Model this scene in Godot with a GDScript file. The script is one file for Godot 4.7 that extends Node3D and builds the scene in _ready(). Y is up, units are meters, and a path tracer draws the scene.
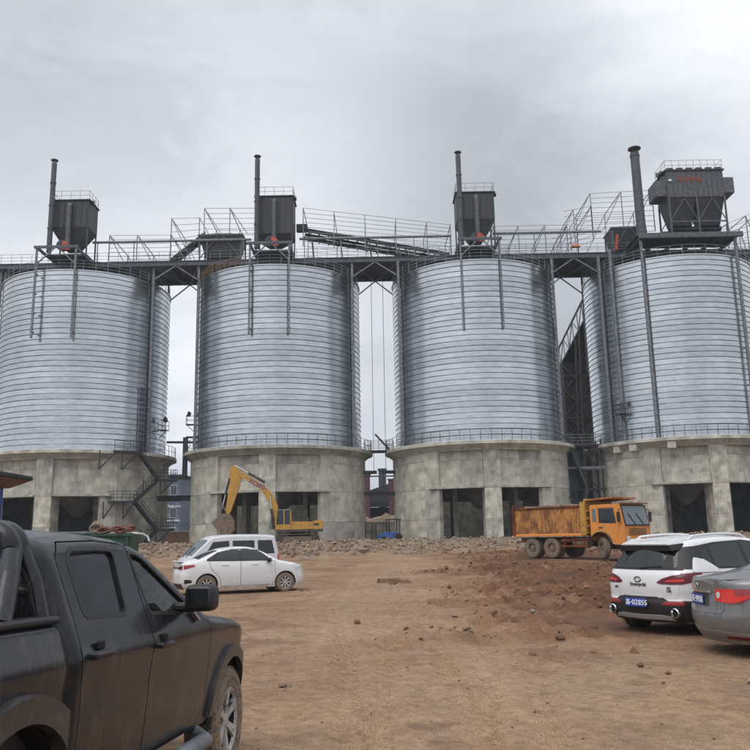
extends Node3D
# Four galvanised spiral silos on concrete bases above a muddy yard with parked vehicles, an excavator and a tipper truck.

var M := {}
var names := {}
var rng := RandomNumberGenerator.new()
var n_big := FastNoiseLite.new()
var n_mid := FastNoiseLite.new()
var n_fine := FastNoiseLite.new()

func _ready():
	rng.seed = 4711
	setup_camera_and_light()
	make_noises()
	make_materials()
	build_ground()
	build_silos()
	build_bridges()
	build_roof_plant()
	build_silo_accessories()
	build_background()
	build_excavator()
	build_dump_truck()
	build_white_sedan()
	build_van()
	build_suv()
	build_grey_sedan()
	build_pickup()
	build_small_things()

func setup_camera_and_light():
	var cam := Camera3D.new()
	cam.name = "camera"
	cam.fov = 50.16
	cam.near = 0.1
	cam.far = 3000.0
	cam.position = Vector3(0, 1.72, 0)
	cam.rotation = Vector3(deg_to_rad(11.385), 0, deg_to_rad(-1.132))
	add_child(cam)
	cam.current = true
	var sun := DirectionalLight3D.new()
	sun.name = "sun"
	sun.light_color = Color(1.0, 0.975, 0.945)
	sun.light_energy = 0.42
	sun.light_angular_distance = 48.0
	sun.shadow_enabled = true
	sun.rotation_degrees = Vector3(-58, -28, 0)
	add_child(sun)
	var we := WorldEnvironment.new()
	we.name = "world_environment"
	var e := Environment.new()
	e.background_mode = Environment.BG_SKY
	var sky := Sky.new()
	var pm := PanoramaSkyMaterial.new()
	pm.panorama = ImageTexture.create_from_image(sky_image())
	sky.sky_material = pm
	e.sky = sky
	e.background_energy_multiplier = 1.0
	e.tonemap_mode = Environment.TONE_MAPPER_LINEAR
	e.tonemap_exposure = 1.12
	e.sdfgi_enabled = true
	e.ssao_enabled = true
	e.ssil_enabled = true
	e.fog_enabled = true
	e.fog_density = 0.0004
	e.fog_light_color = Color(0.80, 0.83, 0.87)
	we.environment = e
	add_child(we)

# overcast sky: cloud sheets on a flat layer overhead, drawn for every direction
func sky_image() -> Image:
	var W := 1536
	var H := 768
	var a := FastNoiseLite.new()
	a.seed = 11
	a.frequency = 0.42
	a.fractal_octaves = 5
	a.fractal_gain = 0.5
	a.domain_warp_enabled = true
	a.domain_warp_amplitude = 0.7
	a.domain_warp_frequency = 0.35
	var b := FastNoiseLite.new()
	b.seed = 23
	b.frequency = 1.3
	b.fractal_octaves = 5
	b.fractal_gain = 0.52
	# broad cloud masses seen in the picture: direction, angular radius, tone
	var blobs := [[Vector3(0.12, 0.52, -0.85), 0.34, -0.20], [Vector3(0.22, 0.36, -0.9), 0.22, -0.17], [Vector3(-0.24, 0.56, -0.8), 0.34, -0.12],
		[Vector3(-0.10, 0.385, -0.92), 0.2, 0.20], [Vector3(0.38, 0.56, -0.75), 0.2, 0.08], [Vector3(-0.42, 0.40, -0.82), 0.2, 0.02],
		[Vector3(-0.40, 0.30, -0.86), 0.2, 0.10], [Vector3(0.42, 0.42, -0.80), 0.16, 0.02], [Vector3(0.0, 0.2, -0.98), 0.35, 0.05], [Vector3(-0.46, 0.52, -0.75), 0.2, -0.10]]
	var data := PackedFloat32Array()
	data.resize(W * H * 3)
	var k := 0
	for j in H:
		var th := (float(j) + 0.5) / H * PI
		var y := cos(th)
		var sr := sin(th)
		for i in W:
			var v := 0.5
			if y > -0.03:
				var ph := (float(i) + 0.5) / W * TAU - PI
				var d := Vector3(-sin(ph) * sr, y, cos(ph) * sr)
				var q := 1.0 / (maxf(y, 0.0) + 0.22)
				var p := Vector3(d.x * q, d.z * q * 1.25, 0.0)
				var na := a.get_noise_3dv(p)
				var nb := b.get_noise_3dv(p)
				var s := na * 0.34 + nb * 0.15
				var dw := d + Vector3(na * 0.16 + nb * 0.05, nb * 0.09 - na * 0.06, 0.0)
				dw = dw.normalized()
				for bl in blobs:
					var g: float = 1.0 - dw.dot((bl[0] as Vector3).normalized())
					var rr: float = bl[1]
					if g < rr * rr * 2.5:
						s += bl[2] * 1.0 * exp(-g / (rr * rr * 0.5))
				v = 0.70 + s * 0.90
				v = clampf(v, 0.35, 0.92)
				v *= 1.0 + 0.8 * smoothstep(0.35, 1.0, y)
			var t := clampf((v - 0.3) / 0.5, 0, 1)
			data[k] = v * lerpf(0.915, 0.965, t)
			data[k + 1] = v * lerpf(0.99, 1.0, t)
			data[k + 2] = v * lerpf(1.10, 1.075, t)
			k += 3
	return Image.create_from_data(W, H, false, Image.FORMAT_RGBF, data.to_byte_array())

# ---------------------------------------------------------------- helpers
func numbered(called: String) -> String:
	if not names.has(called):
		names[called] = 0
		return called
	names[called] += 1
	return "%s_%03d" % [called, names[called]]

func thing(called: String, label: String, category: String, at := Vector3.ZERO, turn := 0.0, group := "") -> Node3D:
	var o := Node3D.new()
	o.name = numbered(called)
	add_child(o)
	o.position = at
	o.rotation.y = turn
	meta(o, label, category, group)
	return o

func meta(o: Node, label: String, category: String, group := ""):
	o.set_meta("label", label)
	o.set_meta("category", category)
	if not o.has_meta("kind"):
		o.set_meta("kind", "thing")
	if group != "":
		o.set_meta("group", group)

func inst(parent: Node, called: String, mesh: Mesh, mat: Material, at := Vector3.ZERO, turn := 0.0) -> MeshInstance3D:
	var o := MeshInstance3D.new()
	if parent == self:
		o.name = numbered(called)
	else:
		o.name = called
	o.mesh = mesh
	o.material_override = mat
	parent.add_child(o, true)
	o.position = at
	o.rotation.y = turn
	return o

class G:
	var v := PackedVector3Array()
	var n := PackedVector3Array()
	var u := PackedVector2Array()
	var has_uv := false
	func tri(a: Vector3, b: Vector3, c: Vector3, na: Vector3, nb: Vector3, nc: Vector3):
		if (b - a).cross(c - a).dot(na + nb + nc) > 0.0:
			v.append(a); v.append(c); v.append(b)
			n.append(na); n.append(nc); n.append(nb)
		else:
			v.append(a); v.append(b); v.append(c)
			n.append(na); n.append(nb); n.append(nc)
	func ftri(a: Vector3, b: Vector3, c: Vector3, toward: Vector3):
		var m := (b - a).cross(c - a).normalized()
		if m.dot(toward) < 0.0:
			m = -m
		tri(a, b, c, m, m, m)
	func quad(a: Vector3, b: Vector3, c: Vector3, d: Vector3, toward: Vector3):
		var m := (c - a).cross(d - b).normalized()
		if m.dot(toward) < 0.0:
			m = -m
		tri(a, b, c, m, m, m)
		tri(a, c, d, m, m, m)
	func squad(a: Vector3, b: Vector3, c: Vector3, d: Vector3, na: Vector3, nb: Vector3, nc: Vector3, nd: Vector3):
		tri(a, b, c, na, nb, nc)
		tri(a, c, d, na, nc, nd)
	func hexa(p: Array):
		# eight corners: 0-3 bottom loop, 4-7 top loop
		var m := Vector3.ZERO
		for q in p:
			m += q
		m /= 8.0
		for f in [[0, 1, 2, 3], [4, 5, 6, 7], [0, 1, 5, 4], [1, 2, 6, 5], [2, 3, 7, 6], [3, 0, 4, 7]]:
			var c: Vector3 = (p[f[0]] + p[f[1]] + p[f[2]] + p[f[3]]) / 4.0
			quad(p[f[0]], p[f[1]], p[f[2]], p[f[3]], c - m)
	func box(c: Vector3, s: Vector3, B := Basis.IDENTITY):
		var p := []
		for y in [-0.5, 0.5]:
			for xz in [[-0.5, -0.5], [0.5, -0.5], [0.5, 0.5], [-0.5, 0.5]]:
				p.append(c + B * Vector3(xz[0] * s.x, y * s.y, xz[1] * s.z))
		hexa(p)
	func rbox(c: Vector3, s: Vector3, bv := 0.02, B := Basis.IDENTITY):
		var h := s * 0.5
		var X := func(sx, sy, sz): return c + B * Vector3(sx * h.x, sy * (h.y - bv), sz * (h.z - bv))
		var Y := func(sx, sy, sz): return c + B * Vector3(sx * (h.x - bv), sy * h.y, sz * (h.z - bv))
		var Z := func(sx, sy, sz): return c + B * Vector3(sx * (h.x - bv), sy * (h.y - bv), sz * h.z)
		for s1 in [-1, 1]:
			quad(X.call(s1, -1, -1), X.call(s1, 1, -1), X.call(s1, 1, 1), X.call(s1, -1, 1), B.x * s1)
			quad(Y.call(-1, s1, -1), Y.call(1, s1, -1), Y.call(1, s1, 1), Y.call(-1, s1, 1), B.y * s1)
			quad(Z.call(-1, -1, s1), Z.call(1, -1, s1), Z.call(1, 1, s1), Z.call(-1, 1, s1), B.z * s1)
			for s2 in [-1, 1]:
				quad(X.call(s1, s2, -1), X.call(s1, s2, 1), Y.call(s1, s2, 1), Y.call(s1, s2, -1), B.x * s1 + B.y * s2)
				quad(X.call(s1, -1, s2), X.call(s1, 1, s2), Z.call(s1, 1, s2), Z.call(s1, -1, s2), B.x * s1 + B.z * s2)
				quad(Y.call(-1, s1, s2), Y.call(1, s1, s2), Z.call(1, s1, s2), Z.call(-1, s1, s2), B.y * s1 + B.z * s2)
				for s3 in [-1, 1]:
					ftri(X.call(s1, s2, s3), Y.call(s1, s2, s3), Z.call(s1, s2, s3), B.x * s1 + B.y * s2 + B.z * s3)
	# smooth pillow-shaped box
	func pillow(c: Vector3, s: Vector3, e := 0.35, B := Basis.IDENTITY, nu := 24, nv := 14):
		var P := func(i: int, j: int):
			var a := TAU * i / nu
			var b := PI * j / nv - PI / 2
			var f := func(t: float): return signf(t) * pow(absf(t), e)
			return Vector3(f.call(cos(b)) * f.call(cos(a)), f.call(sin(b)), f.call(cos(b)) * f.call(sin(a)))
		var N := func(q: Vector3):
			var g := func(t: float): return signf(t) * pow(absf(t), 2.0 / e - 1.0)
			return (B * (Vector3(g.call(q.x), g.call(q.y), g.call(q.z)) / s)).normalized()
		for j in nv:
			for i in nu:
				var q := [P.call(i, j), P.call(i + 1, j), P.call(i + 1, j + 1), P.call(i, j + 1)]
				var w := []
				var m := []
				for t in q:
					w.append(c + B * (t * s * 0.5))
					m.append(N.call(t))
				squad(w[0], w[1], w[2], w[3], m[0], m[1], m[2], m[3])
	func frame_of(d: Vector3, up := Vector3.UP) -> Basis:
		var z := d.normalized()
		var x := up.cross(z)
		if x.length() < 0.01:
			x = Vector3.RIGHT.cross(z)
		x = x.normalized()
		return Basis(x, z.cross(x).normalized(), z)
	func bar(p: Vector3, q: Vector3, w: float, h := -1.0, up := Vector3.UP):
		if h < 0.0:
			h = w
		box((p + q) * 0.5, Vector3(w, h, (q - p).length()), frame_of(q - p, up))
	func tube(p: Vector3, q: Vector3, r: float, seg := 8, r2 := -1.0, caps := true):
		if r2 < 0.0:
			r2 = r
		var B := frame_of(q - p)
		for i in seg:
			var a := TAU * i / seg
			var b := TAU * (i + 1) / seg
			var da := B.x * cos(a) + B.y * sin(a)
			var db := B.x * cos(b) + B.y * sin(b)
			squad(p + da * r, p + db * r, q + db * r2, q + da * r2, da, db, db, da)
			if caps:
				ftri(p, p + da * r, p + db * r, p - q)
				ftri(q, q + da * r2, q + db * r2, q - p)
	func path(pts: Array, r: float, seg := 8, close := false):
		var rings := []
		var N := pts.size()
		var B := frame_of(pts[1] - pts[0])
		for i in N:
			var d: Vector3
			if close:
				d = pts[(i + 1) % N] - pts[(i + N - 1) % N]
			else:
				d = pts[mini(i + 1, N - 1)] - pts[maxi(i - 1, 0)]
			var z := d.normalized()
			var x := (B.x - z * B.x.dot(z)).normalized()
			B = Basis(x, z.cross(x).normalized(), z)
			var ring := []
			for k in seg:
				var a := TAU * k / seg
				ring.append(B.x * cos(a) + B.y * sin(a))
			rings.append(ring)
		for i in (N if close else N - 1):
			var j := (i + 1) % N
			for k in seg:
				var l := (k + 1) % seg
				squad(pts[i] + rings[i][k] * r, pts[i] + rings[i][l] * r, pts[j] + rings[j][l] * r, pts[j] + rings[j][k] * r, rings[i][k], rings[i][l], rings[j][l], rings[j][k])
		if not close:
			for k in seg:
				var l := (k + 1) % seg
				ftri(pts[0], pts[0] + rings[0][k] * r, pts[0] + rings[0][l] * r, pts[0] - pts[1])
				ftri(pts[N - 1], pts[N - 1] + rings[N - 1][k] * r, pts[N - 1] + rings[N - 1][l] * r, pts[N - 1] - pts[N - 2])
	# turned shape round the axis of T (its y axis); profile of (radius, height)
	func lathe(prof: Array, seg: int, T := Transform3D.IDENTITY, a0 := 0.0, a1 := TAU, flip := 1.0, cap_ends := false):
		for k in prof.size() - 1:
			var p: Vector2 = prof[k]
			var q: Vector2 = prof[k + 1]
			var t := q - p
			if t.length() < 1e-6:
				continue
			var nn := Vector2(t.y, -t.x).normalized() * flip
			for i in seg:
				var a := a0 + (a1 - a0) * i / seg
				var b := a0 + (a1 - a0) * (i + 1) / seg
				var ea := Vector3(sin(a), 0, cos(a))
				var eb := Vector3(sin(b), 0, cos(b))
				var na := T.basis * (ea * nn.x + Vector3(0, nn.y, 0))
				var nb := T.basis * (eb * nn.x + Vector3(0, nn.y, 0))
				var before := v.size()
				squad(T * (ea * p.x + Vector3(0, p.y, 0)), T * (eb * p.x + Vector3(0, p.y, 0)), T * (eb * q.x + Vector3(0, q.y, 0)), T * (ea * q.x + Vector3(0, q.y, 0)), na, nb, nb, na)
				if has_uv:
					for m in range(before, v.size()):
						var w: Vector3 = T.affine_inverse() * v[m]
						var an := atan2(w.x, w.z)
						if an < (a + b) * 0.5 - PI:
							an += TAU
						u.append(Vector2(an * 9.64, w.y))
		if cap_ends:
			var poly := PackedVector2Array()
			for p in prof:
				poly.append(p)
			var idx := Geometry2D.triangulate_polygon(poly)
			for a in [a0, a1]:
				var e := Vector3(sin(a), 0, cos(a))
				var tn := Vector3(cos(a), 0, -sin(a)) * (-1.0 if a == a0 else 1.0)
				for i in range(0, idx.size(), 3):
					ftri(T * (e * poly[idx[i]].x + Vector3(0, poly[idx[i]].y, 0)), T * (e * poly[idx[i + 1]].x + Vector3(0, poly[idx[i + 1]].y, 0)), T * (e * poly[idx[i + 2]].x + Vector3(0, poly[idx[i + 2]].y, 0)), T.basis * tn)
	# flat outline in the xy plane of T given thickness along z
	func extrude(poly: PackedVector2Array, z0: float, z1: float, T := Transform3D.IDENTITY):
		var idx := Geometry2D.triangulate_polygon(poly)
		for z in [z0, z1]:
			var t := T.basis.z * (1.0 if z == maxf(z0, z1) else -1.0)
			for i in range(0, idx.size(), 3):
				ftri(T * Vector3(poly[idx[i]].x, poly[idx[i]].y, z), T * Vector3(poly[idx[i + 1]].x, poly[idx[i + 1]].y, z), T * Vector3(poly[idx[i + 2]].x, poly[idx[i + 2]].y, z), t)
		var area := 0.0
		for i in poly.size():
			var a := poly[i]
			var b := poly[(i + 1) % poly.size()]
			area += a.x * b.y - b.x * a.y
		for i in poly.size():
			var a := poly[i]
			var b := poly[(i + 1) % poly.size()]
			var o := Vector2(b.y - a.y, a.x - b.x) * signf(area)
			quad(T * Vector3(a.x, a.y, z0), T * Vector3(b.x, b.y, z0), T * Vector3(b.x, b.y, z1), T * Vector3(a.x, a.y, z1), T.basis * Vector3(o.x, o.y, 0))
	func mesh() -> ArrayMesh:
		var arr := []
		arr.resize(Mesh.ARRAY_MAX)
		arr[Mesh.ARRAY_VERTEX] = v
		arr[Mesh.ARRAY_NORMAL] = n
		if has_uv and u.size() == v.size():
			arr[Mesh.ARRAY_TEX_UV] = u
		var m := ArrayMesh.new()
		m.add_surface_from_arrays(Mesh.PRIMITIVE_TRIANGLES, arr)
		return m

func put(g: G, called: String, mat: Material, parent: Node, at := Vector3.ZERO, turn := 0.0) -> MeshInstance3D:
	return inst(parent, called, g.mesh(), mat, at, turn)

func smooth_closed(poly: PackedVector2Array, r: float) -> PackedVector2Array:
	# every corner replaced by a small arc
	var out := PackedVector2Array()
	var n := poly.size()
	for i in n:
		var p := poly[i]
		var a := poly[(i + n - 1) % n] - p
		var b := poly[(i + 1) % n] - p
		var bend := PI - absf(a.angle_to(b))
		if bend < 0.15:
			out.append(p)
			continue
		var d := minf(r * tan(bend * 0.5), 0.45 * minf(a.length(), b.length()))
		var s := p + a.normalized() * d
		var e := p + b.normalized() * d
		for k in 6:
			var t := k / 5.0
			out.append(s.lerp(p, t).lerp(p.lerp(e, t), t))
	return out

func V2(a: Array) -> PackedVector2Array:
	var p := PackedVector2Array()
	for i in range(0, a.size(), 2):
		p.append(Vector2(a[i], a[i + 1]))
	return p

# ---------------------------------------------------------------- materials
func make_noises():
	n_big.seed = 5
	n_big.frequency = 0.06
	n_big.fractal_octaves = 4
	n_mid.seed = 6
	n_mid.frequency = 0.55
	n_mid.fractal_octaves = 4
	n_fine.seed = 7
	n_fine.frequency = 3.2
	n_fine.fractal_octaves = 3

func seamless(sd: int, freq: float, oct: int, size := 512, type := FastNoiseLite.TYPE_SIMPLEX_SMOOTH, ridged := false) -> Image:
	var f := FastNoiseLite.new()
	f.seed = sd
	f.noise_type = type
	f.frequency = freq
	f.fractal_octaves = oct
	if ridged:
		f.fractal_type = FastNoiseLite.FRACTAL_RIDGED
	return f.get_seamless_image(size, size, false, false, 0.15, true)

func tex(im: Image) -> ImageTexture:
	im.generate_mipmaps()
	return ImageTexture.create_from_image(im)

# sRGB picture from a per-pixel rule: fn(x, y, bytes of the noise pictures) -> Color
func paint(size: int, layers: Array, fn: Callable) -> ImageTexture:
	var raw := []
	for im in layers:
		im.convert(Image.FORMAT_L8)
		raw.append(im.get_data())
	var out := PackedByteArray()
	out.resize(size * size * 3)
	var k := 0
	for y in size:
		for x in size:
			var c: Color = fn.call(x, y, raw)
			out[k] = int(clampf(c.r, 0, 1) * 255.0)
			out[k + 1] = int(clampf(c.g, 0, 1) * 255.0)
			out[k + 2] = int(clampf(c.b, 0, 1) * 255.0)
			k += 3
	return tex(Image.create_from_data(size, size, false, Image.FORMAT_RGB8, out))

func normal_from(im: Image, strength: float) -> ImageTexture:
	var c: Image = im.duplicate()
	c.convert(Image.FORMAT_RGBA8)
	c.bump_map_to_normal_map(strength)
	return tex(c)

func mat(col: Color, rough := 0.7, metal := 0.0) -> StandardMaterial3D:
	var m := StandardMaterial3D.new()
	m.albedo_color = col
	m.roughness = rough
	m.metallic = metal
	return m

func tri_world(m: StandardMaterial3D, scale: Vector3):
	m.uv1_triplanar = true
	m.uv1_world_triplanar = true
	m.uv1_scale = scale

func lin(r: float, g: float, b: float) -> Color:
	return Color(r, g, b).linear_to_srgb()

func make_materials():
	var S := 512
	var blotch := seamless(31, 0.008, 4)
	var fine := seamless(32, 0.09, 4)
	var mid := seamless(33, 0.03, 4)
	var cells := seamless(34, 0.05, 2, 512, FastNoiseLite.TYPE_CELLULAR)
	# concrete: blotches, vertical run marks, pores
	var conc := func(warm: float):
		return paint(S, [blotch, fine, mid, cells], func(x, y, L):
			var i: int = y * S + x
			var st: int = (y / 6 % S) * S + (x * 3) % S
			var b: float = L[0][i] / 255.0
			var run: float = L[2][st] / 255.0
			var f: float = L[1][i] / 255.0
			var pit: float = 1.0 if L[1][(y * 2 % S) * S + (x * 2) % S] > 40 else 0.80
			var v: float = (0.70 + (b - 0.5) * 0.30 + (run - 0.5) * 0.17 + (f - 0.5) * 0.12) * pit
			return Color(v * (1.0 + 0.006 * warm), v * 0.995, v * (0.975 - 0.02 * warm)))
	var ctex: ImageTexture = conc.call(1.0)
	var cn := normal_from(fine, 1.6)
	for k in 3:
		var m := mat([Color(0.98, 0.975, 0.95), Color(0.90, 0.90, 0.885), Color(1.0, 0.99, 0.955)][k], 0.88)
		m.albedo_texture = ctex
		m.normal_enabled = true
		m.normal_texture = cn
		m.normal_scale = 0.6
		tri_world(m, Vector3(0.16, 0.16, 0.16))
		m.uv1_offset = Vector3(0.31 * k, 0.17 * k, 0.23 * k)
		M["concrete%d" % k] = m
	M.concrete_dark = mat(lin(0.10, 0.10, 0.10), 0.9)
	# galvanised strip: spangle, smears along the strip
	var gal := paint(S, [blotch, fine, mid, cells], func(x, y, L):
		var i: int = y * S + x
		var sm: float = L[2][(y * 5 % S) * S + (x / 3) % S] / 255.0
		var sp: float = L[3][i] / 255.0
		var b: float = L[0][i] / 255.0
		var v: float = 0.88 + (sm - 0.5) * 0.12 + (sp - 0.5) * 0.04 + (b - 0.5) * 0.08
		return Color(v * 0.985, v, v * 1.012))
	var galr := paint(S, [blotch, fine, mid, cells], func(x, y, L):
		var i: int = y * S + x
		var sm: float = L[2][(y * 4 % S) * S + (x / 4) % S] / 255.0
		var b: float = L[0][i] / 255.0
		var v: float = 0.85 + (sm - 0.5) * 0.18 + (b - 0.5) * 0.16
		return Color(v, v, v))
	var gn := normal_from(mid, 1.2)
	for k in 3:
		var m := mat([Color(0.90, 0.91, 0.915), Color(0.865, 0.877, 0.884), Color(0.93, 0.938, 0.943)][k], [0.25, 0.24, 0.27][k], 0.96)
		m.albedo_texture = gal
		m.roughness_texture = galr
		m.normal_enabled = true
		m.normal_texture = gn
		m.normal_scale = 0.055
		m.uv1_scale = Vector3(0.12, 0.33, 1)
		m.uv1_offset = Vector3(0.37 * k, 0.21 * k, 0)
		M["galv%d" % k] = m
	# painted structural steel, dust greys it unevenly
	var steel := paint(256, [seamless(41, 0.02, 4, 256), seamless(42, 0.12, 3, 256)], func(x, y, L):
		var i: int = y * 256 + x
		var v: float = 0.86 + (L[0][i] / 255.0 - 0.5) * 0.42 + (L[1][i] / 255.0 - 0.5) * 0.16
		return Color(v, v, v))
	var steel_mat := func(c: Color, r: float, sc := 0.4):
		var m := mat(c, r, 0.0)
		m.albedo_texture = steel
		tri_world(m, Vector3(sc, sc, sc))
		return m
	M.steel_grey = steel_mat.call(lin(0.10, 0.112, 0.13), 0.55)
	M.steel_dark = steel_mat.call(lin(0.022, 0.025, 0.032), 0.55)
	M.steel_rail = steel_mat.call(lin(0.20, 0.215, 0.235), 0.5)
	M.rail_light = steel_mat.call(lin(0.34, 0.36, 0.38), 0.5)
	M.steel_black = steel_mat.call(lin(0.014, 0.015, 0.018), 0.5)
	M.collector = steel_mat.call(lin(0.042, 0.044, 0.052), 0.6)
	M.collector_light = steel_mat.call(lin(0.105, 0.11, 0.125), 0.6)
	M.stack = steel_mat.call(lin(0.075, 0.08, 0.092), 0.55)
	M.fan_red = steel_mat.call(lin(0.50, 0.075, 0.045), 0.5)
	M.orange_sheet = steel_mat.call(lin(0.6, 0.2, 0.06), 0.6)
	M.rust_rail = steel_mat.call(lin(0.22, 0.12, 0.06), 0.8)
	M.stair_blue = steel_mat.call(lin(0.035, 0.048, 0.065), 0.55)
	M.belt = mat(lin(0.012, 0.012, 0.013), 0.8)
	M.letter_red = mat(lin(0.36, 0.055, 0.03), 0.6)
	# rusty yellow tipper body
	var rust := paint(S, [blotch, fine, mid, cells], func(x, y, L):
		var i: int = y * S + x
		var b: float = L[2][(y / 2 % S) * S + (x * 2) % S] / 255.0
		var c: float = L[0][i] / 255.0
		var f: float = L[1][i] / 255.0
		var t := smoothstep(0.36, 0.66, b * 0.34 + c * 0.46 + f * 0.2)
		var yel := Color(0.74, 0.54, 0.28).lerp(Color(0.66, 0.44, 0.22), f)
		var ru := Color(0.50, 0.30, 0.17).lerp(Color(0.38, 0.24, 0.16), f)
		return yel.lerp(ru, t))
	M.rusty = mat(Color(1, 1, 1), 0.8)
	M.rusty.albedo_texture = rust
	M.rusty.uv1_triplanar = true
	M.rusty.uv1_scale = Vector3(0.22, 0.22, 0.22)
	M.rust_brown = mat(Color(0.66, 0.50, 0.42), 0.85)
	M.rust_brown.albedo_texture = rust
	M.rust_brown.uv1_triplanar = true
	M.rust_brown.uv1_scale = Vector3(0.3, 0.3, 0.3)
	# faded machine paint with dirt patches
	var dirt := func(paint_c: Color, dirt_c: Color, lo: float, hi: float, sc: float, r: float, cc := 0.0):
		var t := paint(S, [blotch, fine, mid, cells], func(x, y, L):
			var i: int = y * S + x
			var q: float = L[2][i] / 255.0 * 0.5 + L[1][i] / 255.0 * 0.22 + L[0][i] / 255.0 * 0.28
			return paint_c.lerp(dirt_c, smoothstep(lo, hi, q)))
		var m := mat(Color(1, 1, 1), r)
		m.albedo_texture = t
		m.uv1_triplanar = true
		m.uv1_scale = Vector3(sc, sc, sc)
		if cc > 0.0:
			m.clearcoat_enabled = true
			m.clearcoat = cc
			m.clearcoat_roughness = 0.12
		return m
	M.truck_orange = dirt.call(lin(0.70, 0.265, 0.05), lin(0.40, 0.20, 0.07), 0.5, 0.75, 0.4, 0.45)
	M.exc_yellow = dirt.call(lin(0.52, 0.27, 0.028), lin(0.24, 0.155, 0.075), 0.42, 0.72, 0.35, 0.5)
	M.exc_dark = dirt.call(lin(0.03, 0.03, 0.03), lin(0.16, 0.12, 0.08), 0.45, 0.7, 0.5, 0.7)
	M.mud_steel = dirt.call(lin(0.10, 0.08, 0.065), lin(0.25, 0.17, 0.11), 0.38, 0.6, 0.6, 0.85)
	M.tyre = dirt.call(lin(0.022, 0.021, 0.02), lin(0.15, 0.11, 0.075), 0.42, 0.66, 1.6, 0.9)
	M.tyre_dusty = dirt.call(lin(0.10, 0.08, 0.062), lin(0.25, 0.185, 0.13), 0.38, 0.6, 1.6, 0.95)
	M.white_paint = dirt.call(lin(0.64, 0.65, 0.66), lin(0.54, 0.52, 0.48), 0.55, 0.8, 0.5, 0.35, 0.6)
	M.white_muddy = dirt.call(lin(0.70, 0.70, 0.69), lin(0.33, 0.25, 0.17), 0.40, 0.64, 0.8, 0.55)
	M.van_white = dirt.call(lin(0.55, 0.57, 0.60), lin(0.5, 0.48, 0.44), 0.5, 0.75, 0.5, 0.4, 0.5)
	M.grey_paint = dirt.call(lin(0.155, 0.158, 0.165), lin(0.20, 0.185, 0.165), 0.48, 0.75, 0.6, 0.36, 0.7)
	M.grey_paint.metallic = 0.35
	M.grey_muddy = dirt.call(lin(0.15, 0.15, 0.155), lin(0.26, 0.20, 0.145), 0.42, 0.64, 0.8, 0.6)
	var grime := paint(S, [blotch, fine, mid, cells], func(x, y, L):
		var i: int = y * S + x
		var st: float = L[2][(y / 9 % S) * S + (x * 3) % S] / 255.0
		var q: float = st * 0.42 + L[0][i] / 255.0 * 0.34 + L[1][i] / 255.0 * 0.24
		var t := smoothstep(0.44, 0.70, q)
		return lin(0.010, 0.0125, 0.0175).lerp(lin(0.046, 0.040, 0.035), t))
	M.pickup_paint = dirt.call(lin(0.011, 0.014, 0.020), lin(0.022, 0.021, 0.022), 0.40, 0.80, 0.55, 0.26, 0.4)
	M.pickup_paint.albedo_texture = grime
	M.pickup_paint.uv1_scale = Vector3(0.8, 0.8, 0.8)
	M.pickup_paint.metallic = 0.0
	M.pickup_paint.metallic_specular = 0.3
	M.pickup_dusty = dirt.call(lin(0.020, 0.022, 0.026), lin(0.055, 0.046, 0.040), 0.36, 0.74, 1.3, 0.5, 0.4)
	M.glass = mat(lin(0.008, 0.010, 0.011), 0.06)
	M.glass.metallic_specular = 0.6
	M.glass_dusty = dirt.call(lin(0.010, 0.013, 0.014), lin(0.020, 0.021, 0.021), 0.42, 0.75, 0.8, 0.05)
	M.glass_pale = mat(lin(0.10, 0.13, 0.15), 0.1)
	M.glass_pale.metallic_specular = 0.7
	M.pane = mat(Color(0.10, 0.13, 0.13, 0.42), 0.04)
	M.pane.transparency = BaseMaterial3D.TRANSPARENCY_ALPHA
	M.trim = mat(lin(0.014, 0.014, 0.015), 0.55)
	M.trim_grey = mat(lin(0.05, 0.05, 0.052), 0.6)
	M.cloth_dark = mat(lin(0.02, 0.02, 0.022), 0.9)
	M.black_void = mat(lin(0.006, 0.006, 0.006), 0.9)
	M.chrome = mat(lin(0.62, 0.63, 0.64), 0.18, 1.0)
	M.alloy = dirt.call(lin(0.42, 0.42, 0.42), lin(0.24, 0.185, 0.135), 0.44, 0.66, 2.0, 0.4)
	M.alloy_clean = mat(lin(0.5, 0.5, 0.5), 0.35, 0.6)
	M.lamp_red = mat(lin(0.28, 0.008, 0.012), 0.12)
	M.lamp_red.clearcoat_enabled = true
	M.lamp_red.clearcoat = 1.0
	M.lamp_dark = mat(lin(0.10, 0.004, 0.012), 0.15)
	M.lamp_bright = mat(lin(0.62, 0.03, 0.02), 0.15)
	M.lamp_clear = mat(lin(0.6, 0.6, 0.6), 0.1)
	M.lamp_amber = mat(lin(0.55, 0.2, 0.02), 0.2)
	M.plate_blue = mat(lin(0.012, 0.055, 0.35), 0.4)
	M.white_print = mat(lin(0.72, 0.74, 0.76), 0.5)
	M.dark_print = mat(lin(0.03, 0.03, 0.03), 0.4)
	M.purple_print = mat(lin(0.10, 0.06, 0.22), 0.5)
	M.silver_trim = mat(lin(0.36, 0.36, 0.36), 0.4, 0.3)
	M.headlamp = mat(lin(0.55, 0.57, 0.6), 0.1)
	# background
	M.blue_wall = steel_mat.call(lin(0.15, 0.18, 0.25), 0.8, 0.2)
	M.white_band = steel_mat.call(lin(0.6, 0.62, 0.65), 0.8, 0.2)
	M.grey_render = steel_mat.call(lin(0.28, 0.27, 0.25), 0.9, 0.2)
	M.roof_grey = steel_mat.call(lin(0.05, 0.055, 0.07), 0.6, 0.2)
	M.column_red = steel_mat.call(lin(0.15, 0.05, 0.06), 0.6, 0.3)
	M.dark_clad = steel_mat.call(lin(0.028, 0.027, 0.028), 0.8, 0.3)
	M.steel_brown = steel_mat.call(lin(0.10, 0.085, 0.075), 0.7, 0.3)
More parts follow.
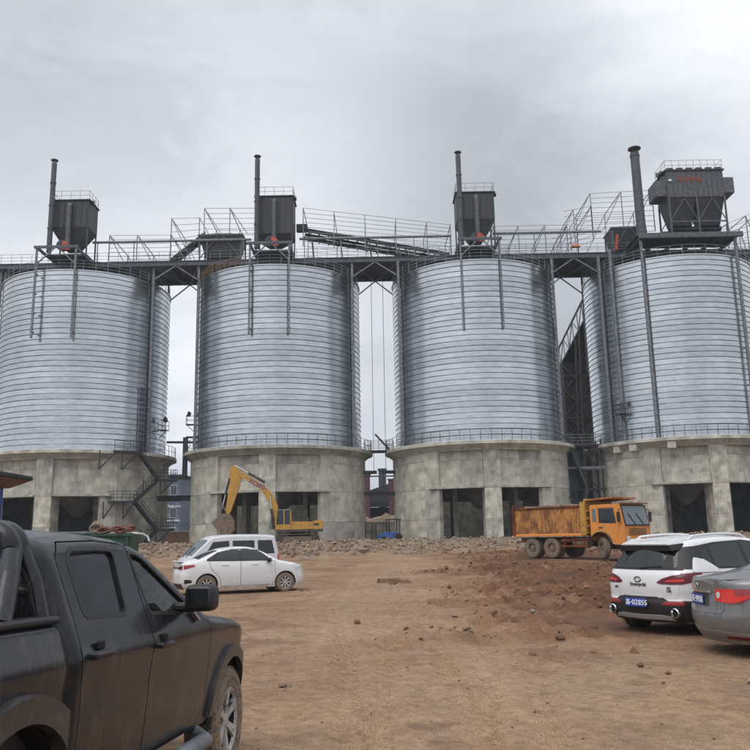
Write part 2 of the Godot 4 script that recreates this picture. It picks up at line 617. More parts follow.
	M.window_dark = mat(lin(0.03, 0.04, 0.055), 0.15)
	M.tractor_blue = steel_mat.call(lin(0.03, 0.13, 0.42), 0.5)
	M.shed_blue = steel_mat.call(lin(0.02, 0.06, 0.30), 0.55)
	M.tarp_green = steel_mat.call(lin(0.022, 0.042, 0.034), 0.8)
	M.skip_green = steel_mat.call(lin(0.02, 0.085, 0.05), 0.6)
	M.hose_red = steel_mat.call(lin(0.20, 0.07, 0.05), 0.8)
	M.hose_tan = steel_mat.call(lin(0.30, 0.23, 0.17), 0.8)
	M.pole_white = steel_mat.call(lin(0.6, 0.6, 0.58), 0.6)
	M.plank = steel_mat.call(lin(0.24, 0.145, 0.085), 0.9)
	# soil: vertex colours carry the kinds of soil, the textures its grain
	var gr := paint(1024, [seamless(51, 0.012, 5, 1024), seamless(52, 0.07, 5, 1024), seamless(53, 0.25, 3, 1024), seamless(54, 0.03, 3, 1024, FastNoiseLite.TYPE_CELLULAR)], func(x, y, L):
		var i: int = y * 1024 + x
		var a: float = L[0][i] / 255.0
		var b: float = L[1][i] / 255.0
		var c: float = L[2][i] / 255.0
		var e: float = L[3][i] / 255.0
		var v: float = 0.82 + (a - 0.5) * 0.22 + (b - 0.5) * 0.46 + (c - 0.5) * 0.34
		if b > 0.74:
			v *= 0.70
		if b < 0.24:
			v *= 1.18
		if e < 0.10 + 0.10 * a:
			v *= 0.78
		return Color(v, v * (0.985 + (b - 0.5) * 0.06), v * (0.965 + (a - 0.5) * 0.08)))
	var bump := seamless(55, 0.11, 4, 1024)
	var soil := mat(Color(1, 1, 1), 0.95)
	soil.vertex_color_use_as_albedo = true
	soil.albedo_texture = gr
	soil.normal_enabled = true
	soil.normal_texture = normal_from(bump, 2.2)
	soil.normal_scale = 1.0
	soil.heightmap_enabled = true
	soil.heightmap_texture = tex(seamless(57, 0.035, 5, 1024))
	soil.heightmap_scale = 3.0
	tri_world(soil, Vector3(0.42, 0.42, 0.42))
	M.soil = soil
	var st := mat(Color(1, 1, 1), 0.95)
	st.vertex_color_use_as_albedo = true
	st.albedo_texture = gr
	st.uv1_triplanar = true
	st.uv1_scale = Vector3(0.6, 0.6, 0.6)
	M.stone = st
	for k in 4:
		var sm := mat([lin(0.36, 0.27, 0.2), lin(0.28, 0.2, 0.15), lin(0.40, 0.33, 0.27), lin(0.22, 0.125, 0.08)][k], 0.95)
		sm.albedo_texture = gr
		sm.uv1_triplanar = true
		sm.uv1_scale = Vector3(0.7, 0.7, 0.7)
		M["rock%d" % k] = sm

# ---------------------------------------------------------------- ground
func mud(x: float, z: float) -> float:
	# churned red soil on the right of the track
	var edge := 1.2 + 0.09 * (-z - 16.0) + n_big.get_noise_2d(x * 3.0, z * 3.0) * 3.0
	var m := smoothstep(edge - 1.2, edge + 3.6, x + n_mid.get_noise_2d(x * 0.5, z * 0.5) * 2.2) * smoothstep(11.0, 16.5, -z + n_mid.get_noise_2d(x, z + 50.0) * 3.0)
	return m * (1.0 - smoothstep(52.0, 60.0, -z))

func rubble(x: float, z: float) -> float:
	var near := 55.0 + n_big.get_noise_2d(x * 2.0, 7.0) * 9.0
	if x < -12.0:
		near -= (-12.0 - x) * 0.5
	return smoothstep(near, near + 4.0, -z) * (1.0 - smoothstep(80.0, 84.0, -z))

const PARKED := [[6.3, -15.4, 3.1], [7.05, -12.0, 3.0], [10.95, -43.9, 4.6], [-4.55, -28.5, 2.8], [-6.15, -33.6, 2.8], [-2.2, -5.0, 3.0]]

# 0 where a vehicle has rolled the soil flat, 1 elsewhere
func loose(x: float, z: float) -> float:
	var f := 1.0
	for p in PARKED:
		var d: float = Vector2(x - p[0], z - p[1]).length() / p[2]
		if d < 1.15:
			f = minf(f, smoothstep(0.7, 1.15, d))
	return f

func ground_y(x: float, z: float) -> float:
	var lf := loose(x, z)
	var y := 1.08 * smoothstep(36.0, 76.0, -z)
	y += 0.24 * exp(-pow((x - 10.5) / 6.0, 2.0) - pow((z + 43.5) / 6.0, 2.0))
	y += lf * n_big.get_noise_2d(x, z) * 0.10 * smoothstep(9.0, 20.0, -z) * (1.0 - smoothstep(84.0, 92.0, -z))
	y += n_mid.get_noise_2d(x * 0.45, z * 0.45) * 0.016
	if -z < 90.0:
		y += n_fine.get_noise_2d(x, z) * 0.006
		var m := mud(x, z) * lf
		if m > 0.01:
			var r := 1.0 - absf(n_mid.get_noise_2d(x * 0.75 + 31.0, z * 1.6))
			y += m * (r * r * 0.58 - 0.34 + n_fine.get_noise_2d(x * 0.55, z * 0.55 + 9.0) * 0.20)
		var q := rubble(x, z)
		if q > 0.01:
			y += q * (0.10 + n_mid.get_noise_2d(x * 0.9, z * 0.9) * 0.42 + n_fine.get_noise_2d(x * 0.5, z * 0.5) * 0.16)
		# tyre ruts left by turning trucks
		y += rut(x, z)
	y += 0.13 * smoothstep(5.2, 2.9, -z) * smoothstep(0.2, -1.2, x)
	return y

func rut(x: float, z: float) -> float:
	var h := 0.0
	for t in RUTS:
		var c: float = t[0] + t[1] * (z + 10.0) + t[2] * (z + 10.0) * (z + 10.0)
		var d := absf(x - c)
		if d < 0.34 and z < t[3] and z > t[4]:
			var f := smoothstep(t[3], t[3] - 0.8, z) * smoothstep(t[4], t[4] + 2.0, z)
			h += f * (-0.026 * (1.0 - smoothstep(0.12, 0.20, d)) + 0.016 * exp(-pow((d - 0.25) / 0.06, 2.0)))
			if d < 0.14:
				h += f * 0.014 * signf(sin((z * 1.0 + d * 0.9) * TAU / 0.17))
	return h

const RUTS := [[1.25, -0.16, 0.010, -3.4, -12.0], [1.85, -0.17, 0.011, -3.4, -13.0], [-0.35, 0.05, -0.004, -5.0, -30.0], [0.9, 0.02, 0.0, -8.0, -34.0], [2.9, 0.30, 0.02, -4.0, -13.0], [0.05, -0.03, 0.002, -4.5, -26.0]]

func soil_color(x: float, z: float) -> Color:
	var a := n_big.get_noise_2d(x * 2.2 + 90.0, z * 2.2)
	var b := n_mid.get_noise_2d(x * 0.7 - 40.0, z * 0.7)
	var c := n_fine.get_noise_2d(x * 0.6, z * 0.6)
	var col := Color(0.385, 0.240, 0.140)
	col = col.lerp(Color(0.46, 0.310, 0.193), clampf(0.45 + a * 1.6 + c * 0.4, 0, 1))
	col = col.lerp(Color(0.26, 0.142, 0.080), clampf(b * 2.4 - 0.22 + c * 0.7, 0, 0.8))
	col = col.lerp(Color(0.24, 0.15, 0.10), clampf(n_fine.get_noise_2d(x * 0.35 + 70.0, z * 0.35) * 2.5 - 0.6, 0, 0.6))
	# paler compacted grit by the cars on the right and behind the pickup
	var grit := smoothstep(0.0, 0.35, b + a) * exp(-pow((x - 4.2) / 2.6, 2.0) - pow((z + 9.5) / 3.2, 2.0))
	col = col.lerp(Color(0.34, 0.255, 0.175), grit * 0.5)
	# pale lane packed by traffic, curving past the white sedan's nose
	var lane := 0.6 - 0.9 * smoothstep(8.0, 24.0, -z) + 1.6 * smoothstep(28.0, 48.0, -z)
	var packed := exp(-pow((x - lane) / 1.7, 2.0)) * smoothstep(-0.35, 0.25, b + c * 0.5)
	col = col.lerp(Color(0.50, 0.355, 0.235), packed * 0.55)
	var m := mud(x, z)
	if m > 0.0:
		var red := Color(0.225, 0.102, 0.052).lerp(Color(0.145, 0.064, 0.034), clampf(0.5 + b * 1.5, 0, 1))
		red = red.lerp(Color(0.36, 0.215, 0.125), clampf(a * 2.6 + b * 0.8 + c * 0.9 - 0.3, 0, 0.85))
		col = col.lerp(red, m)
	var q := rubble(x, z)
	if q > 0.0:
		var ru := Color(0.36, 0.275, 0.205).lerp(Color(0.22, 0.145, 0.095), clampf(0.45 + b * 1.6 + c * 0.5, 0, 1))
		col = col.lerp(ru, q)
	if -z > 80.0:
		col = col.lerp(Color(0.27, 0.20, 0.15), smoothstep(80.0, 86.0, -z))
	return col

func steps_out(lo: float, hi: float, fine_lo: float, fine_hi: float, d: float, grow: float) -> PackedFloat32Array:
	var mid := PackedFloat32Array()
	var x := fine_lo
	while x < fine_hi:
		mid.append(x)
		x += d
	var left := []
	var s := d
	x = fine_lo - d
	while x > lo:
		left.append(x)
		s *= grow
		x -= s
	left.append(lo)
	left.reverse()
	var out := PackedFloat32Array(left)
	out.append_array(mid)
	s = d
	x = mid[mid.size() - 1] + d
	while x < hi:
		out.append(x)
		s *= grow
		x += s
	out.append(hi)
	return out

func build_ground():
	var xs := steps_out(-600.0, 600.0, -4.5, 11.0, 0.06, 1.035)
	var zs := PackedFloat32Array([30.0, 8.0, 3.0, 0.0, -1.5])
	var z := -2.4
	while z > -105.0:
		zs.append(z)
		z -= clampf(-z * 0.0062, 0.04, 0.36)
	while z > -900.0:
		zs.append(z)
		z *= 1.09
	var nx := xs.size()
	var nz := zs.size()
	var v := PackedVector3Array()
	var col := PackedColorArray()
	v.resize(nx * nz)
	col.resize(nx * nz)
	var k := 0
	for j in nz:
		for i in nx:
			var x := xs[i]
			v[k] = Vector3(x, ground_y(x, zs[j]), zs[j])
			col[k] = soil_color(x, zs[j])
			k += 1
	var n := PackedVector3Array()
	n.resize(nx * nz)
	k = 0
	for j in nz:
		for i in nx:
			var a := v[j * nx + maxi(i - 1, 0)]
			var b := v[j * nx + mini(i + 1, nx - 1)]
			var c := v[maxi(j - 1, 0) * nx + i]
			var d := v[mini(j + 1, nz - 1) * nx + i]
			n[k] = (b - a).cross(d - c).normalized()
			if n[k].y < 0.0:
				n[k] = -n[k]
			k += 1
	var idx := PackedInt32Array()
	idx.resize((nx - 1) * (nz - 1) * 6)
	k = 0
	for j in nz - 1:
		for i in nx - 1:
			var p := j * nx + i
			idx[k] = p; idx[k + 1] = p + nx; idx[k + 2] = p + 1
			idx[k + 3] = p + 1; idx[k + 4] = p + nx; idx[k + 5] = p + nx + 1
			k += 6
	for t in range(0, 3, 3):
		if (v[idx[1]] - v[idx[0]]).cross(v[idx[2]] - v[idx[0]]).y > 0.0:
			for q in range(0, idx.size(), 3):
				var s := idx[q + 1]
				idx[q + 1] = idx[q + 2]
				idx[q + 2] = s
	var arr := []
	arr.resize(Mesh.ARRAY_MAX)
	arr[Mesh.ARRAY_VERTEX] = v
	arr[Mesh.ARRAY_NORMAL] = n
	arr[Mesh.ARRAY_COLOR] = col
	arr[Mesh.ARRAY_INDEX] = idx
	var am := ArrayMesh.new()
	am.add_surface_from_arrays(Mesh.PRIMITIVE_TRIANGLES, arr)
	var o := inst(self, "ground", am, M.soil)
	o.set_meta("kind", "structure")
	scatter()

func stone_mesh(sd: int, flat := 0.7, sub := 1) -> ArrayMesh:
	var r := RandomNumberGenerator.new()
	r.seed = sd
	var f := FastNoiseLite.new()
	f.seed = sd
	f.frequency = 0.9
	var t := (1.0 + sqrt(5.0)) / 2.0
	var p := [Vector3(-1, t, 0), Vector3(1, t, 0), Vector3(-1, -t, 0), Vector3(1, -t, 0), Vector3(0, -1, t), Vector3(0, 1, t), Vector3(0, -1, -t), Vector3(0, 1, -t), Vector3(t, 0, -1), Vector3(t, 0, 1), Vector3(-t, 0, -1), Vector3(-t, 0, 1)]
	var fs := [[0, 11, 5], [0, 5, 1], [0, 1, 7], [0, 7, 10], [0, 10, 11], [1, 5, 9], [5, 11, 4], [11, 10, 2], [10, 7, 6], [7, 1, 8], [3, 9, 4], [3, 4, 2], [3, 2, 6], [3, 6, 8], [3, 8, 9], [4, 9, 5], [2, 4, 11], [6, 2, 10], [8, 6, 7], [9, 8, 1]]
	var tris := []
	for q in fs:
		tris.append([p[q[0]].normalized(), p[q[1]].normalized(), p[q[2]].normalized()])
	for s in sub:
		var nt := []
		for q in tris:
			var a: Vector3 = (q[0] + q[1]).normalized()
			var b: Vector3 = (q[1] + q[2]).normalized()
			var c: Vector3 = (q[2] + q[0]).normalized()
			nt.append_array([[q[0], a, c], [a, q[1], b], [c, b, q[2]], [a, b, c]])
		tris = nt
	# a broken lump: cut by a few random planes
	var planes := []
	for k in 7:
		planes.append([Vector3(r.randfn(), r.randfn(), r.randfn()).normalized(), r.randf_range(0.55, 0.85)])
	var shape := func(d: Vector3):
		var rad := 1.0 + f.get_noise_3dv(d * 1.6) * 0.35
		for pl in planes:
			var c: float = d.dot(pl[0])
			if c > 0.01:
				rad = minf(rad, pl[1] / c)
		return d * rad * Vector3(1.0, flat, 0.85) * 0.5
	var g := G.new()
	for q in tris:
		var a: Vector3 = shape.call(q[0])
		var b: Vector3 = shape.call(q[1])
		var c: Vector3 = shape.call(q[2])
		g.ftri(a, b, c, a + b + c)
	return g.mesh()

func scatter():
	var meshes := []
	for k in 5:
		meshes.append(stone_mesh(100 + k, 0.55 + 0.1 * k, 1))
	# uncounted grit and clods
	var spots := []
	var r := RandomNumberGenerator.new()
	r.seed = 99
	# rubble field in front of the silos
	for k in 14000:
		var z := -r.randf_range(54.0, 82.0)
		var x := r.randf_range(-34.0, 36.0)
		var q := rubble(x, z)
		if r.randf() > q:
			continue
		var s := pow(r.randf(), 2.2) * 0.36 + 0.06
		var t := r.randf()
		var c := Color(0.45, 0.36, 0.28).lerp(Color(0.27, 0.18, 0.12), t) * r.randf_range(0.75, 1.2)
		spots.append([x, z, s, c, 0.16])
	# clods on the churned soil
	for k in 15000:
		var z := -r.randf_range(12.0, 56.0)
		var x := r.randf_range(-1.0, 24.0)
		var ridge := 1.0 - absf(n_mid.get_noise_2d(x * 0.75 + 31.0, z * 1.6))
		if r.randf() > mud(x, z) * loose(x, z) * smoothstep(0.55, 1.0, ridge):
			continue
		var s := pow(r.randf(), 3.0) * 0.19 + 0.03
		var c := Color(0.24, 0.118, 0.066).lerp(Color(0.34, 0.21, 0.13), pow(r.randf(), 2.0)) * r.randf_range(0.7, 1.15)
		spots.append([x, z, s, c, 0.05])
	# grit on the track
	for k in 5000:
		var z := -pow(r.randf(), 0.8) * 36.0 - 3.6
		var x := r.randf_range(-4.0, 7.0)
		var s := pow(r.randf(), 4.0) * 0.045 + 0.008
		var c := Color(0.40, 0.28, 0.185).lerp(Color(0.22, 0.135, 0.085), r.randf()) * r.randf_range(0.8, 1.15)
		spots.append([x, z, s, c, 0.02])
	var per := [[], [], [], [], []]
	for s in spots:
		per[r.randi() % 5].append(s)
	for k in 5:
		var mm := MultiMesh.new()
		mm.transform_format = MultiMesh.TRANSFORM_3D
		mm.use_colors = true
		mm.mesh = meshes[k]
		mm.instance_count = per[k].size()
		for i in per[k].size():
			var s: Array = per[k][i]
			var B := Basis(Vector3(r.randfn(), r.randfn() * 2.0, r.randfn()).normalized(), r.randf() * TAU).scaled(Vector3.ONE * s[2])
			mm.set_instance_transform(i, Transform3D(B, Vector3(s[0], ground_y(s[0], s[1]) + s[2] * s[4], s[1])))
			mm.set_instance_color(i, s[3])
		var o := MultiMeshInstance3D.new()
		o.name = numbered("loose_stones")
		o.multimesh = mm
		o.material_override = M.stone
		add_child(o)
		o.set_meta("kind", "stuff")
		meta(o, ["broken stones and soil crumbs strewn over the yard", "angular rubble chips lying across the muddy yard", "small clods scattered over churned red soil", "loose grit and stone bits on the dirt track", "crumbled earth lumps among the rubble in front of the silos"][k], "stones")

# ---------------------------------------------------------------- silos
const SX := [-34.912, -11.459, 11.993, 35.445]
const SZ := [-94.495, -94.165, -93.835, -93.505]
const R := 9.64
const RW := 10.1
const RING_Y := 11.35
const BAND := 0.6075
const NB := 33
const TOP := 31.40

func dirp(deg: float) -> Vector3:
	return Vector3(sin(deg_to_rad(deg)), 0, cos(deg_to_rad(deg)))

func arc_panel(y0: float, y1: float, a0: float, a1: float) -> ArrayMesh:
	var g := G.new()
	var c := 0.045
	var seg := maxi(3, int((a1 - a0) / 3.0))
	var e := 0.09
	g.lathe([Vector2(RW - 0.5, y0 + 0.003), Vector2(RW - c, y0 + 0.003), Vector2(RW, y0 + c), Vector2(RW, y1 - c), Vector2(RW - c, y1 - 0.003), Vector2(RW - 0.5, y1 - 0.003), Vector2(RW - 0.5, y0 + 0.003)], seg, Transform3D.IDENTITY, deg_to_rad(a0 + e), deg_to_rad(a1 - e), 1.0, true)
	return g.mesh()

func rail_ring(r: float, y: float, h: float, a0: float, a1: float, posts: int, rails: Array, t := 0.028) -> G:
	var g := G.new()
	for i in posts + 1:
		var d := dirp(lerpf(a0, a1, float(i) / posts))
		g.tube(d * r + Vector3(0, y, 0), d * r + Vector3(0, y + h, 0), t, 5)
	for q in rails:
		var pts := []
		var m := int(absf(a1 - a0) / 4.0)
		for i in m + 1:
			pts.append(dirp(lerpf(a0, a1, float(i) / m)) * r + Vector3(0, y + h * q, 0))
		g.path(pts, t * 0.9, 5)
	return g

func build_silos():
	var band := G.new()
	band.has_uv = true
	band.lathe([Vector2(R - 0.06, 0.0), Vector2(R - 0.06, 0.045), Vector2(R + 0.045, 0.085), Vector2(R + 0.05, 0.11), Vector2(R + 0.04, 0.122), Vector2(R + 0.004, 0.13), Vector2(R, BAND - 0.004), Vector2(R - 0.06, BAND - 0.004)], 120)
	var band_mesh := band.mesh()
	var lifts := [0.2, 3.3, 6.45, 9.45, 10.4]
	var walls := []
	for k in 4:
		var a := 42.0
		var w := 19.715
		for j in 14:
			walls.append([arc_panel(lifts[k], lifts[k + 1], a, a + w), k, a + w * 0.5])
			a += w
	# pilasters
	var pil := []
	for k in 3:
		var g := G.new()
		var ys: Array = [[0.2, 3.3], [3.3, 6.45], [6.45, 10.4]][k]
		g.rbox(Vector3(0, (ys[0] + ys[1]) * 0.5, RW + 0.08 - 1.15), Vector3(1.75, ys[1] - ys[0] - 0.012, 2.3), 0.025)
		pil.append(g.mesh())
	var pil_thin := []
	for k in 3:
		var g := G.new()
		var ys: Array = [[0.2, 3.3], [3.3, 6.45], [6.45, 10.4]][k]
		g.rbox(Vector3(0, (ys[0] + ys[1]) * 0.5, RW + 0.08 - 0.35), Vector3(1.75, ys[1] - ys[0] - 0.012, 0.7), 0.025)
		pil_thin.append(g.mesh())
	# flat front panels between pilasters, on the right; the left ones are mirrored by angle
	var A := dirp(0.0) * 10.0 + Vector3(0.86, 0, 0)
	var t37 := Vector3(cos(deg_to_rad(37.5)), 0, -sin(deg_to_rad(37.5)))
	var Bp := dirp(37.5) * 10.0 - t37 * 0.86
	var chord := Bp - A
	var along := chord.normalized()
	var outw := Vector3(-along.z, 0, along.x)
	if outw.z < 0:
		outw = -outw
	var ring := G.new()
	ring.lathe([Vector2(9.0, 10.40), Vector2(10.12, 10.40), Vector2(10.20, 10.52), Vector2(10.80, 10.96), Vector2(11.0, 10.98), Vector2(11.0, 11.30), Vector2(10.96, 11.34), Vector2(9.0, 11.34)], 120)
	var ring_mesh := ring.mesh()
	var ceil_g := G.new()
	ceil_g.lathe([Vector2(0.0, 7.6), Vector2(9.55, 7.6), Vector2(9.55, 8.1), Vector2(0, 8.1)], 48)
	# outflow cone hanging under the ceiling
	ceil_g.lathe([Vector2(0.5, 4.6), Vector2(3.4, 7.6)], 32)
	var ceil_mesh := ceil_g.mesh()
	var roof := G.new()
	roof.lathe([Vector2(R + 0.12, TOP), Vector2(R + 0.12, TOP + 0.10), Vector2(1.4, 33.0), Vector2(1.4, 33.3), Vector2(0.0, 33.3)], 96)
	var roof_mesh := roof.mesh()
	var rim := G.new()
	rim.lathe([Vector2(R - 0.05, TOP - 0.02), Vector2(R + 0.14, TOP - 0.02), Vector2(R + 0.14, TOP + 0.09), Vector2(R - 0.05, TOP + 0.09)], 96)
	var rim_mesh := rim.mesh()
	var floor_g := G.new()
	floor_g.lathe([Vector2(9.55, 0.3), Vector2(9.55, 1.02), Vector2(0, 1.02)], 48)
	var labels := ["galvanised steel silo with a zigzag stair on its concrete base, leftmost of four", "galvanised steel silo on concrete base directly behind the yellow excavator", "galvanised steel silo on concrete base behind the tail of the orange tipper truck", "galvanised steel silo on concrete base behind the white parked SUV, rightmost of four"]
	for s in 4:
		var o := thing("silo", labels[s], "silo", Vector3(SX[s], 0, SZ[s]), 0.0, "row of four steel silos")
		var rr := RandomNumberGenerator.new()
		rr.seed = 70 + s
		for b in NB:
			var m: Material = M["galv%d" % (rr.randi() % 3)]
			inst(o, "steel_band", band_mesh, m, Vector3(0, RING_Y + b * BAND, 0), rr.randf() * TAU)
		inst(o, "roof", roof_mesh, M.galv1)
		inst(o, "roof_rim", rim_mesh, M.galv0)
		for w in walls:
			# the bases of the middle silos are open at the back as well
			if (s == 1 or s == 2) and w[1] < 2 and absf(w[2] - 180.0) < 45.0:
				continue
			inst(o, "wall_panel", w[0], M["concrete%d" % (rr.randi() % 3)])
		# thin liner added behind the joints of the curved wall to stop light slits
		var core := G.new()
		for q in ([[0.2, 10.4, 41.5, 318.5]] if s == 0 or s == 3 else [[0.2, 6.45, 41.5, 140.0], [0.2, 6.45, 220.0, 318.5], [6.45, 10.4, 41.5, 318.5]]):
			core.lathe([Vector2(RW - 0.58, q[0]), Vector2(RW - 0.505, q[0]), Vector2(RW - 0.505, q[1]), Vector2(RW - 0.58, q[1]), Vector2(RW - 0.58, q[0])], 60, Transform3D.IDENTITY, deg_to_rad(q[2]), deg_to_rad(q[3]), 1.0, true)
		put(core, "light_stop_liner", M.concrete1, o)
		for a in [0.0, 37.5, -37.5]:
			for k in 3:
				inst(o, "pilaster_block", pil[k] if a == 0.0 else pil_thin[k], M["concrete%d" % (rr.randi() % 3)], Vector3.ZERO, deg_to_rad(a))
		for side in [1.0, -1.0]:
			var mx := Vector3(side, 1, 1)
			for row in [[6.72, 9.45], [9.45, 10.4]]:
				for half in 2:
					var g := G.new()
					var p0 := (A + chord * (0.5 * half)) * mx
					var p1 := (A + chord * (0.5 * half + 0.5)) * mx
					var ow := outw * mx
					var al := (p1 - p0).normalized()
					var B := Basis(al, Vector3.UP, al.cross(Vector3.UP))
					g.rbox((p0 + p1) * 0.5 - ow * 0.42 + Vector3(0, (row[0] + row[1]) * 0.5, 0), Vector3((p1 - p0).length() - 0.012, row[1] - row[0] - 0.012, 0.4), 0.02, B)
					put(g, "front_panel", M["concrete%d" % (rr.randi() % 3)], o)
			var lg := G.new()
			var q0 := (A - along * 0.0) * mx
			var q1 := (Bp + along * 1.1) * mx
			var al2 := (q1 - q0).normalized()
			var B2 := Basis(al2, Vector3.UP, al2.cross(Vector3.UP))
			lg.rbox((q0 + q1) * 0.5 - outw * mx * 0.12 + Vector3(0, 6.585, 0), Vector3((q1 - q0).length(), 0.25, 0.95), 0.02, B2)
			put(lg, "lintel", M.concrete1, o)
			# closing strip between the outer pilaster and the curved wall
			var cg := G.new()
			cg.lathe([Vector2(RW - 0.6, 0.2), Vector2(RW - 0.06, 0.2), Vector2(RW - 0.06, 10.4), Vector2(RW - 0.6, 10.4)], 3, Transform3D.IDENTITY, deg_to_rad(41.0 if side > 0 else -42.2), deg_to_rad(42.2 if side > 0 else -41.0), 1.0, true)
			put(cg, "wall_joint", M.concrete1, o)
			# deep partition walls behind the openings
			var wg := G.new()
			wg.box(Vector3(side * 3.4, 4.2, 2.2), Vector3(0.5, 6.8, 3.6))
			put(wg, "partition_wall", M.concrete1, o)
		if s == 1 or s == 2:
			var rl := G.new()
			rl.box(Vector3(0, 6.15, -8.2), Vector3(13.5, 0.75, 0.6))
			put(rl, "rear_lintel", M.concrete1, o)
		inst(o, "ring_slab", ring_mesh, M["concrete%d" % (s % 3)])
		inst(o, "ceiling_slab", ceil_mesh, M.concrete1)
		put(floor_g, "floor_slab", M.concrete1, o)
		put(rail_ring(R - 0.05, TOP + 0.08, 1.15, 0, 360, 46, [0.35, 0.68, 1.0], 0.026), "roof_railing", M.rail_light, o)
		if s == 1:
			put(rail_ring(R + 0.05, TOP + 0.12, 1.0, -78, -20, 14, [0.3, 0.5, 0.72, 1.0], 0.05), "rusty_roof_railing", M.rust_rail, o)
		if s > 0:
			put(rail_ring(10.85, RING_Y - 0.01, 1.2, -180, 180, 62, [0.5, 1.0], 0.03), "ring_railing", M.steel_grey, o)
		else:
			put(rail_ring(10.85, RING_Y - 0.01, 1.2, 48, 105, 10, [0.5, 1.0], 0.03), "ring_railing", M.steel_grey, o)
		# columns that carry the conveyor bridge, standing on the ring
		var cols := [[-9.05, 4.05], [9.0, 4.05]]
		if s == 3:
			cols = [[-9.05, 4.05], [-8.15, 5.6], [-5.45, 8.45], [5.0, 8.7]]
		for c in cols:
			var g := G.new()
			var x: float = c[0]
			var z: float = c[1]
			var ht := 33.35 if absf(x) > 8.5 else 33.6
			g.box(Vector3(x, (RING_Y + ht) * 0.5, z), Vector3(0.26, ht - RING_Y, 0.1))
			for w in [-0.05, 0.05]:
				g.box(Vector3(x, (RING_Y + ht) * 0.5, z + w * 2.4), Vector3(0.28, ht - RING_Y, 0.03))
			var y := 13.0
			while y < 31.0:
				var d := Vector3(x, 0, z).normalized()
				g.bar(Vector3(x, y, z) - d * 0.4, Vector3(x, y, z), 0.1)
				y += 4.0
			put(g, "column", M.steel_rail, o)
		if s == 3:
			for a in [-58.0, -47.0, -25.0, 25.0, 47.0]:
				var g := G.new()
				g.rbox(dirp(a) * 10.45 + Vector3(0, 10.55, 0), Vector3(0.85, 0.75, 0.8), 0.02, Basis(Vector3.UP, deg_to_rad(a)))
				put(g, "corbel", M.concrete2, o)

# ---------------------------------------------------------------- bridges and plant on the silo tops
func build_bridges():
	var zf := -89.85
	var zb := -97.2
	var y := 33.4
	var spans := [[-47.5, -34.95, "steel conveyor bridge on top of the leftmost silo, running out of view"], [-34.9, -11.55, "steel conveyor bridge spanning from the leftmost silo to the excavator's silo"], [-11.45, 11.85, "steel conveyor bridge spanning between the two middle silos"], [12.0, 35.35, "steel conveyor bridge spanning from the tipper truck's silo to the rightmost silo"], [35.45, 48.0, "steel conveyor bridge on top of the rightmost silo, running out of view"]]
	for sp in spans:
		var x0: float = sp[0]
		var x1: float = sp[1]
		var o := thing("conveyor_bridge", sp[2], "bridge", Vector3((x0 + x1) * 0.5, y, zf), 0.0, "conveyor bridges along the silo tops")
		var off := -o.position
		for z in [zf, zb]:
			var g := G.new()
			g.box(Vector3((x0 + x1) * 0.5, y + 0.30, z) + off, Vector3(x1 - x0, 0.52, 0.03))
			g.box(Vector3((x0 + x1) * 0.5, y + 0.58, z) + off, Vector3(x1 - x0, 0.05, 0.3))
			g.box(Vector3((x0 + x1) * 0.5, y + 0.02, z) + off, Vector3(x1 - x0, 0.05, 0.3))
			var x := x0 + 1.0
			while x < x1:
				g.box(Vector3(x, y + 0.3, z + 0.07) + off, Vector3(0.03, 0.5, 0.1))
				x += 2.4
			put(g, "girder", M.steel_grey, o)
		var d := G.new()
		d.box(Vector3((x0 + x1) * 0.5, y + 0.5, (zf + zb) * 0.5) + off, Vector3(x1 - x0, 0.06, zf - zb - 0.1))
		put(d, "deck", M.steel_dark, o)
		var x := x0 + 1.2
		while x < x1:
			var g := G.new()
			g.box(Vector3(x, y + 0.3, (zf + zb) * 0.5) + off, Vector3(0.14, 0.32, zf - zb - 0.1))
			put(g, "cross_beam", M.steel_dark, o)
			x += 2.4
		for z in [zf + 0.05, zb]:
			var g := G.new()
			x = x0 + 0.1
			while x < x1:
				g.tube(Vector3(x, y + 0.6, z) + off, Vector3(x, y + 1.75, z) + off, 0.025, 5)
				x += 1.2
			for h in [0.95, 1.35, 1.75]:
				g.tube(Vector3(x0, y + h, z) + off, Vector3(x1, y + h, z) + off, 0.024, 5)
			put(g, "railing", M.rail_light, o)
	# braces in the gaps between the silos
	var gaps := [[-25.9, -20.5], [-2.45, 2.95], [21.0, 26.4]]
	for i in 3:
		var a: float = gaps[i][0]
		var b: float = gaps[i][1]
		var o := thing("bridge_bracing", ["steel bracing under the bridge in the gap beside the leftmost silo", "steel bracing under the bridge in the gap between the two middle silos", "steel bracing under the bridge in the gap beside the rightmost silo"][i], "bracing", Vector3((a + b) * 0.5, 30.5, zf), 0.0, "bracing under the conveyor bridges")
		var off := -o.position
		var m := (a + b) * 0.5
		for q in [[Vector3(a, 31.6, zf), Vector3(m, 33.4, zf)], [Vector3(b, 31.6, zf), Vector3(m, 33.4, zf)], [Vector3(a, 31.2, zb), Vector3(m, 33.4, zb)], [Vector3(b, 31.2, zb), Vector3(m, 33.4, zb)], [Vector3(a, 33.32, zf), Vector3(m, 33.32, zb)], [Vector3(b, 33.32, zf), Vector3(m, 33.32, zb)]]:
			var g := G.new()
			g.bar(q[0] + off, q[1] + off, 0.13)
			put(g, "brace", M.steel_rail, o)
		for x in [a, b]:
			var g := G.new()
			g.bar(Vector3(x, 21.0, zb) + off, Vector3(x, 33.4, zb) + off, 0.2)
			put(g, "back_post", M.steel_grey, o)

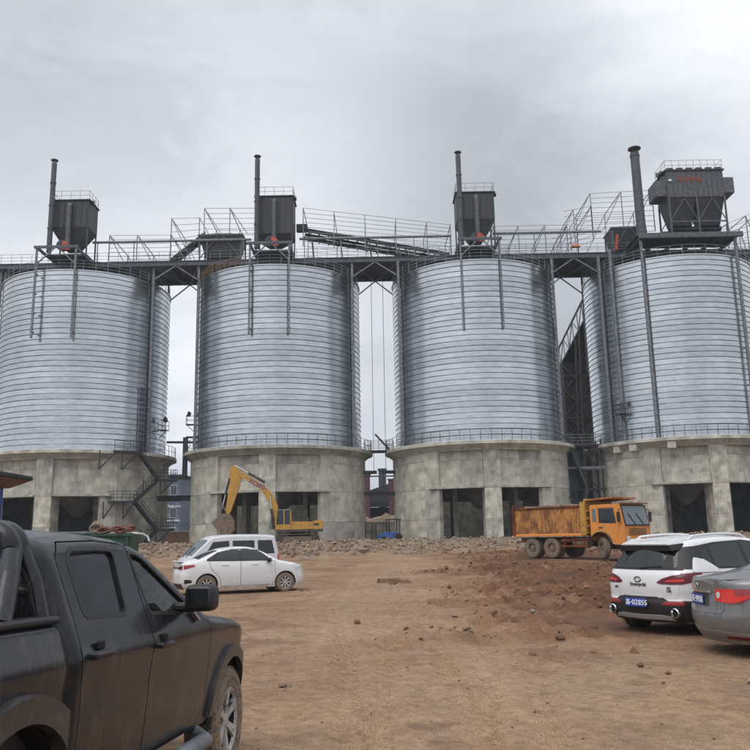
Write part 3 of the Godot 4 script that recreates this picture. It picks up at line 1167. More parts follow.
func frame(label: String, x0: float, x1: float, h00: float, h10: float, h0: float, h1: float, nr: int, posts: Array, lean := 0.0, zf := -90.0, zb := -97.0):
	# unclad gallery: rows of thin purlins on posts, both sides
	var o := thing("gallery_frame", label, "steel frame", Vector3(x0, h00, zf), 0.0, "unclad gallery frames on the silo tops")
	var off := -o.position
	for z in [zf, zb]:
		var g := G.new()
		for k in nr + 1:
			var t := float(k) / nr
			g.tube(Vector3(x0, lerpf(h00, h0, t), z) + off, Vector3(x1, lerpf(h10, h1, t), z) + off, 0.030, 5)
		put(g, "purlins", M.rail_light, o)
		for p in posts:
			var x := lerpf(x0, x1, p)
			var g2 := G.new()
			g2.bar(Vector3(x, lerpf(h00, h10, p), z) + off, Vector3(x, lerpf(h0, h1, p), z) + off, 0.10)
			if lean != 0.0:
				g2.bar(Vector3(x, lerpf(h0, h1, p), z) + off, Vector3(x + lean, lerpf(h00, h10, p), z) + off, 0.09)
			put(g2, "post", M.rail_light, o)
	var g3 := G.new()
	for p in posts:
		var x := lerpf(x0, x1, p)
		g3.bar(Vector3(x, lerpf(h0, h1, p), zf) + off, Vector3(x, lerpf(h0, h1, p), zb) + off, 0.08)
	put(g3, "cross_ties", M.rail_light, o)

func platform_and_collector(s: int, cx: float, labels: Array):
	var zf := -84.25
	var zb := -91.0
	var o := thing("collector_platform", labels[0], "platform", Vector3(cx, 23.5, zf), 0.0, "dust collector platforms")
	var off := -o.position
	var y := 33.75
	for sx in [-2.17, 2.17]:
		var g := G.new()
		g.box(Vector3(cx + sx, (23.5 + y) * 0.5, zf) + off, Vector3(0.2, y - 23.5, 0.2))
		for k in 4:
			g.box(Vector3(cx + sx, 24.2 + k * 2.2, zf - 0.22) + off, Vector3(0.26, 0.12, 0.5))
		put(g, "stanchion", M.steel_rail, o)
		var b := G.new()
		b.bar(Vector3(cx + sx, 31.9, zf) + off, Vector3(cx + sx * 0.12, y, zf) + off, 0.12)
		put(b, "brace", M.steel_rail, o)
		var sb := G.new()
		sb.box(Vector3(cx + sx, y + 0.1, (zf + zb) * 0.5) + off, Vector3(0.2, 0.3, zf - zb + 0.2))
		put(sb, "side_beam", M.steel_grey, o)
		var bp := G.new()
		bp.box(Vector3(cx + sx, 32.9, zb) + off, Vector3(0.2, 1.7, 0.2))
		put(bp, "back_leg", M.steel_grey, o)
	for z in [zf + 0.12, zb]:
		var g := G.new()
		g.box(Vector3(cx, y + 0.12, z) + off, Vector3(4.9, 0.3, 0.16))
		put(g, "cross_beam", M.steel_grey, o)
	var dk := G.new()
	dk.box(Vector3(cx, y + 0.29, -89.0) + off, Vector3(4.6, 0.05, 3.9))
	dk.box(Vector3(cx, y + 0.1, -86.9) + off, Vector3(4.3, 0.25, 0.16))
	put(dk, "deck", M.steel_dark, o)
	# collector
	var z0 := -88.6
	var c := thing("dust_collector", labels[1], "dust collector", Vector3(cx + 0.12, y + 0.32, z0), 0.0, "dark dust collectors on the silo tops")
	var w := 4.35
	var dp := 3.0
	var hb := 3.25
	var ht := 6.55
	if s == 1:
		hb = 2.0
	var g1 := G.new()
	g1.rbox(Vector3(0, (hb + ht) * 0.5, 0), Vector3(w, ht - hb, dp), 0.04)
	put(g1, "housing", M.collector, c)
	for k in 7:
		var r := G.new()
		r.box(Vector3(-w * 0.5 + 0.2 + (w - 0.4) * k / 6.0, (hb + ht) * 0.5, dp * 0.5 + 0.03), Vector3(0.07, ht - hb - 0.2, 0.08))
		put(r, "stiffener", M.collector, c)
	var hp := G.new()
	var hy := 0.9
	hp.hexa([Vector3(-0.7, hy, -0.6), Vector3(0.7, hy, -0.6), Vector3(0.7, hy, 0.6), Vector3(-0.7, hy, 0.6), Vector3(-w * 0.5 + 0.05, hb, -dp * 0.5 + 0.05), Vector3(w * 0.5 - 0.05, hb, -dp * 0.5 + 0.05), Vector3(w * 0.5 - 0.05, hb, dp * 0.5 - 0.05), Vector3(-w * 0.5 + 0.05, hb, dp * 0.5 - 0.05)])
	put(hp, "hopper", M.collector, c)
	for sx in [-1, 1]:
		for sz in [-1, 1]:
			var lg := G.new()
			lg.box(Vector3(sx * (w * 0.5 - 0.1), hb * 0.5 + 0.1, sz * (dp * 0.5 - 0.1)), Vector3(0.14, hb + 0.2, 0.14))
			put(lg, "leg", M.collector, c)
	var tp := G.new()
	tp.box(Vector3(0, ht + 0.06, 0), Vector3(w + 0.3, 0.1, dp + 0.3))
	for k in 8:
		tp.box(Vector3(-w * 0.5 + 0.3 + (w - 0.6) * k / 7.0, ht + 0.2, 0), Vector3(0.3, 0.16, dp - 0.4))
	put(tp, "top_plate", M.collector, c)
	var mt := G.new()
	mt.tube(Vector3(w * 0.5 + 0.05, ht - 0.05, 0.9), Vector3(w * 0.5 + 0.35, ht - 0.05, 0.9), 0.24, 14)
	put(mt, "motor", M.steel_black, c)
	var rl := G.new()
	for sx in [-1.0, 1.0]:
		for k in 4:
			var zz: float = -dp * 0.5 + dp * k / 3.0
			rl.tube(Vector3(sx * w * 0.5, ht + 0.1, zz), Vector3(sx * w * 0.5, ht + 1.2, zz), 0.025, 5)
		for h in [0.65, 1.2]:
			rl.tube(Vector3(sx * w * 0.5, ht + h, -dp * 0.5), Vector3(sx * w * 0.5, ht + h, dp * 0.5), 0.024, 5)
	for sz in [-1.0, 1.0]:
		for k in 5:
			var xx := -w * 0.5 + w * k / 4.0
			rl.tube(Vector3(xx, ht + 0.1, sz * dp * 0.5), Vector3(xx, ht + 1.2, sz * dp * 0.5), 0.025, 5)
		for h in [0.65, 1.2]:
			rl.tube(Vector3(-w * 0.5, ht + h, sz * dp * 0.5), Vector3(w * 0.5, ht + h, sz * dp * 0.5), 0.024, 5)
	put(rl, "top_railing", M.rail_light, c)
	var du := G.new()
	du.path([Vector3(0.05, 0.7, dp * 0.5 + 0.36), Vector3(0.05, 3.0, dp * 0.5 + 0.36), Vector3(0.05, 5.6, dp * 0.5 + 0.36), Vector3(0.05, 5.95, dp * 0.5 + 0.25), Vector3(0.05, 6.0, dp * 0.5 - 0.1)], 0.28, 12)
	put(du, "duct", M.collector_light, c)
	# fan with red guard on the deck
	var f := thing("fan", labels[3], "fan", Vector3(cx - 0.15, y + 0.33, -86.2), 0.0, "red fans below the dust collectors")
	var fg := G.new()
	fg.lathe([Vector2(0, -0.28), Vector2(0.62, -0.28), Vector2(0.62, 0.28), Vector2(0, 0.28)], 20, Transform3D(Basis(Vector3.RIGHT, PI / 2), Vector3(0, 0.68, 0)))
	put(fg, "casing", M.collector, f)
	var fr := G.new()
	var pl := V2([0.05, 0.15, 0.95, 0.0, 1.0, 0.55, 0.62, 1.02, 0.18, 1.12])
	fr.extrude(pl, 0.30, 0.52)
	put(fr, "guard", M.fan_red, f)
	# exhaust stack
	var st := thing("exhaust_stack", labels[2], "chimney", Vector3(cx - 1.75, y + 0.32, -86.4), 0.0, "exhaust stacks of the dust collectors")
	var sg := G.new()
	sg.tube(Vector3(0, 0.0, 0), Vector3(0, 10.9, 0), 0.29, 18)
	put(sg, "pipe", M.stack, st)
	for hh in [2.8, 5.6, 8.4]:
		var fl := G.new()
		fl.tube(Vector3(0, hh, 0), Vector3(0, hh + 0.1, 0), 0.35, 18)
		put(fl, "flange", M.stack, st)
	var cp := G.new()
	for k in 4:
		var d := dirp(45.0 + 90.0 * k) * 0.26
		cp.tube(d + Vector3(0, 10.85, 0), d + Vector3(0, 11.3, 0), 0.03, 5)
	cp.lathe([Vector2(0.0, 11.25), Vector2(0.42, 11.25), Vector2(0.40, 11.33), Vector2(0.0, 11.55)], 18)
	put(cp, "rain_cap", M.stack, st)

func build_roof_plant():
	var where := ["on the leftmost silo", "on the silo behind the excavator", "on the silo behind the tipper truck's tail"]
	for s in 3:
		var cx: float = [-35.05, -11.42, 11.9][s]
		platform_and_collector(s, cx, ["grey steel platform bolted to the front top " + where[s].replace("on ", "of "), "dark bag-filter dust collector with railed top " + where[s], "slim grey exhaust stack with rain cap " + where[s], "dark fan with red guard below the collector " + where[s]])
	big_collector()
	frame("low unclad gallery frame above the bridge right of the leftmost silo's collector", -31.2, -23.9, 34.2, 34.2, 37.4, 37.3, 6, [0.0, 0.45, 1.0], 1.7)
	frame("taller stepped gallery frame left of the dark hopper", -23.9, -20.4, 34.2, 35.0, 39.4, 39.4, 6, [0.0, 0.95], 2.4)
	frame("tall gallery frame above the dark hopper", -20.0, -13.9, 37.3, 37.3, 40.6, 40.5, 5, [0.0, 0.5], 2.1)
	frame("long sloping gallery frame over the inclined belt between the middle silos", -8.2, 9.3, 35.6, 34.2, 40.4, 37.9, 8, [0.0, 0.21, 0.42, 0.63, 0.84, 1.0])
	frame("low gallery frame right of the dust collector behind the tipper truck", 14.0, 23.6, 34.2, 34.2, 37.6, 37.6, 6, [0.05, 0.35, 0.68, 0.95], -1.4)
	frame("leaning gallery frame climbing towards the big dust collector", 22.9, 26.2, 34.4, 35.6, 39.3, 39.9, 7, [0.35, 1.0], -2.2)
	frame("tall gallery frame beside the big stack of the rightmost silo", 26.2, 33.6, 36.6, 36.6, 41.5, 41.8, 8, [0.0, 0.5, 1.0], -2.6)
	frame("gallery frame rising at the right edge behind the big dust collector", 41.5, 47.5, 34.2, 34.2, 37.0, 39.6, 6, [0.1, 0.5, 0.9], 1.2)
	# stair-like inclined ramp left of the hopper
	var rp := thing("belt_ramp", "short dark inclined belt leading up to the hopper", "conveyor", Vector3(-24.0, 34.1, -91.0))
	var g := G.new()
	g.bar(Vector3(0, 0, 0), Vector3(4.1, 3.4, 0), 1.2, 0.35)
	put(g, "belt_bed", M.steel_dark, rp)
	for z in [-0.65, 0.65]:
		var b := G.new()
		b.bar(Vector3(0, 0.25, z), Vector3(4.1, 3.65, z), 0.1, 0.2)
		put(b, "stringer", M.steel_grey, rp)
	# pipe along the bridge
	var spans := [[-33.0, -14.3, 36.35], [-8.6, 9.3, 36.3], [14.2, 27.0, 36.5]]
	for i in 3:
		var p := thing("long_pipe", ["grey pipe along the bridge between the leftmost and the excavator's silo", "grey pipe along the bridge between the two middle silos", "grey pipe along the bridge left of the rightmost silo"][i], "pipe", Vector3(spans[i][0], spans[i][2], -89.5), 0.0, "pipes along the bridge")
		var w: float = spans[i][1] - spans[i][0]
		var pg := G.new()
		pg.tube(Vector3.ZERO, Vector3(w, 0, 0), 0.15, 10)
		put(pg, "pipe", M.steel_rail, p)
		var x := 0.6
		while x < w:
			var sg := G.new()
			sg.bar(Vector3(x, -2.4, 0), Vector3(x, -0.1, 0), 0.09)
			put(sg, "support", M.steel_rail, p)
			x += 4.3
	# hoppers
	for q in [[-17.95, 34.05, -91.2, 5.1, "dark wide transfer hopper on the bridge left of the excavator silo's collector"], [30.4, 34.05, -91.5, 4.0, "dark transfer hopper beside the big stack on the rightmost silo"]]:
		var h := thing("transfer_hopper", q[4], "hopper", Vector3(q[0], q[1], q[2]), 0.0, "transfer hoppers on the bridge")
		var w: float = q[3] * 0.5
		var b := G.new()
		b.hexa([Vector3(-w * 0.72, 0.4, -1.2), Vector3(w * 0.72, 0.4, -1.2), Vector3(w * 0.72, 0.4, 1.2), Vector3(-w * 0.72, 0.4, 1.2), Vector3(-w, 2.9, -1.6), Vector3(w, 2.9, -1.6), Vector3(w, 2.9, 1.6), Vector3(-w, 2.9, 1.6)])
		put(b, "bin", M.collector, h)
		var rm := G.new()
		rm.box(Vector3(0, 3.0, 0), Vector3(w * 2.08, 0.2, 3.4))
		put(rm, "rim", M.collector_light, h)
		var ld := G.new()
		ld.box(Vector3(0.1, 3.25, 0), Vector3(w * 0.9, 0.35, 2.0))
		put(ld, "cover", M.steel_dark, h)
		for sx in [-1, 1]:
			for sz in [-1, 1]:
				var l := G.new()
				l.bar(Vector3(sx * (w - 0.1), 0, sz * 1.5), Vector3(sx * (w - 0.1), 2.9, sz * 1.5), 0.16)
				put(l, "leg", M.steel_grey, h)
			var br := G.new()
			br.bar(Vector3(sx * (w - 0.1), 0.1, 1.55), Vector3(sx * 0.3, 2.8, 1.62), 0.1)
			put(br, "brace", M.steel_grey, h)
	# inclined belt between the middle silos
	var cv := thing("inclined_conveyor", "dark inclined belt conveyor sloping down between the two middle silos", "conveyor", Vector3(-8.2, 37.9, -91.5))
	var e := Vector3(17.4, -3.5, 0)
	for z in [-0.7, 0.7]:
		var st := G.new()
		st.bar(Vector3(0, 0, z), Vector3(0, 0, z) + e, 0.1, 0.32)
		put(st, "stringer", M.steel_dark, cv)
	var up := G.new()
	up.bar(Vector3(0, 0.32, 0), Vector3(0, 0.32, 0) + e, 1.2, 0.08)
	put(up, "upper_belt", M.belt, cv)
	var lo := G.new()
	lo.bar(Vector3(0, -0.75, 0), Vector3(0, -0.75, 0) + e * 0.96, 1.2, 0.08)
	put(lo, "return_belt", M.belt, cv)
	for k in 15:
		var ro := G.new()
		var p := e * ((k + 0.5) / 15.0)
		ro.tube(p + Vector3(0, 0.2, -0.65), p + Vector3(0, 0.2, 0.65), 0.09, 8)
		ro.tube(p + Vector3(0, -0.85, -0.65), p + Vector3(0, -0.85, 0.65), 0.08, 8)
		put(ro, "roller", M.steel_grey, cv)
	for k in 5:
		var p := e * (k / 5.0 + 0.05)
		for z in [-0.75, 0.75]:
			var lg := G.new()
			lg.bar(p + Vector3(0, 0, z), Vector3(p.x + 0.3, -3.8, z), 0.12)
			put(lg, "leg", M.steel_grey, cv)
	var dr := G.new()
	dr.rbox(Vector3(-0.2, 0.15, 0.9), Vector3(1.3, 0.9, 0.7), 0.05)
	put(dr, "drive", M.steel_dark, cv)
	# bright orange sheet lying on the bridge rail
	var sh := thing("orange_sheet", "small orange sheet lying on the bridge left of the rightmost silo", "sheet", Vector3(23.9, 34.62, -89.6))
	var sg2 := G.new()
	sg2.hexa([Vector3(-0.55, 0, -0.3), Vector3(0.5, 0.02, -0.3), Vector3(0.55, 0, 0.3), Vector3(-0.5, 0, 0.3), Vector3(-0.4, 0.3, -0.15), Vector3(0.2, 0.42, -0.2), Vector3(0.25, 0.4, 0.2), Vector3(-0.35, 0.28, 0.2)])
	put(sg2, "folded_sheet", M.orange_sheet, sh)
	var rb := thing("red_post", "red steel post at the foot of the tall gallery frame", "post", Vector3(28.6, 34.1, -89.4))
	var rg := G.new()
	rg.bar(Vector3(0, 0, 0), Vector3(0.25, 1.9, 0), 0.28)
	put(rg, "post", M.fan_red, rb)

func big_collector():
	var cx := 36.75
	var zf := -84.4
	var y := 33.6
	var o := thing("collector_platform", "long grey platform girder on tall columns of the rightmost silo", "platform", Vector3(35.2, y, zf), 0.0, "dust collector platforms")
	for z in [0.0, -5.6]:
		var g := G.new()
		g.rbox(Vector3(0.2, 0.3, z), Vector3(11.6, 0.6, 0.25), 0.03)
		put(g, "girder", M.steel_grey, o)
	for k in 6:
		var g := G.new()
		g.box(Vector3(-5.2 + k * 2.15, 0.3, -2.8), Vector3(0.18, 0.4, 5.3))
		put(g, "cross_beam", M.steel_dark, o)
	var dk := G.new()
	dk.box(Vector3(0.2, 0.63, -2.8), Vector3(11.5, 0.05, 4.4))
	put(dk, "deck", M.steel_dark, o)
	var c := thing("dust_collector", "largest dark dust collector, with red letters, on the rightmost silo", "dust collector", Vector3(cx, y + 0.68, -86.6), 0.0, "dark dust collectors on the silo tops")
	var hb := 4.35
	var ht := 7.55
	var w := 6.5
	var d := 3.2
	var g1 := G.new()
	g1.rbox(Vector3(0, (hb + ht) * 0.5, 0), Vector3(w, ht - hb, d), 0.04)
	put(g1, "housing", M.collector_light, c)
	for k in 12:
		var st := G.new()
		st.box(Vector3(-w * 0.5 + 0.15 + (w - 0.3) * k / 11.0, (hb + ht) * 0.5, d * 0.5 + 0.04), Vector3(0.09, ht - hb - 0.1, 0.1))
		put(st, "stiffener", M.collector_light, c)
	for sx in [-1.0, 1.0]:
		var bx := G.new()
		bx.rbox(Vector3(sx * (w * 0.5 + 0.62), 5.55 + (0.0 if sx < 0 else 0.3), 0.2), Vector3(1.25, 1.9, 2.4), 0.05)
		put(bx, "inlet_box", M.collector_light, c)
	for k in 2:
		var hp := G.new()
		var x0 := -w * 0.5 + 0.05 + k * w * 0.5
		var x1 := x0 + w * 0.5 - 0.1
		var m := (x0 + x1) * 0.5
		hp.hexa([Vector3(m - 1.15, 1.35, -0.6), Vector3(m + 1.15, 1.35, -0.6), Vector3(m + 1.15, 1.35, 0.6), Vector3(m - 1.15, 1.35, 0.6), Vector3(x0, hb, -d * 0.5 + 0.1), Vector3(x1, hb, -d * 0.5 + 0.1), Vector3(x1, hb, d * 0.5 - 0.1), Vector3(x0, hb, d * 0.5 - 0.1)])
		put(hp, "hopper", M.collector, c)
	var sc := G.new()
	sc.tube(Vector3(-w * 0.5 + 0.4, 1.15, 0), Vector3(w * 0.5 - 0.2, 1.15, 0), 0.32, 12)
	put(sc, "screw_conveyor", M.collector, c)
	for z in [-1.0, 1.0]:
		for k in 3:
			var l := G.new()
			l.bar(Vector3(-w * 0.5 + 0.1 + (w - 0.2) * k / 2.0, 0, z * d * 0.5), Vector3(-w * 0.5 + 0.1 + (w - 0.2) * k / 2.0, hb, z * d * 0.5), 0.17)
			put(l, "leg", M.collector_light, c)
		for k in 2:
			var x0 := -w * 0.5 + 0.1 + (w - 0.2) * k / 2.0
			var x1 := x0 + (w - 0.2) * 0.5
			for q in [[x0, x0 * 0.45 + x1 * 0.55], [x1, x0 * 0.45 + x1 * 0.55]]:
				var b := G.new()
				b.bar(Vector3(q[0], 1.5, z * d * 0.5), Vector3(q[1], hb - 0.1, z * d * 0.5), 0.09)
				put(b, "brace", M.collector_light, c)
		var hz := G.new()
		hz.bar(Vector3(-w * 0.5, 1.45, z * d * 0.5), Vector3(w * 0.5, 1.45, z * d * 0.5), 0.14)
		put(hz, "tie_beam", M.collector_light, c)
	var tp := G.new()
	tp.box(Vector3(0, ht + 0.08, 0), Vector3(w + 0.3, 0.14, d + 0.3))
	for k in 6:
		tp.box(Vector3(-w * 0.5 + 0.5 + (w - 1.0) * k / 5.0, ht + 0.24, 0.3), Vector3(0.7, 0.2, d - 0.3))
	put(tp, "top_plate", M.collector, c)
	var rl := G.new()
	for z in [-1.0, 1.0]:
		for k in 9:
			var x := -w * 0.5 + w * k / 8.0
			rl.tube(Vector3(x, ht + 0.1, z * d * 0.5), Vector3(x, ht + 1.3, z * d * 0.5), 0.026, 5)
		for h in [0.7, 1.3]:
			rl.tube(Vector3(-w * 0.5, ht + h, z * d * 0.5), Vector3(w * 0.5, ht + h, z * d * 0.5), 0.026, 5)
	for sx in [-1.0, 1.0]:
		for h in [0.7, 1.3]:
			rl.tube(Vector3(sx * w * 0.5, ht + h, -d * 0.5), Vector3(sx * w * 0.5, ht + h, d * 0.5), 0.026, 5)
	rl.tube(Vector3(-w * 0.5 - 1.0, ht - 0.6, d * 0.5), Vector3(-w * 0.5, ht + 1.3, d * 0.5), 0.03, 5)
	put(rl, "top_railing", M.rail_light, c)
	var mo := G.new()
	mo.tube(Vector3(-w * 0.5 - 0.75, ht - 0.25, 1.0), Vector3(-w * 0.5 - 0.1, ht + 0.05, 1.0), 0.3, 14)
	put(mo, "motor", M.steel_black, c)
	# four red characters
	var strokes := [
		[[0, .9, 1, .9], [.5, 1, .5, 0], [.1, .55, .9, .55], [.15, .55, .15, .2], [.85, .55, .85, .2], [.15, .2, .85, .2]],
		[[0, .75, .4, .75], [.2, 1, .2, 0], [0, .35, .4, .5], [.5, .9, 1, .9], [.5, .55, 1, .55], [.75, .9, .75, .1], [.5, .1, 1, .1]],
		[[.1, .95, .9, .95], [.1, .95, .1, .5], [.9, .95, .9, .5], [.1, .72, .9, .72], [.1, .5, .9, .5], [.5, .5, .1, 0], [.5, .5, .9, 0], [.2, .25, .8, .25]],
		[[.5, 1, .05, .5], [.5, 1, .95, .5], [.25, .55, .75, .55], [.5, .55, .5, .05], [.1, .3, .9, .3], [.05, .05, .95, .05]]]
	for k in 4:
		var lt := G.new()
		for s in strokes[k]:
			var b := Vector3(-1.95 + k * 0.72, 6.22, d * 0.5 + 0.10)
			lt.bar(b + Vector3(s[0] * 0.52, s[1] * 0.55, 0), b + Vector3(s[2] * 0.52, s[3] * 0.55, 0), 0.075, 0.02, Vector3(0, 0, 1))
		put(lt, "letter", M.letter_red, c)
	var lp := thing("white_lamp", "small white lamp on the big dust collector's front", "lamp", Vector3(cx - 2.85, y + 7.05, -84.9))
	var lg := G.new()
	lg.rbox(Vector3.ZERO, Vector3(0.36, 0.24, 0.2), 0.05)
	put(lg, "housing", M.white_print, lp)
	# big stack
	var st2 := thing("exhaust_stack", "thickest exhaust stack, tapered with wide rain cap, on the rightmost silo", "chimney", Vector3(30.45, y + 0.66, -85.7), 0.0, "exhaust stacks of the dust collectors")
	var sg := G.new()
	sg.tube(Vector3(0, 0, 0), Vector3(-0.02, 1.6, 0), 0.62, 20, 0.52)
	sg.tube(Vector3(-0.02, 1.6, 0), Vector3(-0.02, 10.2, 0), 0.52, 20, 0.50)
	put(sg, "pipe", M.stack, st2)
	var fl := G.new()
	fl.tube(Vector3(-0.02, 9.75, 0), Vector3(-0.02, 9.9, 0), 0.56, 20)
	put(fl, "flange", M.stack, st2)
	var cp := G.new()
	for k in 4:
		var dd := dirp(45.0 + 90.0 * k) * 0.46
		cp.tube(dd + Vector3(0, 10.15, 0), dd + Vector3(0, 10.75, 0), 0.04, 5)
	cp.lathe([Vector2(0.0, 10.7), Vector2(0.74, 10.7), Vector2(0.70, 10.82), Vector2(0.25, 11.05), Vector2(0.0, 11.08)], 20)
	put(cp, "rain_cap", M.steel_dark, st2)

# ---------------------------------------------------------------- stairs, pipes and lamps on the silos
func flight(o: Node3D, p: Vector3, q: Vector3, side: Vector3, w: float, m: Material):
	# p lower end, q upper end of one stringer; side points across the stair
	for k in 2:
		var g := G.new()
		g.bar(p + side * w * k, q + side * w * k, 0.06, 0.24)
		put(g, "stringer", m, o)
		var r := G.new()
		var n := 4
		for i in n + 1:
			var b := p.lerp(q, float(i) / n) + side * w * k
			r.tube(b, b + Vector3(0, 1.05, 0), 0.028, 5)
		r.tube(p + side * w * k + Vector3(0, 1.05, 0), q + side * w * k + Vector3(0, 1.05, 0), 0.03, 5)
		r.tube(p + side * w * k + Vector3(0, 0.55, 0), q + side * w * k + Vector3(0, 0.55, 0), 0.024, 5)
		put(r, "handrail", m, o)
	var steps := int(absf(q.y - p.y) / 0.24)
	var run := Vector3(q.x - p.x, 0, q.z - p.z).normalized()
	for i in steps:
		var c := p.lerp(q, (i + 0.5) / steps) + side * w * 0.5
		var g := G.new()
		g.box(c, Vector3(0.26, 0.045, w), Basis(run, Vector3.UP, run.cross(Vector3.UP)))
		put(g, "tread", m, o)

func landing(o: Node3D, c: Vector3, sx: float, sz: float, B: Basis, m: Material, rails: Array, drop := 0.0, wall := Vector3.ZERO):
	var g := G.new()
	g.box(c, Vector3(sx, 0.1, sz), B)
	g.box(c + Vector3(0, -0.12, 0) + B.z * (sz * 0.5 - 0.05), Vector3(sx, 0.18, 0.08), B)
	put(g, "landing", m, o)
	var r := G.new()
	for e in rails:
		var a: Vector3
		var b: Vector3
		if e == "front":
			a = c + B.x * -sx * 0.5 + B.z * sz * 0.5
			b = c + B.x * sx * 0.5 + B.z * sz * 0.5
		elif e == "left":
			a = c - B.x * sx * 0.5 - B.z * sz * 0.5
			b = c - B.x * sx * 0.5 + B.z * sz * 0.5
		else:
			a = c + B.x * sx * 0.5 - B.z * sz * 0.5
			b = c + B.x * sx * 0.5 + B.z * sz * 0.5
		for i in 4:
			var p := a.lerp(b, i / 3.0)
			r.tube(p, p + Vector3(0, 1.1, 0), 0.03, 5)
		for h in [0.4, 0.75, 1.1]:
			r.tube(a + Vector3(0, h, 0), b + Vector3(0, h, 0), 0.026, 5)
	if not rails.is_empty():
		put(r, "railing", m, o)
	if drop > 0.0:
		for k in [-0.4, 0.4]:
			var b2 := G.new()
			var top: Vector3 = c + B.x * sx * k + B.z * sz * 0.4
			b2.bar(top, top + wall + Vector3(0, -drop, 0), 0.12)
			b2.bar(top + wall, top + wall + Vector3(0, -drop, 0), 0.1)
			put(b2, "bracket", m, o)

func build_silo_accessories():
	# zigzag stair on the leftmost silo
	var st := thing("zigzag_stair", "dark steel zigzag stair climbing the leftmost silo's concrete base", "stair", Vector3(-25.5, 1.0, -87.0))
	var off := -st.position
	var run := Vector3(4.2, 0, -2.9).normalized()
	var sd := Vector3(2.9, 0, 4.2).normalized()
	var B := Basis(run, Vector3.UP, sd)
	var at := func(t: float, y: float, out := 0.0): return Vector3(-28.3, y, -86.6) + run * t + sd * out + off
	landing(st, at.call(1.1, 11.25, 0.5), 3.0, 1.2, B, M.steel_dark, ["front"], 2.0, -run * 1.8)
	flight(st, at.call(4.7, 8.3, 0.1), at.call(2.5, 11.2, 0.1), sd, 0.9, M.steel_dark)
	landing(st, at.call(5.3, 8.25, 0.6), 2.3, 2.0, B, M.steel_dark, ["right", "front"], 1.6, -run * 1.6)
	flight(st, at.call(1.9, 5.9, 1.1), at.call(4.4, 8.25, 1.1), sd, 0.9, M.steel_dark)
	landing(st, at.call(0.8, 5.85, 0.7), 2.6, 2.2, B, M.steel_dark, ["left", "front"], 1.8, -run * 1.2)
	flight(st, at.call(4.6, 2.95, 0.1), at.call(2.2, 5.8, 0.1), sd, 0.9, M.steel_dark)
	landing(st, at.call(5.1, 2.9, 0.6), 2.1, 2.0, B, M.steel_dark, ["right", "front"], 1.6, -run * 1.6)
	flight(st, at.call(2.6, 1.0, 1.1), at.call(4.4, 2.85, 1.1), sd, 0.9, M.steel_dark)
	# caged ladder on the leftmost silo's right flank
	var ld := thing("caged_ladder", "dark caged ladder on the leftmost silo above its stair", "ladder", Vector3(SX[0], RING_Y, SZ[0]))
	for k in 2:
		var g := G.new()
		var d := dirp(58.0 + k * 5.0) * (R + 0.22)
		g.tube(d + Vector3(0, 0, 0), d + Vector3(0, 7.4, 0), 0.05, 6)
		put(g, "rail", M.steel_dark, ld)
	for k in 24:
		var g := G.new()
		g.tube(dirp(58.0) * (R + 0.22) + Vector3(0, 0.3 + k * 0.3, 0), dirp(63.0) * (R + 0.22) + Vector3(0, 0.3 + k * 0.3, 0), 0.022, 5)
		put(g, "rung", M.steel_dark, ld)
	for k in 6:
		var g := G.new()
		var pts := []
		for i in 9:
			var t := i / 8.0
			pts.append(dirp(57.0 + 7.0 * t) * (R + 0.25 + 0.75 * sin(t * PI)) + Vector3(0, 1.6 + k * 1.15, 0))
		g.path(pts, 0.035, 5)
		put(g, "hoop", M.steel_dark, ld)
	# lamp brackets at the silo flanks
	for q in [[0, 80.0, 14.3, "round floodlight on a railed bracket at the leftmost silo's right flank"], [1, -82.0, 14.9, "round floodlight on a railed bracket at the left flank of the excavator's silo"], [3, -54.0, 14.4, "pale round floodlight pair on the left flank of the rightmost silo"]]:
		var s: int = q[0]
		var d := dirp(q[1])
		var l := thing("floodlight", q[3], "floodlight", Vector3(SX[s], q[2], SZ[s]) + d * (R + 0.1), deg_to_rad(q[1]), "floodlights on the silo flanks")
		var g := G.new()
		g.box(Vector3(0, 0, 0.55), Vector3(1.1, 0.06, 1.0))
		g.bar(Vector3(0, -0.9, 0.05), Vector3(0, 0, 1.0), 0.07)
		put(g, "bracket", M.steel_dark, l)
		var r := G.new()
		for x in [-0.5, 0.5]:
			for z in [0.1, 1.0]:
				r.tube(Vector3(x, 0, z), Vector3(x, 1.05, z), 0.028, 5)
			for h in [0.55, 1.05]:
				r.tube(Vector3(x, h, 0.05), Vector3(x, h, 1.0), 0.026, 5)
		for h in [0.55, 1.05]:
			r.tube(Vector3(-0.5, h, 1.0), Vector3(0.5, h, 1.0), 0.026, 5)
		put(r, "railing", M.steel_dark, l)
		var h := G.new()
		h.lathe([Vector2(0, 0), Vector2(0.22, 0), Vector2(0.34, 0.3), Vector2(0.34, 0.36), Vector2(0, 0.34)], 18, Transform3D(Basis(Vector3.RIGHT, PI * 0.42), Vector3(0, 1.2, 0.55)))
		put(h, "lamp_head", M.steel_rail if s == 3 else M.steel_dark, l)
	# black pipe frame between the leftmost and the excavator's silo
	var pf := thing("black_pipe_frame", "black steel pipe frame between the leftmost silo and the excavator's silo", "pipework", Vector3(-21.7, 8.6, -91.0))
	for q in [[-0.05, -0.1, -0.05, 4.6, 0.48], [0.0, 4.62, 1.35, 4.6, 0.22], [-0.75, 0.02, 1.5, -0.02, 0.26], [0.85, 0.1, 0.85, 4.5, 0.10], [-2.2, 4.1, 1.2, 4.02, 0.24]]:
		var g := G.new()
		g.bar(Vector3(q[0], q[1], 0), Vector3(q[2], q[3], 0), q[4])
		put(g, "member", M.steel_black, pf)
	var bm := thing("black_beam", "thick black beam joining the leftmost silo base to the next one", "beam", Vector3(-22.3, 6.35, -91.0))
	var bg := G.new()
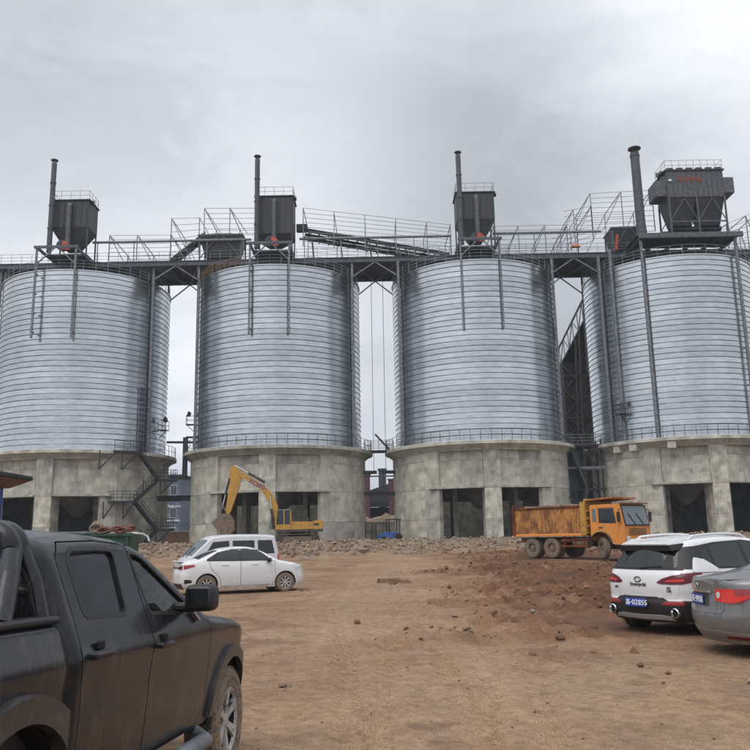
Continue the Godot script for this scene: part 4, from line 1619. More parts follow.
	bg.box(Vector3.ZERO, Vector3(5.0, 0.5, 0.04))
	bg.box(Vector3(0, 0.27, 0), Vector3(5.0, 0.06, 0.4))
	bg.box(Vector3(0, -0.27, 0), Vector3(5.0, 0.06, 0.4))
	put(bg, "beam", M.steel_black, bm)
	# walkway between the middle silos at ring height
	var wk := thing("ring_walkway", "railed steel walkway joining the ring slabs of the two middle silos", "walkway", Vector3(0.27, 11.35, -93.0))
	var wg := G.new()
	wg.box(Vector3(0, 0, 0), Vector3(3.6, 0.2, 1.6))
	put(wg, "deck", M.steel_black, wk)
	for z in [-0.8, 0.8]:
		var r := G.new()
		for k in 5:
			r.tube(Vector3(-1.7 + k * 0.85, 0.1, z), Vector3(-1.7 + k * 0.85, 1.25, z), 0.03, 5)
		for h in [0.45, 0.85, 1.25]:
			r.tube(Vector3(-1.75, h, z), Vector3(1.75, h, z), 0.028, 5)
		put(r, "railing", M.steel_rail, wk)
	var br := G.new()
	br.bar(Vector3(-0.4, 1.9, 1.2), Vector3(2.1, -0.9, 1.2), 0.2)
	put(br, "diagonal_strut", M.steel_black, wk)
	for q in [[-0.75, "black steel stub beam on the right flank of the excavator silo's base"], [1.35, "black steel stub beam on the left flank of the base behind the tipper truck"]]:
		var sb := thing("stub_beam", q[1], "beam", Vector3(q[0], 8.9, -92.0), 0.0, "stub beams between the middle silos")
		var g := G.new()
		g.rbox(Vector3.ZERO, Vector3(1.5, 0.36, 0.5), 0.03)
		put(g, "beam", M.steel_black, sb)
	var b2 := thing("black_beam", "black beam crossing the gap between the two middle silo bases", "beam", Vector3(0.35, 6.5, -92.5))
	var g2 := G.new()
	g2.box(Vector3.ZERO, Vector3(4.4, 0.45, 0.3))
	put(g2, "beam", M.steel_black, b2)
	var tp := thing("thin_pipe", "thin pale pipe crossing the gap between the two middle silo bases", "pipe", Vector3(0.35, 8.55, -93.4))
	var g3 := G.new()
	g3.tube(Vector3(-2.2, 0, 0), Vector3(2.2, 0, 0), 0.08, 8)
	put(g3, "pipe", M.steel_rail, tp)
	# steel stair tower between the tipper truck's silo and the rightmost one
	var t := thing("stair_tower", "dark steel stair tower in the gap left of the rightmost silo", "stair tower", Vector3(23.1, 1.0, -91.0))
	var to := -t.position
	for x in [21.2, 23.3, 25.3]:
		for z in [-90.2, -92.4]:
			var g := G.new()
			g.bar(Vector3(x, 1.0, z) + to, Vector3(x, 12.0, z) + to, 0.17)
			put(g, "post", M.steel_black, t)
	for y in [3.6, 6.4, 8.8, 11.3]:
		for z in [-90.2, -92.4]:
			var g := G.new()
			g.bar(Vector3(20.9, y, z) + to, Vector3(25.6, y, z) + to, 0.2, 0.28)
			put(g, "beam", M.steel_black if y != 8.8 else M.steel_rail, t)
		var dk := G.new()
		dk.box(Vector3(23.2, y + 0.1, -91.3) + to, Vector3(1.6 if y < 11 else 4.4, 0.06, 2.2))
		put(dk, "landing", M.steel_dark, t)
	for q in [[23.3, 1.2, 25.3, 3.6], [25.3, 1.2, 23.3, 3.6], [23.3, 3.8, 25.3, 6.4], [25.3, 3.8, 23.3, 6.4], [23.3, 6.6, 25.3, 8.8], [25.3, 6.6, 23.3, 8.8], [23.3, 9.0, 25.3, 11.2], [25.3, 9.0, 23.3, 11.2], [21.2, 9.0, 20.0, 11.2], [21.2, 5.0, 23.3, 7.6]]:
		var g := G.new()
		g.bar(Vector3(q[0], q[1], -92.4) + to, Vector3(q[2], q[3], -92.4) + to, 0.1)
		put(g, "brace", M.steel_dark, t)
	flight(t, Vector3(23.2, 6.5, -90.6) + to, Vector3(21.6, 11.3, -90.6) + to, Vector3(0, 0, 1), 1.3, M.stair_blue)
	flight(t, Vector3(22.0, 1.4, -90.6) + to, Vector3(23.2, 6.4, -90.6) + to, Vector3(0, 0, 1), 1.3, M.stair_blue)
	var sc := G.new()
	sc.hexa([Vector3(21.5, 6.4, -91.0) + to, Vector3(23.4, 6.4, -91.0) + to, Vector3(23.4, 6.4, -90.94) + to, Vector3(21.5, 6.4, -90.94) + to, Vector3(21.6, 11.0, -91.0) + to, Vector3(22.9, 11.0, -91.0) + to, Vector3(22.9, 11.0, -90.94) + to, Vector3(21.6, 11.0, -90.94) + to])
	sc.box(Vector3(22.4, 4.1, -91.0) + to, Vector3(1.9, 4.4, 0.06))
	put(sc, "side_sheet", M.stair_blue, t)
	var rl := G.new()
	for y in [5.7, 11.4]:
		var x0: float = 19.6 if y < 6 else 20.6
		var x1: float = 21.3 if y < 6 else 25.4
		for k in 5:
			var x: float = lerpf(x0, x1, k / 4.0)
			rl.tube(Vector3(x, y, -89.6) + to, Vector3(x, y + 1.1, -89.6) + to, 0.03, 5)
		for h in [0.0, 0.4, 0.75, 1.1]:
			rl.tube(Vector3(x0, y + h, -89.6) + to, Vector3(x1, y + h, -89.6) + to, 0.03, 5)
	put(rl, "railing", M.steel_rail, t)
	for q in [[19.9, 9.6, 21.4, 11.0], [19.9, 4.0, 21.3, 5.6]]:
		var g := G.new()
		g.bar(Vector3(q[0], q[1], -89.6) + to, Vector3(q[2], q[3], -89.6) + to, 0.12)
		put(g, "bracket", M.steel_dark, t)
	# inclined gallery running back and down behind the gap
	var ga := thing("inclined_gallery", "dark inclined conveyor gallery dropping away behind the gap left of the rightmost silo", "conveyor gallery", Vector3(28.8, 1.0, -97.5))
	var a := Vector3(0, 28.0, 0)
	var b := Vector3(0, 3.0, -128.0)
	var dn := (b - a).normalized()
	var upv := Vector3.RIGHT.cross(dn).normalized()
	if upv.y < 0:
		upv = -upv
	var bott := G.new()
	bott.bar(a, b, 3.4, 0.12)
	put(bott, "floor_plate", M.dark_clad, ga)
	for sx in [-1.7, 1.7]:
		for hh in [0.0, 2.7]:
			var ch := G.new()
			ch.bar(a + Vector3(sx, 0, 0) + upv * hh, b + Vector3(sx, 0, 0) + upv * hh, 0.2)
			put(ch, "chord", M.steel_grey, ga)
		for k in 46:
			var p := a.lerp(b, k / 46.0) + Vector3(sx, 0, 0)
			var q2 := a.lerp(b, (k + 1) / 46.0) + Vector3(sx, 0, 0)
			var g := G.new()
			g.bar(p, p + upv * 2.7, 0.1)
			if k % 2 == 0:
				g.bar(p, q2 + upv * 2.7, 0.1)
			else:
				g.bar(p + upv * 2.7, q2, 0.1)
			put(g, "truss_web", M.steel_grey, ga)
	var inner := G.new()
	inner.bar(a + upv * 0.7, b + upv * 0.7, 1.6, 0.5)
	put(inner, "belt_casing", M.dark_clad, ga)
	for kk in 3:
		var t2: float = [0.05, 0.30, 0.60][kk]
		var p := a.lerp(b, t2)
		var tr := thing("trestle", ["nearest braced trestle tower under the inclined gallery", "middle braced trestle tower under the inclined gallery", "farthest braced trestle tower under the inclined gallery"][kk], "trestle", ga.position + Vector3(p.x, 0, p.z), 0.0, "trestles under the inclined gallery")
		var H := p.y - 0.1
		for sx in [-1, 1]:
			for sz in [-1, 1]:
				var g := G.new()
				g.bar(Vector3(sx * 2.6, 0, sz * 1.6), Vector3(sx * 1.7, H, sz * 1.2), 0.22)
				put(g, "leg", M.steel_brown, tr)
		var nl := int(H / 3.2)
		for i in nl:
			var y0 := H * i / nl
			var y1 := H * (i + 1) / nl
			var w0 := lerpf(2.6, 1.7, float(i) / nl)
			var w1 := lerpf(2.6, 1.7, float(i + 1) / nl)
			var g := G.new()
			for z in [-1.4, 1.4]:
				g.bar(Vector3(-w0, y0, z), Vector3(w1, y1, z), 0.11)
				g.bar(Vector3(w0, y0, z), Vector3(-w1, y1, z), 0.11)
				g.bar(Vector3(-w1, y1, z), Vector3(w1, y1, z), 0.14)
			for x in [-1, 1]:
				g.bar(Vector3(x * w0, y0, -1.5), Vector3(x * w1, y1, 1.4), 0.09)
			put(g, "bracing", M.steel_brown, tr)
	var tw := thing("dark_tower", "tall dark clad transfer tower far behind the gap left of the rightmost silo", "building", Vector3(30.2, 1.0, -114.5))
	var wg2 := G.new()
	wg2.box(Vector3(0, 12.2, 0), Vector3(7.5, 24.4, 6.0))
	put(wg2, "wall", M.dark_clad, tw)
	for k in 8:
		var g := G.new()
		g.box(Vector3(0, 3.0 * k + 1.5, 3.06), Vector3(7.5, 0.25, 0.12))
		put(g, "girt", M.steel_brown, tw)
	for k in 4:
		var g := G.new()
		g.box(Vector3(-3.6 + k * 2.4, 12.2, 3.12), Vector3(0.25, 24.4, 0.14))
		put(g, "post", M.steel_brown, tw)
	for k in 7:
		var g := G.new()
		g.bar(Vector3(-3.5, k * 3.4, 3.2), Vector3(-0.5, k * 3.4 + 3.4, 3.2), 0.16)
		g.bar(Vector3(-0.5, k * 3.4, 3.26), Vector3(-3.5, k * 3.4 + 3.4, 3.26), 0.16)
		put(g, "brace", M.steel_brown, tw)
	# thin cables hanging in the gap between the middle silos
	for q in [[-0.35, "hanging cable nearer the excavator's silo in the middle gap"], [1.05, "hanging cable nearer the tipper truck's silo in the middle gap"]]:
		var cb := thing("hanging_cable", q[1], "cable", Vector3(q[0], 9.0, -93.4), 0.0, "cables between the middle silos")
		var g := G.new()
		g.tube(Vector3.ZERO, Vector3(0.1, 24.4, 0), 0.03, 5)
		put(g, "cable", M.steel_grey, cb)

# ---------------------------------------------------------------- far buildings
func window_grid(o: Node3D, x0: float, x1: float, n: int, y: float, h: float, z: float, w: float):
	for k in n:
		var x := lerpf(x0, x1, (k + 0.5) / n)
		var g := G.new()
		g.box(Vector3(x, y, z + 0.02), Vector3(w, h, 0.12))
		var f := put(g, "window", M.white_band, o)
		var p := G.new()
		p.box(Vector3(x - w * 0.23, y, z + 0.09), Vector3(w * 0.40, h * 0.86, 0.04))
		p.box(Vector3(x + w * 0.23, y, z + 0.09), Vector3(w * 0.40, h * 0.86, 0.04))
		put(p, "pane", M.window_dark, f)

func build_background():
	var b := thing("blue_building", "blue grey three-storey building with white bands, far behind the leftmost silo", "building", Vector3(-42.2, 1.0, -155.0))
	var g := G.new()
	g.box(Vector3(0, 6.4, -5), Vector3(9.0, 12.8, 10.0))
	put(g, "wall", M.blue_wall, b)
	var r := G.new()
	r.box(Vector3(0, 12.95, -5), Vector3(10.2, 0.35, 11.2))
	put(r, "roof", M.roof_grey, b)
	for y in [4.4, 7.1, 8.3]:
		var w := G.new()
		w.box(Vector3(0, y, 0.06), Vector3(9.06, 0.35, 0.14))
		put(w, "band", M.white_band, b)
	for y in [2.2, 5.9, 10.2]:
		window_grid(b, -4.2, 4.2, 4, y, 2.0, 0.0, 1.2)
	var s := thing("gable_shed", "small grey gabled shed beside the far blue building", "shed", Vector3(-36.0, 1.0, -165.0))
	var sg := G.new()
	sg.extrude(V2([-3.6, 0, 3.6, 0, 3.6, 5.8, 0, 6.9, -3.6, 5.8]), -8.0, 0.0)
	put(sg, "wall", M.grey_render, s)
	for sx in [-1.0, 1.0]:
		var rf := G.new()
		rf.hexa([Vector3(0, 6.95, 0.4), Vector3(sx * 4.1, 5.7, 0.4), Vector3(sx * 4.1, 5.7, -8.4), Vector3(0, 6.95, -8.4), Vector3(0, 7.15, 0.4), Vector3(sx * 4.1, 5.9, 0.4), Vector3(sx * 4.1, 5.9, -8.4), Vector3(0, 7.15, -8.4)])
		put(rf, "roof", M.roof_grey, s)
	window_grid(s, -2.6, 2.6, 2, 2.6, 1.6, 0.0, 0.9)
	var rails := thing("roof_fence", "pale railing on a far flat roof above the grey shed", "railing", Vector3(-37.0, 9.0, -172.0))
	var rg := G.new()
	for k in 9:
		rg.tube(Vector3(-5 + k * 1.25, 0, 0), Vector3(-5 + k * 1.25, 2.2, 0), 0.06, 5)
	for h in [0.4, 1.3, 2.2]:
		rg.tube(Vector3(-5, h, 0), Vector3(5, h, 0), 0.05, 5)
	rg.box(Vector3(0, -4.0, -2), Vector3(10, 7.9, 3))
	put(rg, "railing", M.white_band, rails)
	# boundary walls
	for q in [[-39.0, -118.0, 30.0, 2.0, 0, "low brown boundary wall behind the gap beside the leftmost silo"], [1.0, -109.0, 24.0, 2.6, 1, "grey block wall behind the gap between the two middle silos"], [16.0, -108.0, 19.0, 5.7, 1, "tall grey block wall seen through the base behind the tipper truck"], [-15.5, -108.5, 17.0, 5.7, 1, "tall grey block wall seen through the base behind the excavator"]]:
		var w := thing("boundary_wall", q[5], "wall", Vector3(q[0], 0.9, q[1]), 0.0, "walls behind the silos")
		var wg := G.new()
		wg.box(Vector3(0, q[3] * 0.5, 0), Vector3(q[2], q[3], 0.4))
		put(wg, "wall", M.plank if q[4] == 0 else M.concrete2, w)
		var cg := G.new()
		cg.box(Vector3(0, q[3] + 0.06, 0), Vector3(q[2] + 0.1, 0.12, 0.5))
		put(cg, "coping", M.concrete1, w)
		if q[4] == 1:
			var x: float = -q[2] * 0.5 + 0.3
			while x < q[2] * 0.5:
				var pg := G.new()
				pg.box(Vector3(x, q[3] * 0.5, 0.25), Vector3(0.4, q[3] - 0.02, 0.12))
				put(pg, "pier", M.concrete1, w)
				x += 3.4
	# warehouse with dark roof behind the middle gap
	var wh := thing("warehouse", "open warehouse with dark sloping roof behind the middle gap", "building", Vector3(0.0, 1.0, -140.0))
	var rf2 := G.new()
	rf2.hexa([Vector3(-6, 6.2, 0), Vector3(12, 6.9, 0), Vector3(12, 6.9, -18), Vector3(-6, 6.2, -18), Vector3(-6, 7.0, 0), Vector3(12, 13.0, 0), Vector3(12, 13.0, -18), Vector3(-6, 7.0, -18)])
	put(rf2, "roof", M.roof_grey, wh)
	var bm := G.new()
	bm.box(Vector3(3, 6.1, 0.2), Vector3(18, 0.9, 0.4))
	put(bm, "eaves_beam", M.steel_dark, wh)
	for x in [-5.5, 5.6, 9.5]:
		var cg := G.new()
		cg.box(Vector3(x, 3.1, -0.4), Vector3(0.6, 6.2, 0.6))
		put(cg, "column", M.steel_dark, wh)
	var bw := G.new()
	bw.box(Vector3(3, 3.1, -17), Vector3(18, 6.2, 0.3))
	put(bw, "back_wall", M.dark_clad, wh)
	for q in [[-1.75, 11.3, 4.9, "red steel column left of the far chimney behind the middle gap"], [2.35, 10.1, 5.0, "red steel column under the warehouse roof at the right of the middle gap"]]:
		var c := thing("red_column", q[3], "column", Vector3(q[0], 1.0, -138.0), 0.0, "red columns behind the middle gap")
		var cg := G.new()
		cg.box(Vector3(0, q[1] * 0.5, 0), Vector3(0.14, q[1], 0.9))
		cg.box(Vector3(0, q[1] * 0.5, 0.45), Vector3(0.9, q[1], 0.08))
		put(cg, "column", M.column_red, c)
		var cp := G.new()
		cp.box(Vector3(0, q[1] + 0.1, 0), Vector3(1.2, 0.2, 1.2))
		put(cp, "cap_plate", M.column_red, c)
	for q in [[1.05, 13.5, 0.75, "dark square chimney rising above the far warehouse roof"], [-1.95, 12.5, 0.55, "short dark chimney at the left end of the far warehouse"]]:
		var c := thing("far_chimney", q[3], "chimney", Vector3(q[0], 1.0, -160.0), 0.0, "chimneys behind the middle gap")
		var cg := G.new()
		cg.tube(Vector3(0, 0, 0), Vector3(0, q[1], 0), q[2], 12)
		put(cg, "shaft", M.roof_grey, c)
		var rg2 := G.new()
		rg2.tube(Vector3(0, q[1], 0), Vector3(0, q[1] + 0.4, 0), q[2] + 0.18, 12)
		put(rg2, "rim", M.roof_grey, c)
	var mound := thing("earth_mound", "pale brown earth mound in front of the far warehouse", "mound", Vector3(0.5, 0.9, -122.0))
	var mg := G.new()
	var rows := []
	for j in 11:
		var row := []
		for i in 25:
			var x := (i - 12) * 0.75
			var z := (j - 5) * 0.9
			var e := maxf(0.0, 1.0 - pow(x / 9.0, 2.0) - pow(z / 4.5, 2.0))
			row.append(Vector3(x, e * 4.6 * (0.8 + 0.35 * n_mid.get_noise_2d(x * 0.6, z)) - 0.05, z))
		rows.append(row)
	for j in 10:
		for i in 24:
			mg.quad(rows[j][i], rows[j][i + 1], rows[j + 1][i + 1], rows[j + 1][i], Vector3.UP)
	put(mg, "soil", M.rock0, mound)
	# blue machine in the middle gap
	var tr := thing("blue_tractor", "small blue machine with dark frame parked in the middle gap", "machine", Vector3(1.25, 1.05, -86.8), 0.3)
	var bd := G.new()
	bd.rbox(Vector3(0.1, 0.75, 0), Vector3(1.7, 0.7, 0.9), 0.08)
	bd.rbox(Vector3(-0.9, 0.55, 0), Vector3(0.7, 0.6, 0.8), 0.06)
	put(bd, "body", M.tractor_blue, tr)
	var fr := G.new()
	for x in [-0.2, 0.95]:
		for z in [-0.45, 0.45]:
			fr.bar(Vector3(x, 1.0, z), Vector3(x, 2.35, z), 0.09)
	fr.box(Vector3(0.4, 2.4, 0), Vector3(1.5, 0.1, 1.1))
	put(fr, "canopy_frame", M.steel_black, tr)
	for q in [[-0.85, 0.34], [0.75, 0.5]]:
		for z in [-0.5, 0.5]:
			wheel(tr, "wheel", Vector3(q[0], q[1], z), q[1], 0.26, signf(z), M.tyre, M.steel_dark, 0)
	var cr := thing("machine_frame", "tall thin black machine frame left of the small blue machine", "machine", Vector3(-0.8, 1.05, -86.9))
	var cg2 := G.new()
	for x in [-0.55, 0.1, 0.6]:
		cg2.bar(Vector3(x, 0, 0), Vector3(x, 2.2 - absf(x) * 0.4, 0), 0.12)
	cg2.bar(Vector3(-0.55, 1.1, 0), Vector3(0.6, 1.1, 0), 0.1)
	cg2.bar(Vector3(-0.7, 0.1, 0), Vector3(0.8, 0.1, 0), 0.25, 0.4)
	put(cg2, "frame", M.steel_black, cr)
	# small white van far behind, seen through the base
	var wv := thing("far_car", "tiny white car seen through the opening of the base behind the tipper truck", "car", Vector3(8.6, 1.0, -100.0), 0.2)
	var wb := G.new()
	wb.extrude(smooth_closed(V2([-1.2, 0.3, 1.2, 0.3, 1.25, 0.9, 0.75, 1.0, 0.35, 1.55, -1.1, 1.55, -1.2, 1.0]), 0.1), -0.75, 0.75)
	put(wb, "body", M.white_paint, wv)
	var ww := G.new()
	ww.box(Vector3(-0.3, 1.22, 0), Vector3(1.2, 0.36, 1.53))
	put(ww, "window", M.glass, wv)
	for x in [-0.8, 0.8]:
		for z in [-0.68, 0.68]:
			wheel(wv, "wheel", Vector3(x, 0.3, z), 0.3, 0.18, signf(z), M.tyre, M.steel_dark, 0)

# ---------------------------------------------------------------- small things in the yard
func build_small_things():
	# blue shed corner at the left edge
	var sh := thing("blue_shed", "blue steel kiosk with dark overhanging roof at the left edge", "shed", Vector3(-16.95, 0, -31.0))
	var g := G.new()
	g.rbox(Vector3(0, 1.95, 0), Vector3(3.8, 3.9, 3.0), 0.03)
	put(g, "wall", M.shed_blue, sh)
	var p := G.new()
	p.box(Vector3(1.84, 1.95, 1.45), Vector3(0.3, 3.9, 0.3))
	put(p, "corner_post", M.shed_blue, sh)
	var r := G.new()
	r.hexa([Vector3(-2.3, 3.92, -1.8), Vector3(2.0, 3.92, -1.8), Vector3(2.0, 3.92, 1.6), Vector3(-2.3, 3.92, 1.6), Vector3(-2.9, 4.25, -2.4), Vector3(2.6, 4.25, -2.4), Vector3(2.6, 4.25, 2.2), Vector3(-2.9, 4.25, 2.2)])
	put(r, "roof_soffit", M.plank, sh)
	var rt := G.new()
	rt.rbox(Vector3(-0.15, 4.35, -0.1), Vector3(5.6, 0.18, 4.8), 0.04)
	put(rt, "roof", M.tarp_green, sh)
	var w := G.new()
	w.box(Vector3(0.4, 2.3, 1.53), Vector3(1.4, 1.2, 0.05))
	put(w, "window", M.glass, sh)
	# green skip with scrap behind the pickup
	var sk := thing("green_skip", "dark green steel skip behind the black pickup's roof", "skip", Vector3(-13.6, 0.02, -40.0), 0.1)
	var b := G.new()
	b.hexa([Vector3(-2.2, 0.15, -1), Vector3(1.5, 0.15, -1), Vector3(1.5, 0.15, 1), Vector3(-2.2, 0.15, 1), Vector3(-2.6, 2.0, -1.1), Vector3(1.7, 2.0, -1.1), Vector3(1.7, 2.0, 1.1), Vector3(-2.6, 2.0, 1.1)])
	put(b, "bin", M.skip_green, sk)
	for k in 5:
		var q := G.new()
		q.box(Vector3(-1.9 + k * 0.85, 1.05, 1.1), Vector3(0.1, 1.75, 0.12))
		put(q, "rib", M.skip_green, sk)
	var rm := G.new()
	rm.box(Vector3(-0.45, 2.02, 1.12), Vector3(4.4, 0.12, 0.14))
	rm.box(Vector3(-0.45, 2.02, -1.12), Vector3(4.4, 0.12, 0.14))
	put(rm, "rim", M.skip_green, sk)
	var coils := [[-13.2, M.hose_red, 0.5, "coil of red brown hose lying on the green skip"], [-12.4, M.hose_red, 0.34, "smaller red brown hose loop at the right end of the green skip"], [-13.75, M.hose_tan, 0.32, "tan hose loop standing up on the green skip"]]
	for i in 3:
		var c := thing("hose_coil", coils[i][3], "hose", Vector3(coils[i][0], 2.16, -39.8), 0.0, "hoses on the green skip")
		var cg := G.new()
		var pts := []
		var rad: float = coils[i][2]
		for k in 60:
			var a := k * TAU / 20.0
			var rr := rad * (0.7 + 0.3 * sin(k * 0.37))
			if i == 2:
				pts.append(Vector3(cos(a) * rr, 0.28 + sin(a) * rr * 0.75, k * 0.006))
			else:
				pts.append(Vector3(cos(a) * rr * 1.6, 0.05 + 0.10 * sin(k * 0.8) + k * 0.003, sin(a) * rr))
		cg.path(pts, 0.055, 7)
		put(cg, "hose", coils[i][1], c)
	var pk := thing("flat_board", "long grey board lying across the left end of the green skip", "board", Vector3(-15.0, 2.16, -39.6), 0.05)
	var pg := G.new()
	pg.rbox(Vector3(0, 0, 0), Vector3(2.6, 0.12, 0.5), 0.02)
	put(pg, "board", M.steel_rail, pk)
	var wp := thing("white_pipe", "bent white pipe sticking out beside the green skip", "pipe", Vector3(-11.9, 2.0, -39.6))
	var wg := G.new()
	wg.path([Vector3(-0.6, 0.12, 0), Vector3(0.1, 0.1, 0), Vector3(0.5, 0.04, 0), Vector3(0.72, -0.08, 0), Vector3(0.8, -0.3, 0)], 0.06, 8)
	wg.tube(Vector3(-0.5, -2.0, 0), Vector3(-0.5, 0.1, 0), 0.05, 8)
	put(wg, "pipe", M.pole_white, wp)
	var wb := thing("white_bundle", "pale bundle lying inside the leftmost base opening", "bundle", Vector3(-36.7, 1.05, -86.0))
	var bg := G.new()
	bg.rbox(Vector3(0, 1.75, 0), Vector3(1.9, 0.3, 0.9), 0.1)
	bg.rbox(Vector3(0.2, 0.8, 0), Vector3(1.5, 1.6, 0.8), 0.1)
	put(bg, "bundle", M.white_band, wb)
	# planks and larger clods that can be told apart
	var pl := thing("broken_plank", "flat brown slab of broken board lying on the track beyond the white sedan's nose", "board", Vector3(0.55, ground_y(0.55, -30.6) + 0.05, -30.6), 0.1)
	var pg2 := G.new()
	pg2.hexa([Vector3(-0.62, -0.04, -0.2), Vector3(0.6, -0.06, -0.22), Vector3(0.66, -0.05, 0.2), Vector3(-0.5, -0.05, 0.22), Vector3(-0.6, 0.12, -0.16), Vector3(0.4, 0.16, -0.2), Vector3(0.5, 0.08, 0.16), Vector3(-0.55, 0.14, 0.2)])
	put(pg2, "slab", M.plank, pl)
	var rocks := [[3.35, -10.9, 0.11, 3, "reddish stone standing on the bare soil left of the grey sedan"], [3.5, -10.3, 0.075, 3, "small dark red stone beside the upright stone"], [-0.45, -16.6, 0.13, 3, "single dark clod on the track ahead of the pickup"], [1.55, -15.0, 0.16, 1, "flat dark clod pair nearer the churned soil"], [1.56, -14.4, 0.15, 1, "smaller flat clod just before the flat clod pair"], [2.2, -12.2, 0.13, 3, "brown clod lying alone on the right half of the track"], [3.1, -16.9, 0.14, 2, "pale stone at the edge of the churned red soil"], [4.2, -9.6, 0.11, 2, "white chip of stone in front of the grey sedan's bumper"], [4.75, -9.2, 0.26, 0, "broad tan clod below the grey sedan's rear bumper"], [-1.15, -9.9, 0.10, 1, "small clod on the track beside the pickup's front wheel"], [2.95, -13.7, 0.16, 3, "red clod at the lower edge of the churned soil"], [3.9, -12.6, 0.12, 0, "tan clod between the white SUV's wheel and the track"]]
	for q in rocks:
		var y := ground_y(q[0], q[1])
		var o := thing("soil_clod", q[4], "stone", Vector3(q[0], y + q[2] * 0.22, q[1]), q[0] * 3.0, "single clods on the track")
		var m := inst(o, "lump", stone_mesh(int(200 + q[0] * 37.0 + q[1] * 11.0), 0.6 if q[2] != 0.13 else 0.95, 2), M["rock%d" % q[3]])
		m.scale = Vector3.ONE * q[2] * 1.1
	# larger blocks in the rubble field, each its own thing
	var rr := RandomNumberGenerator.new()
	rr.seed = 8
	var shapes := []
	for k in 8:
		shapes.append(stone_mesh(300 + k, rr.randf_range(0.5, 0.8), 2))
	var n := 0
	while n < 140:
		var z := -rr.randf_range(56.0, 80.0)
		var x := rr.randf_range(-26.0, 20.0)
		if rubble(x, z) < 0.6:
			continue
		var s := rr.randf_range(0.32, 0.78)
		var o := inst(self, "rubble_block", shapes[rr.randi() % 8], M["rock%d" % [0, 1, 2, 2][rr.randi() % 4]], Vector3(x, ground_y(x, z) + s * 0.1, z), rr.randf() * TAU)
		o.scale = Vector3.ONE * s
		meta(o, "pale broken block in the rubble strip before the silo bases", "stone", "blocks in the rubble strip")
		n += 1

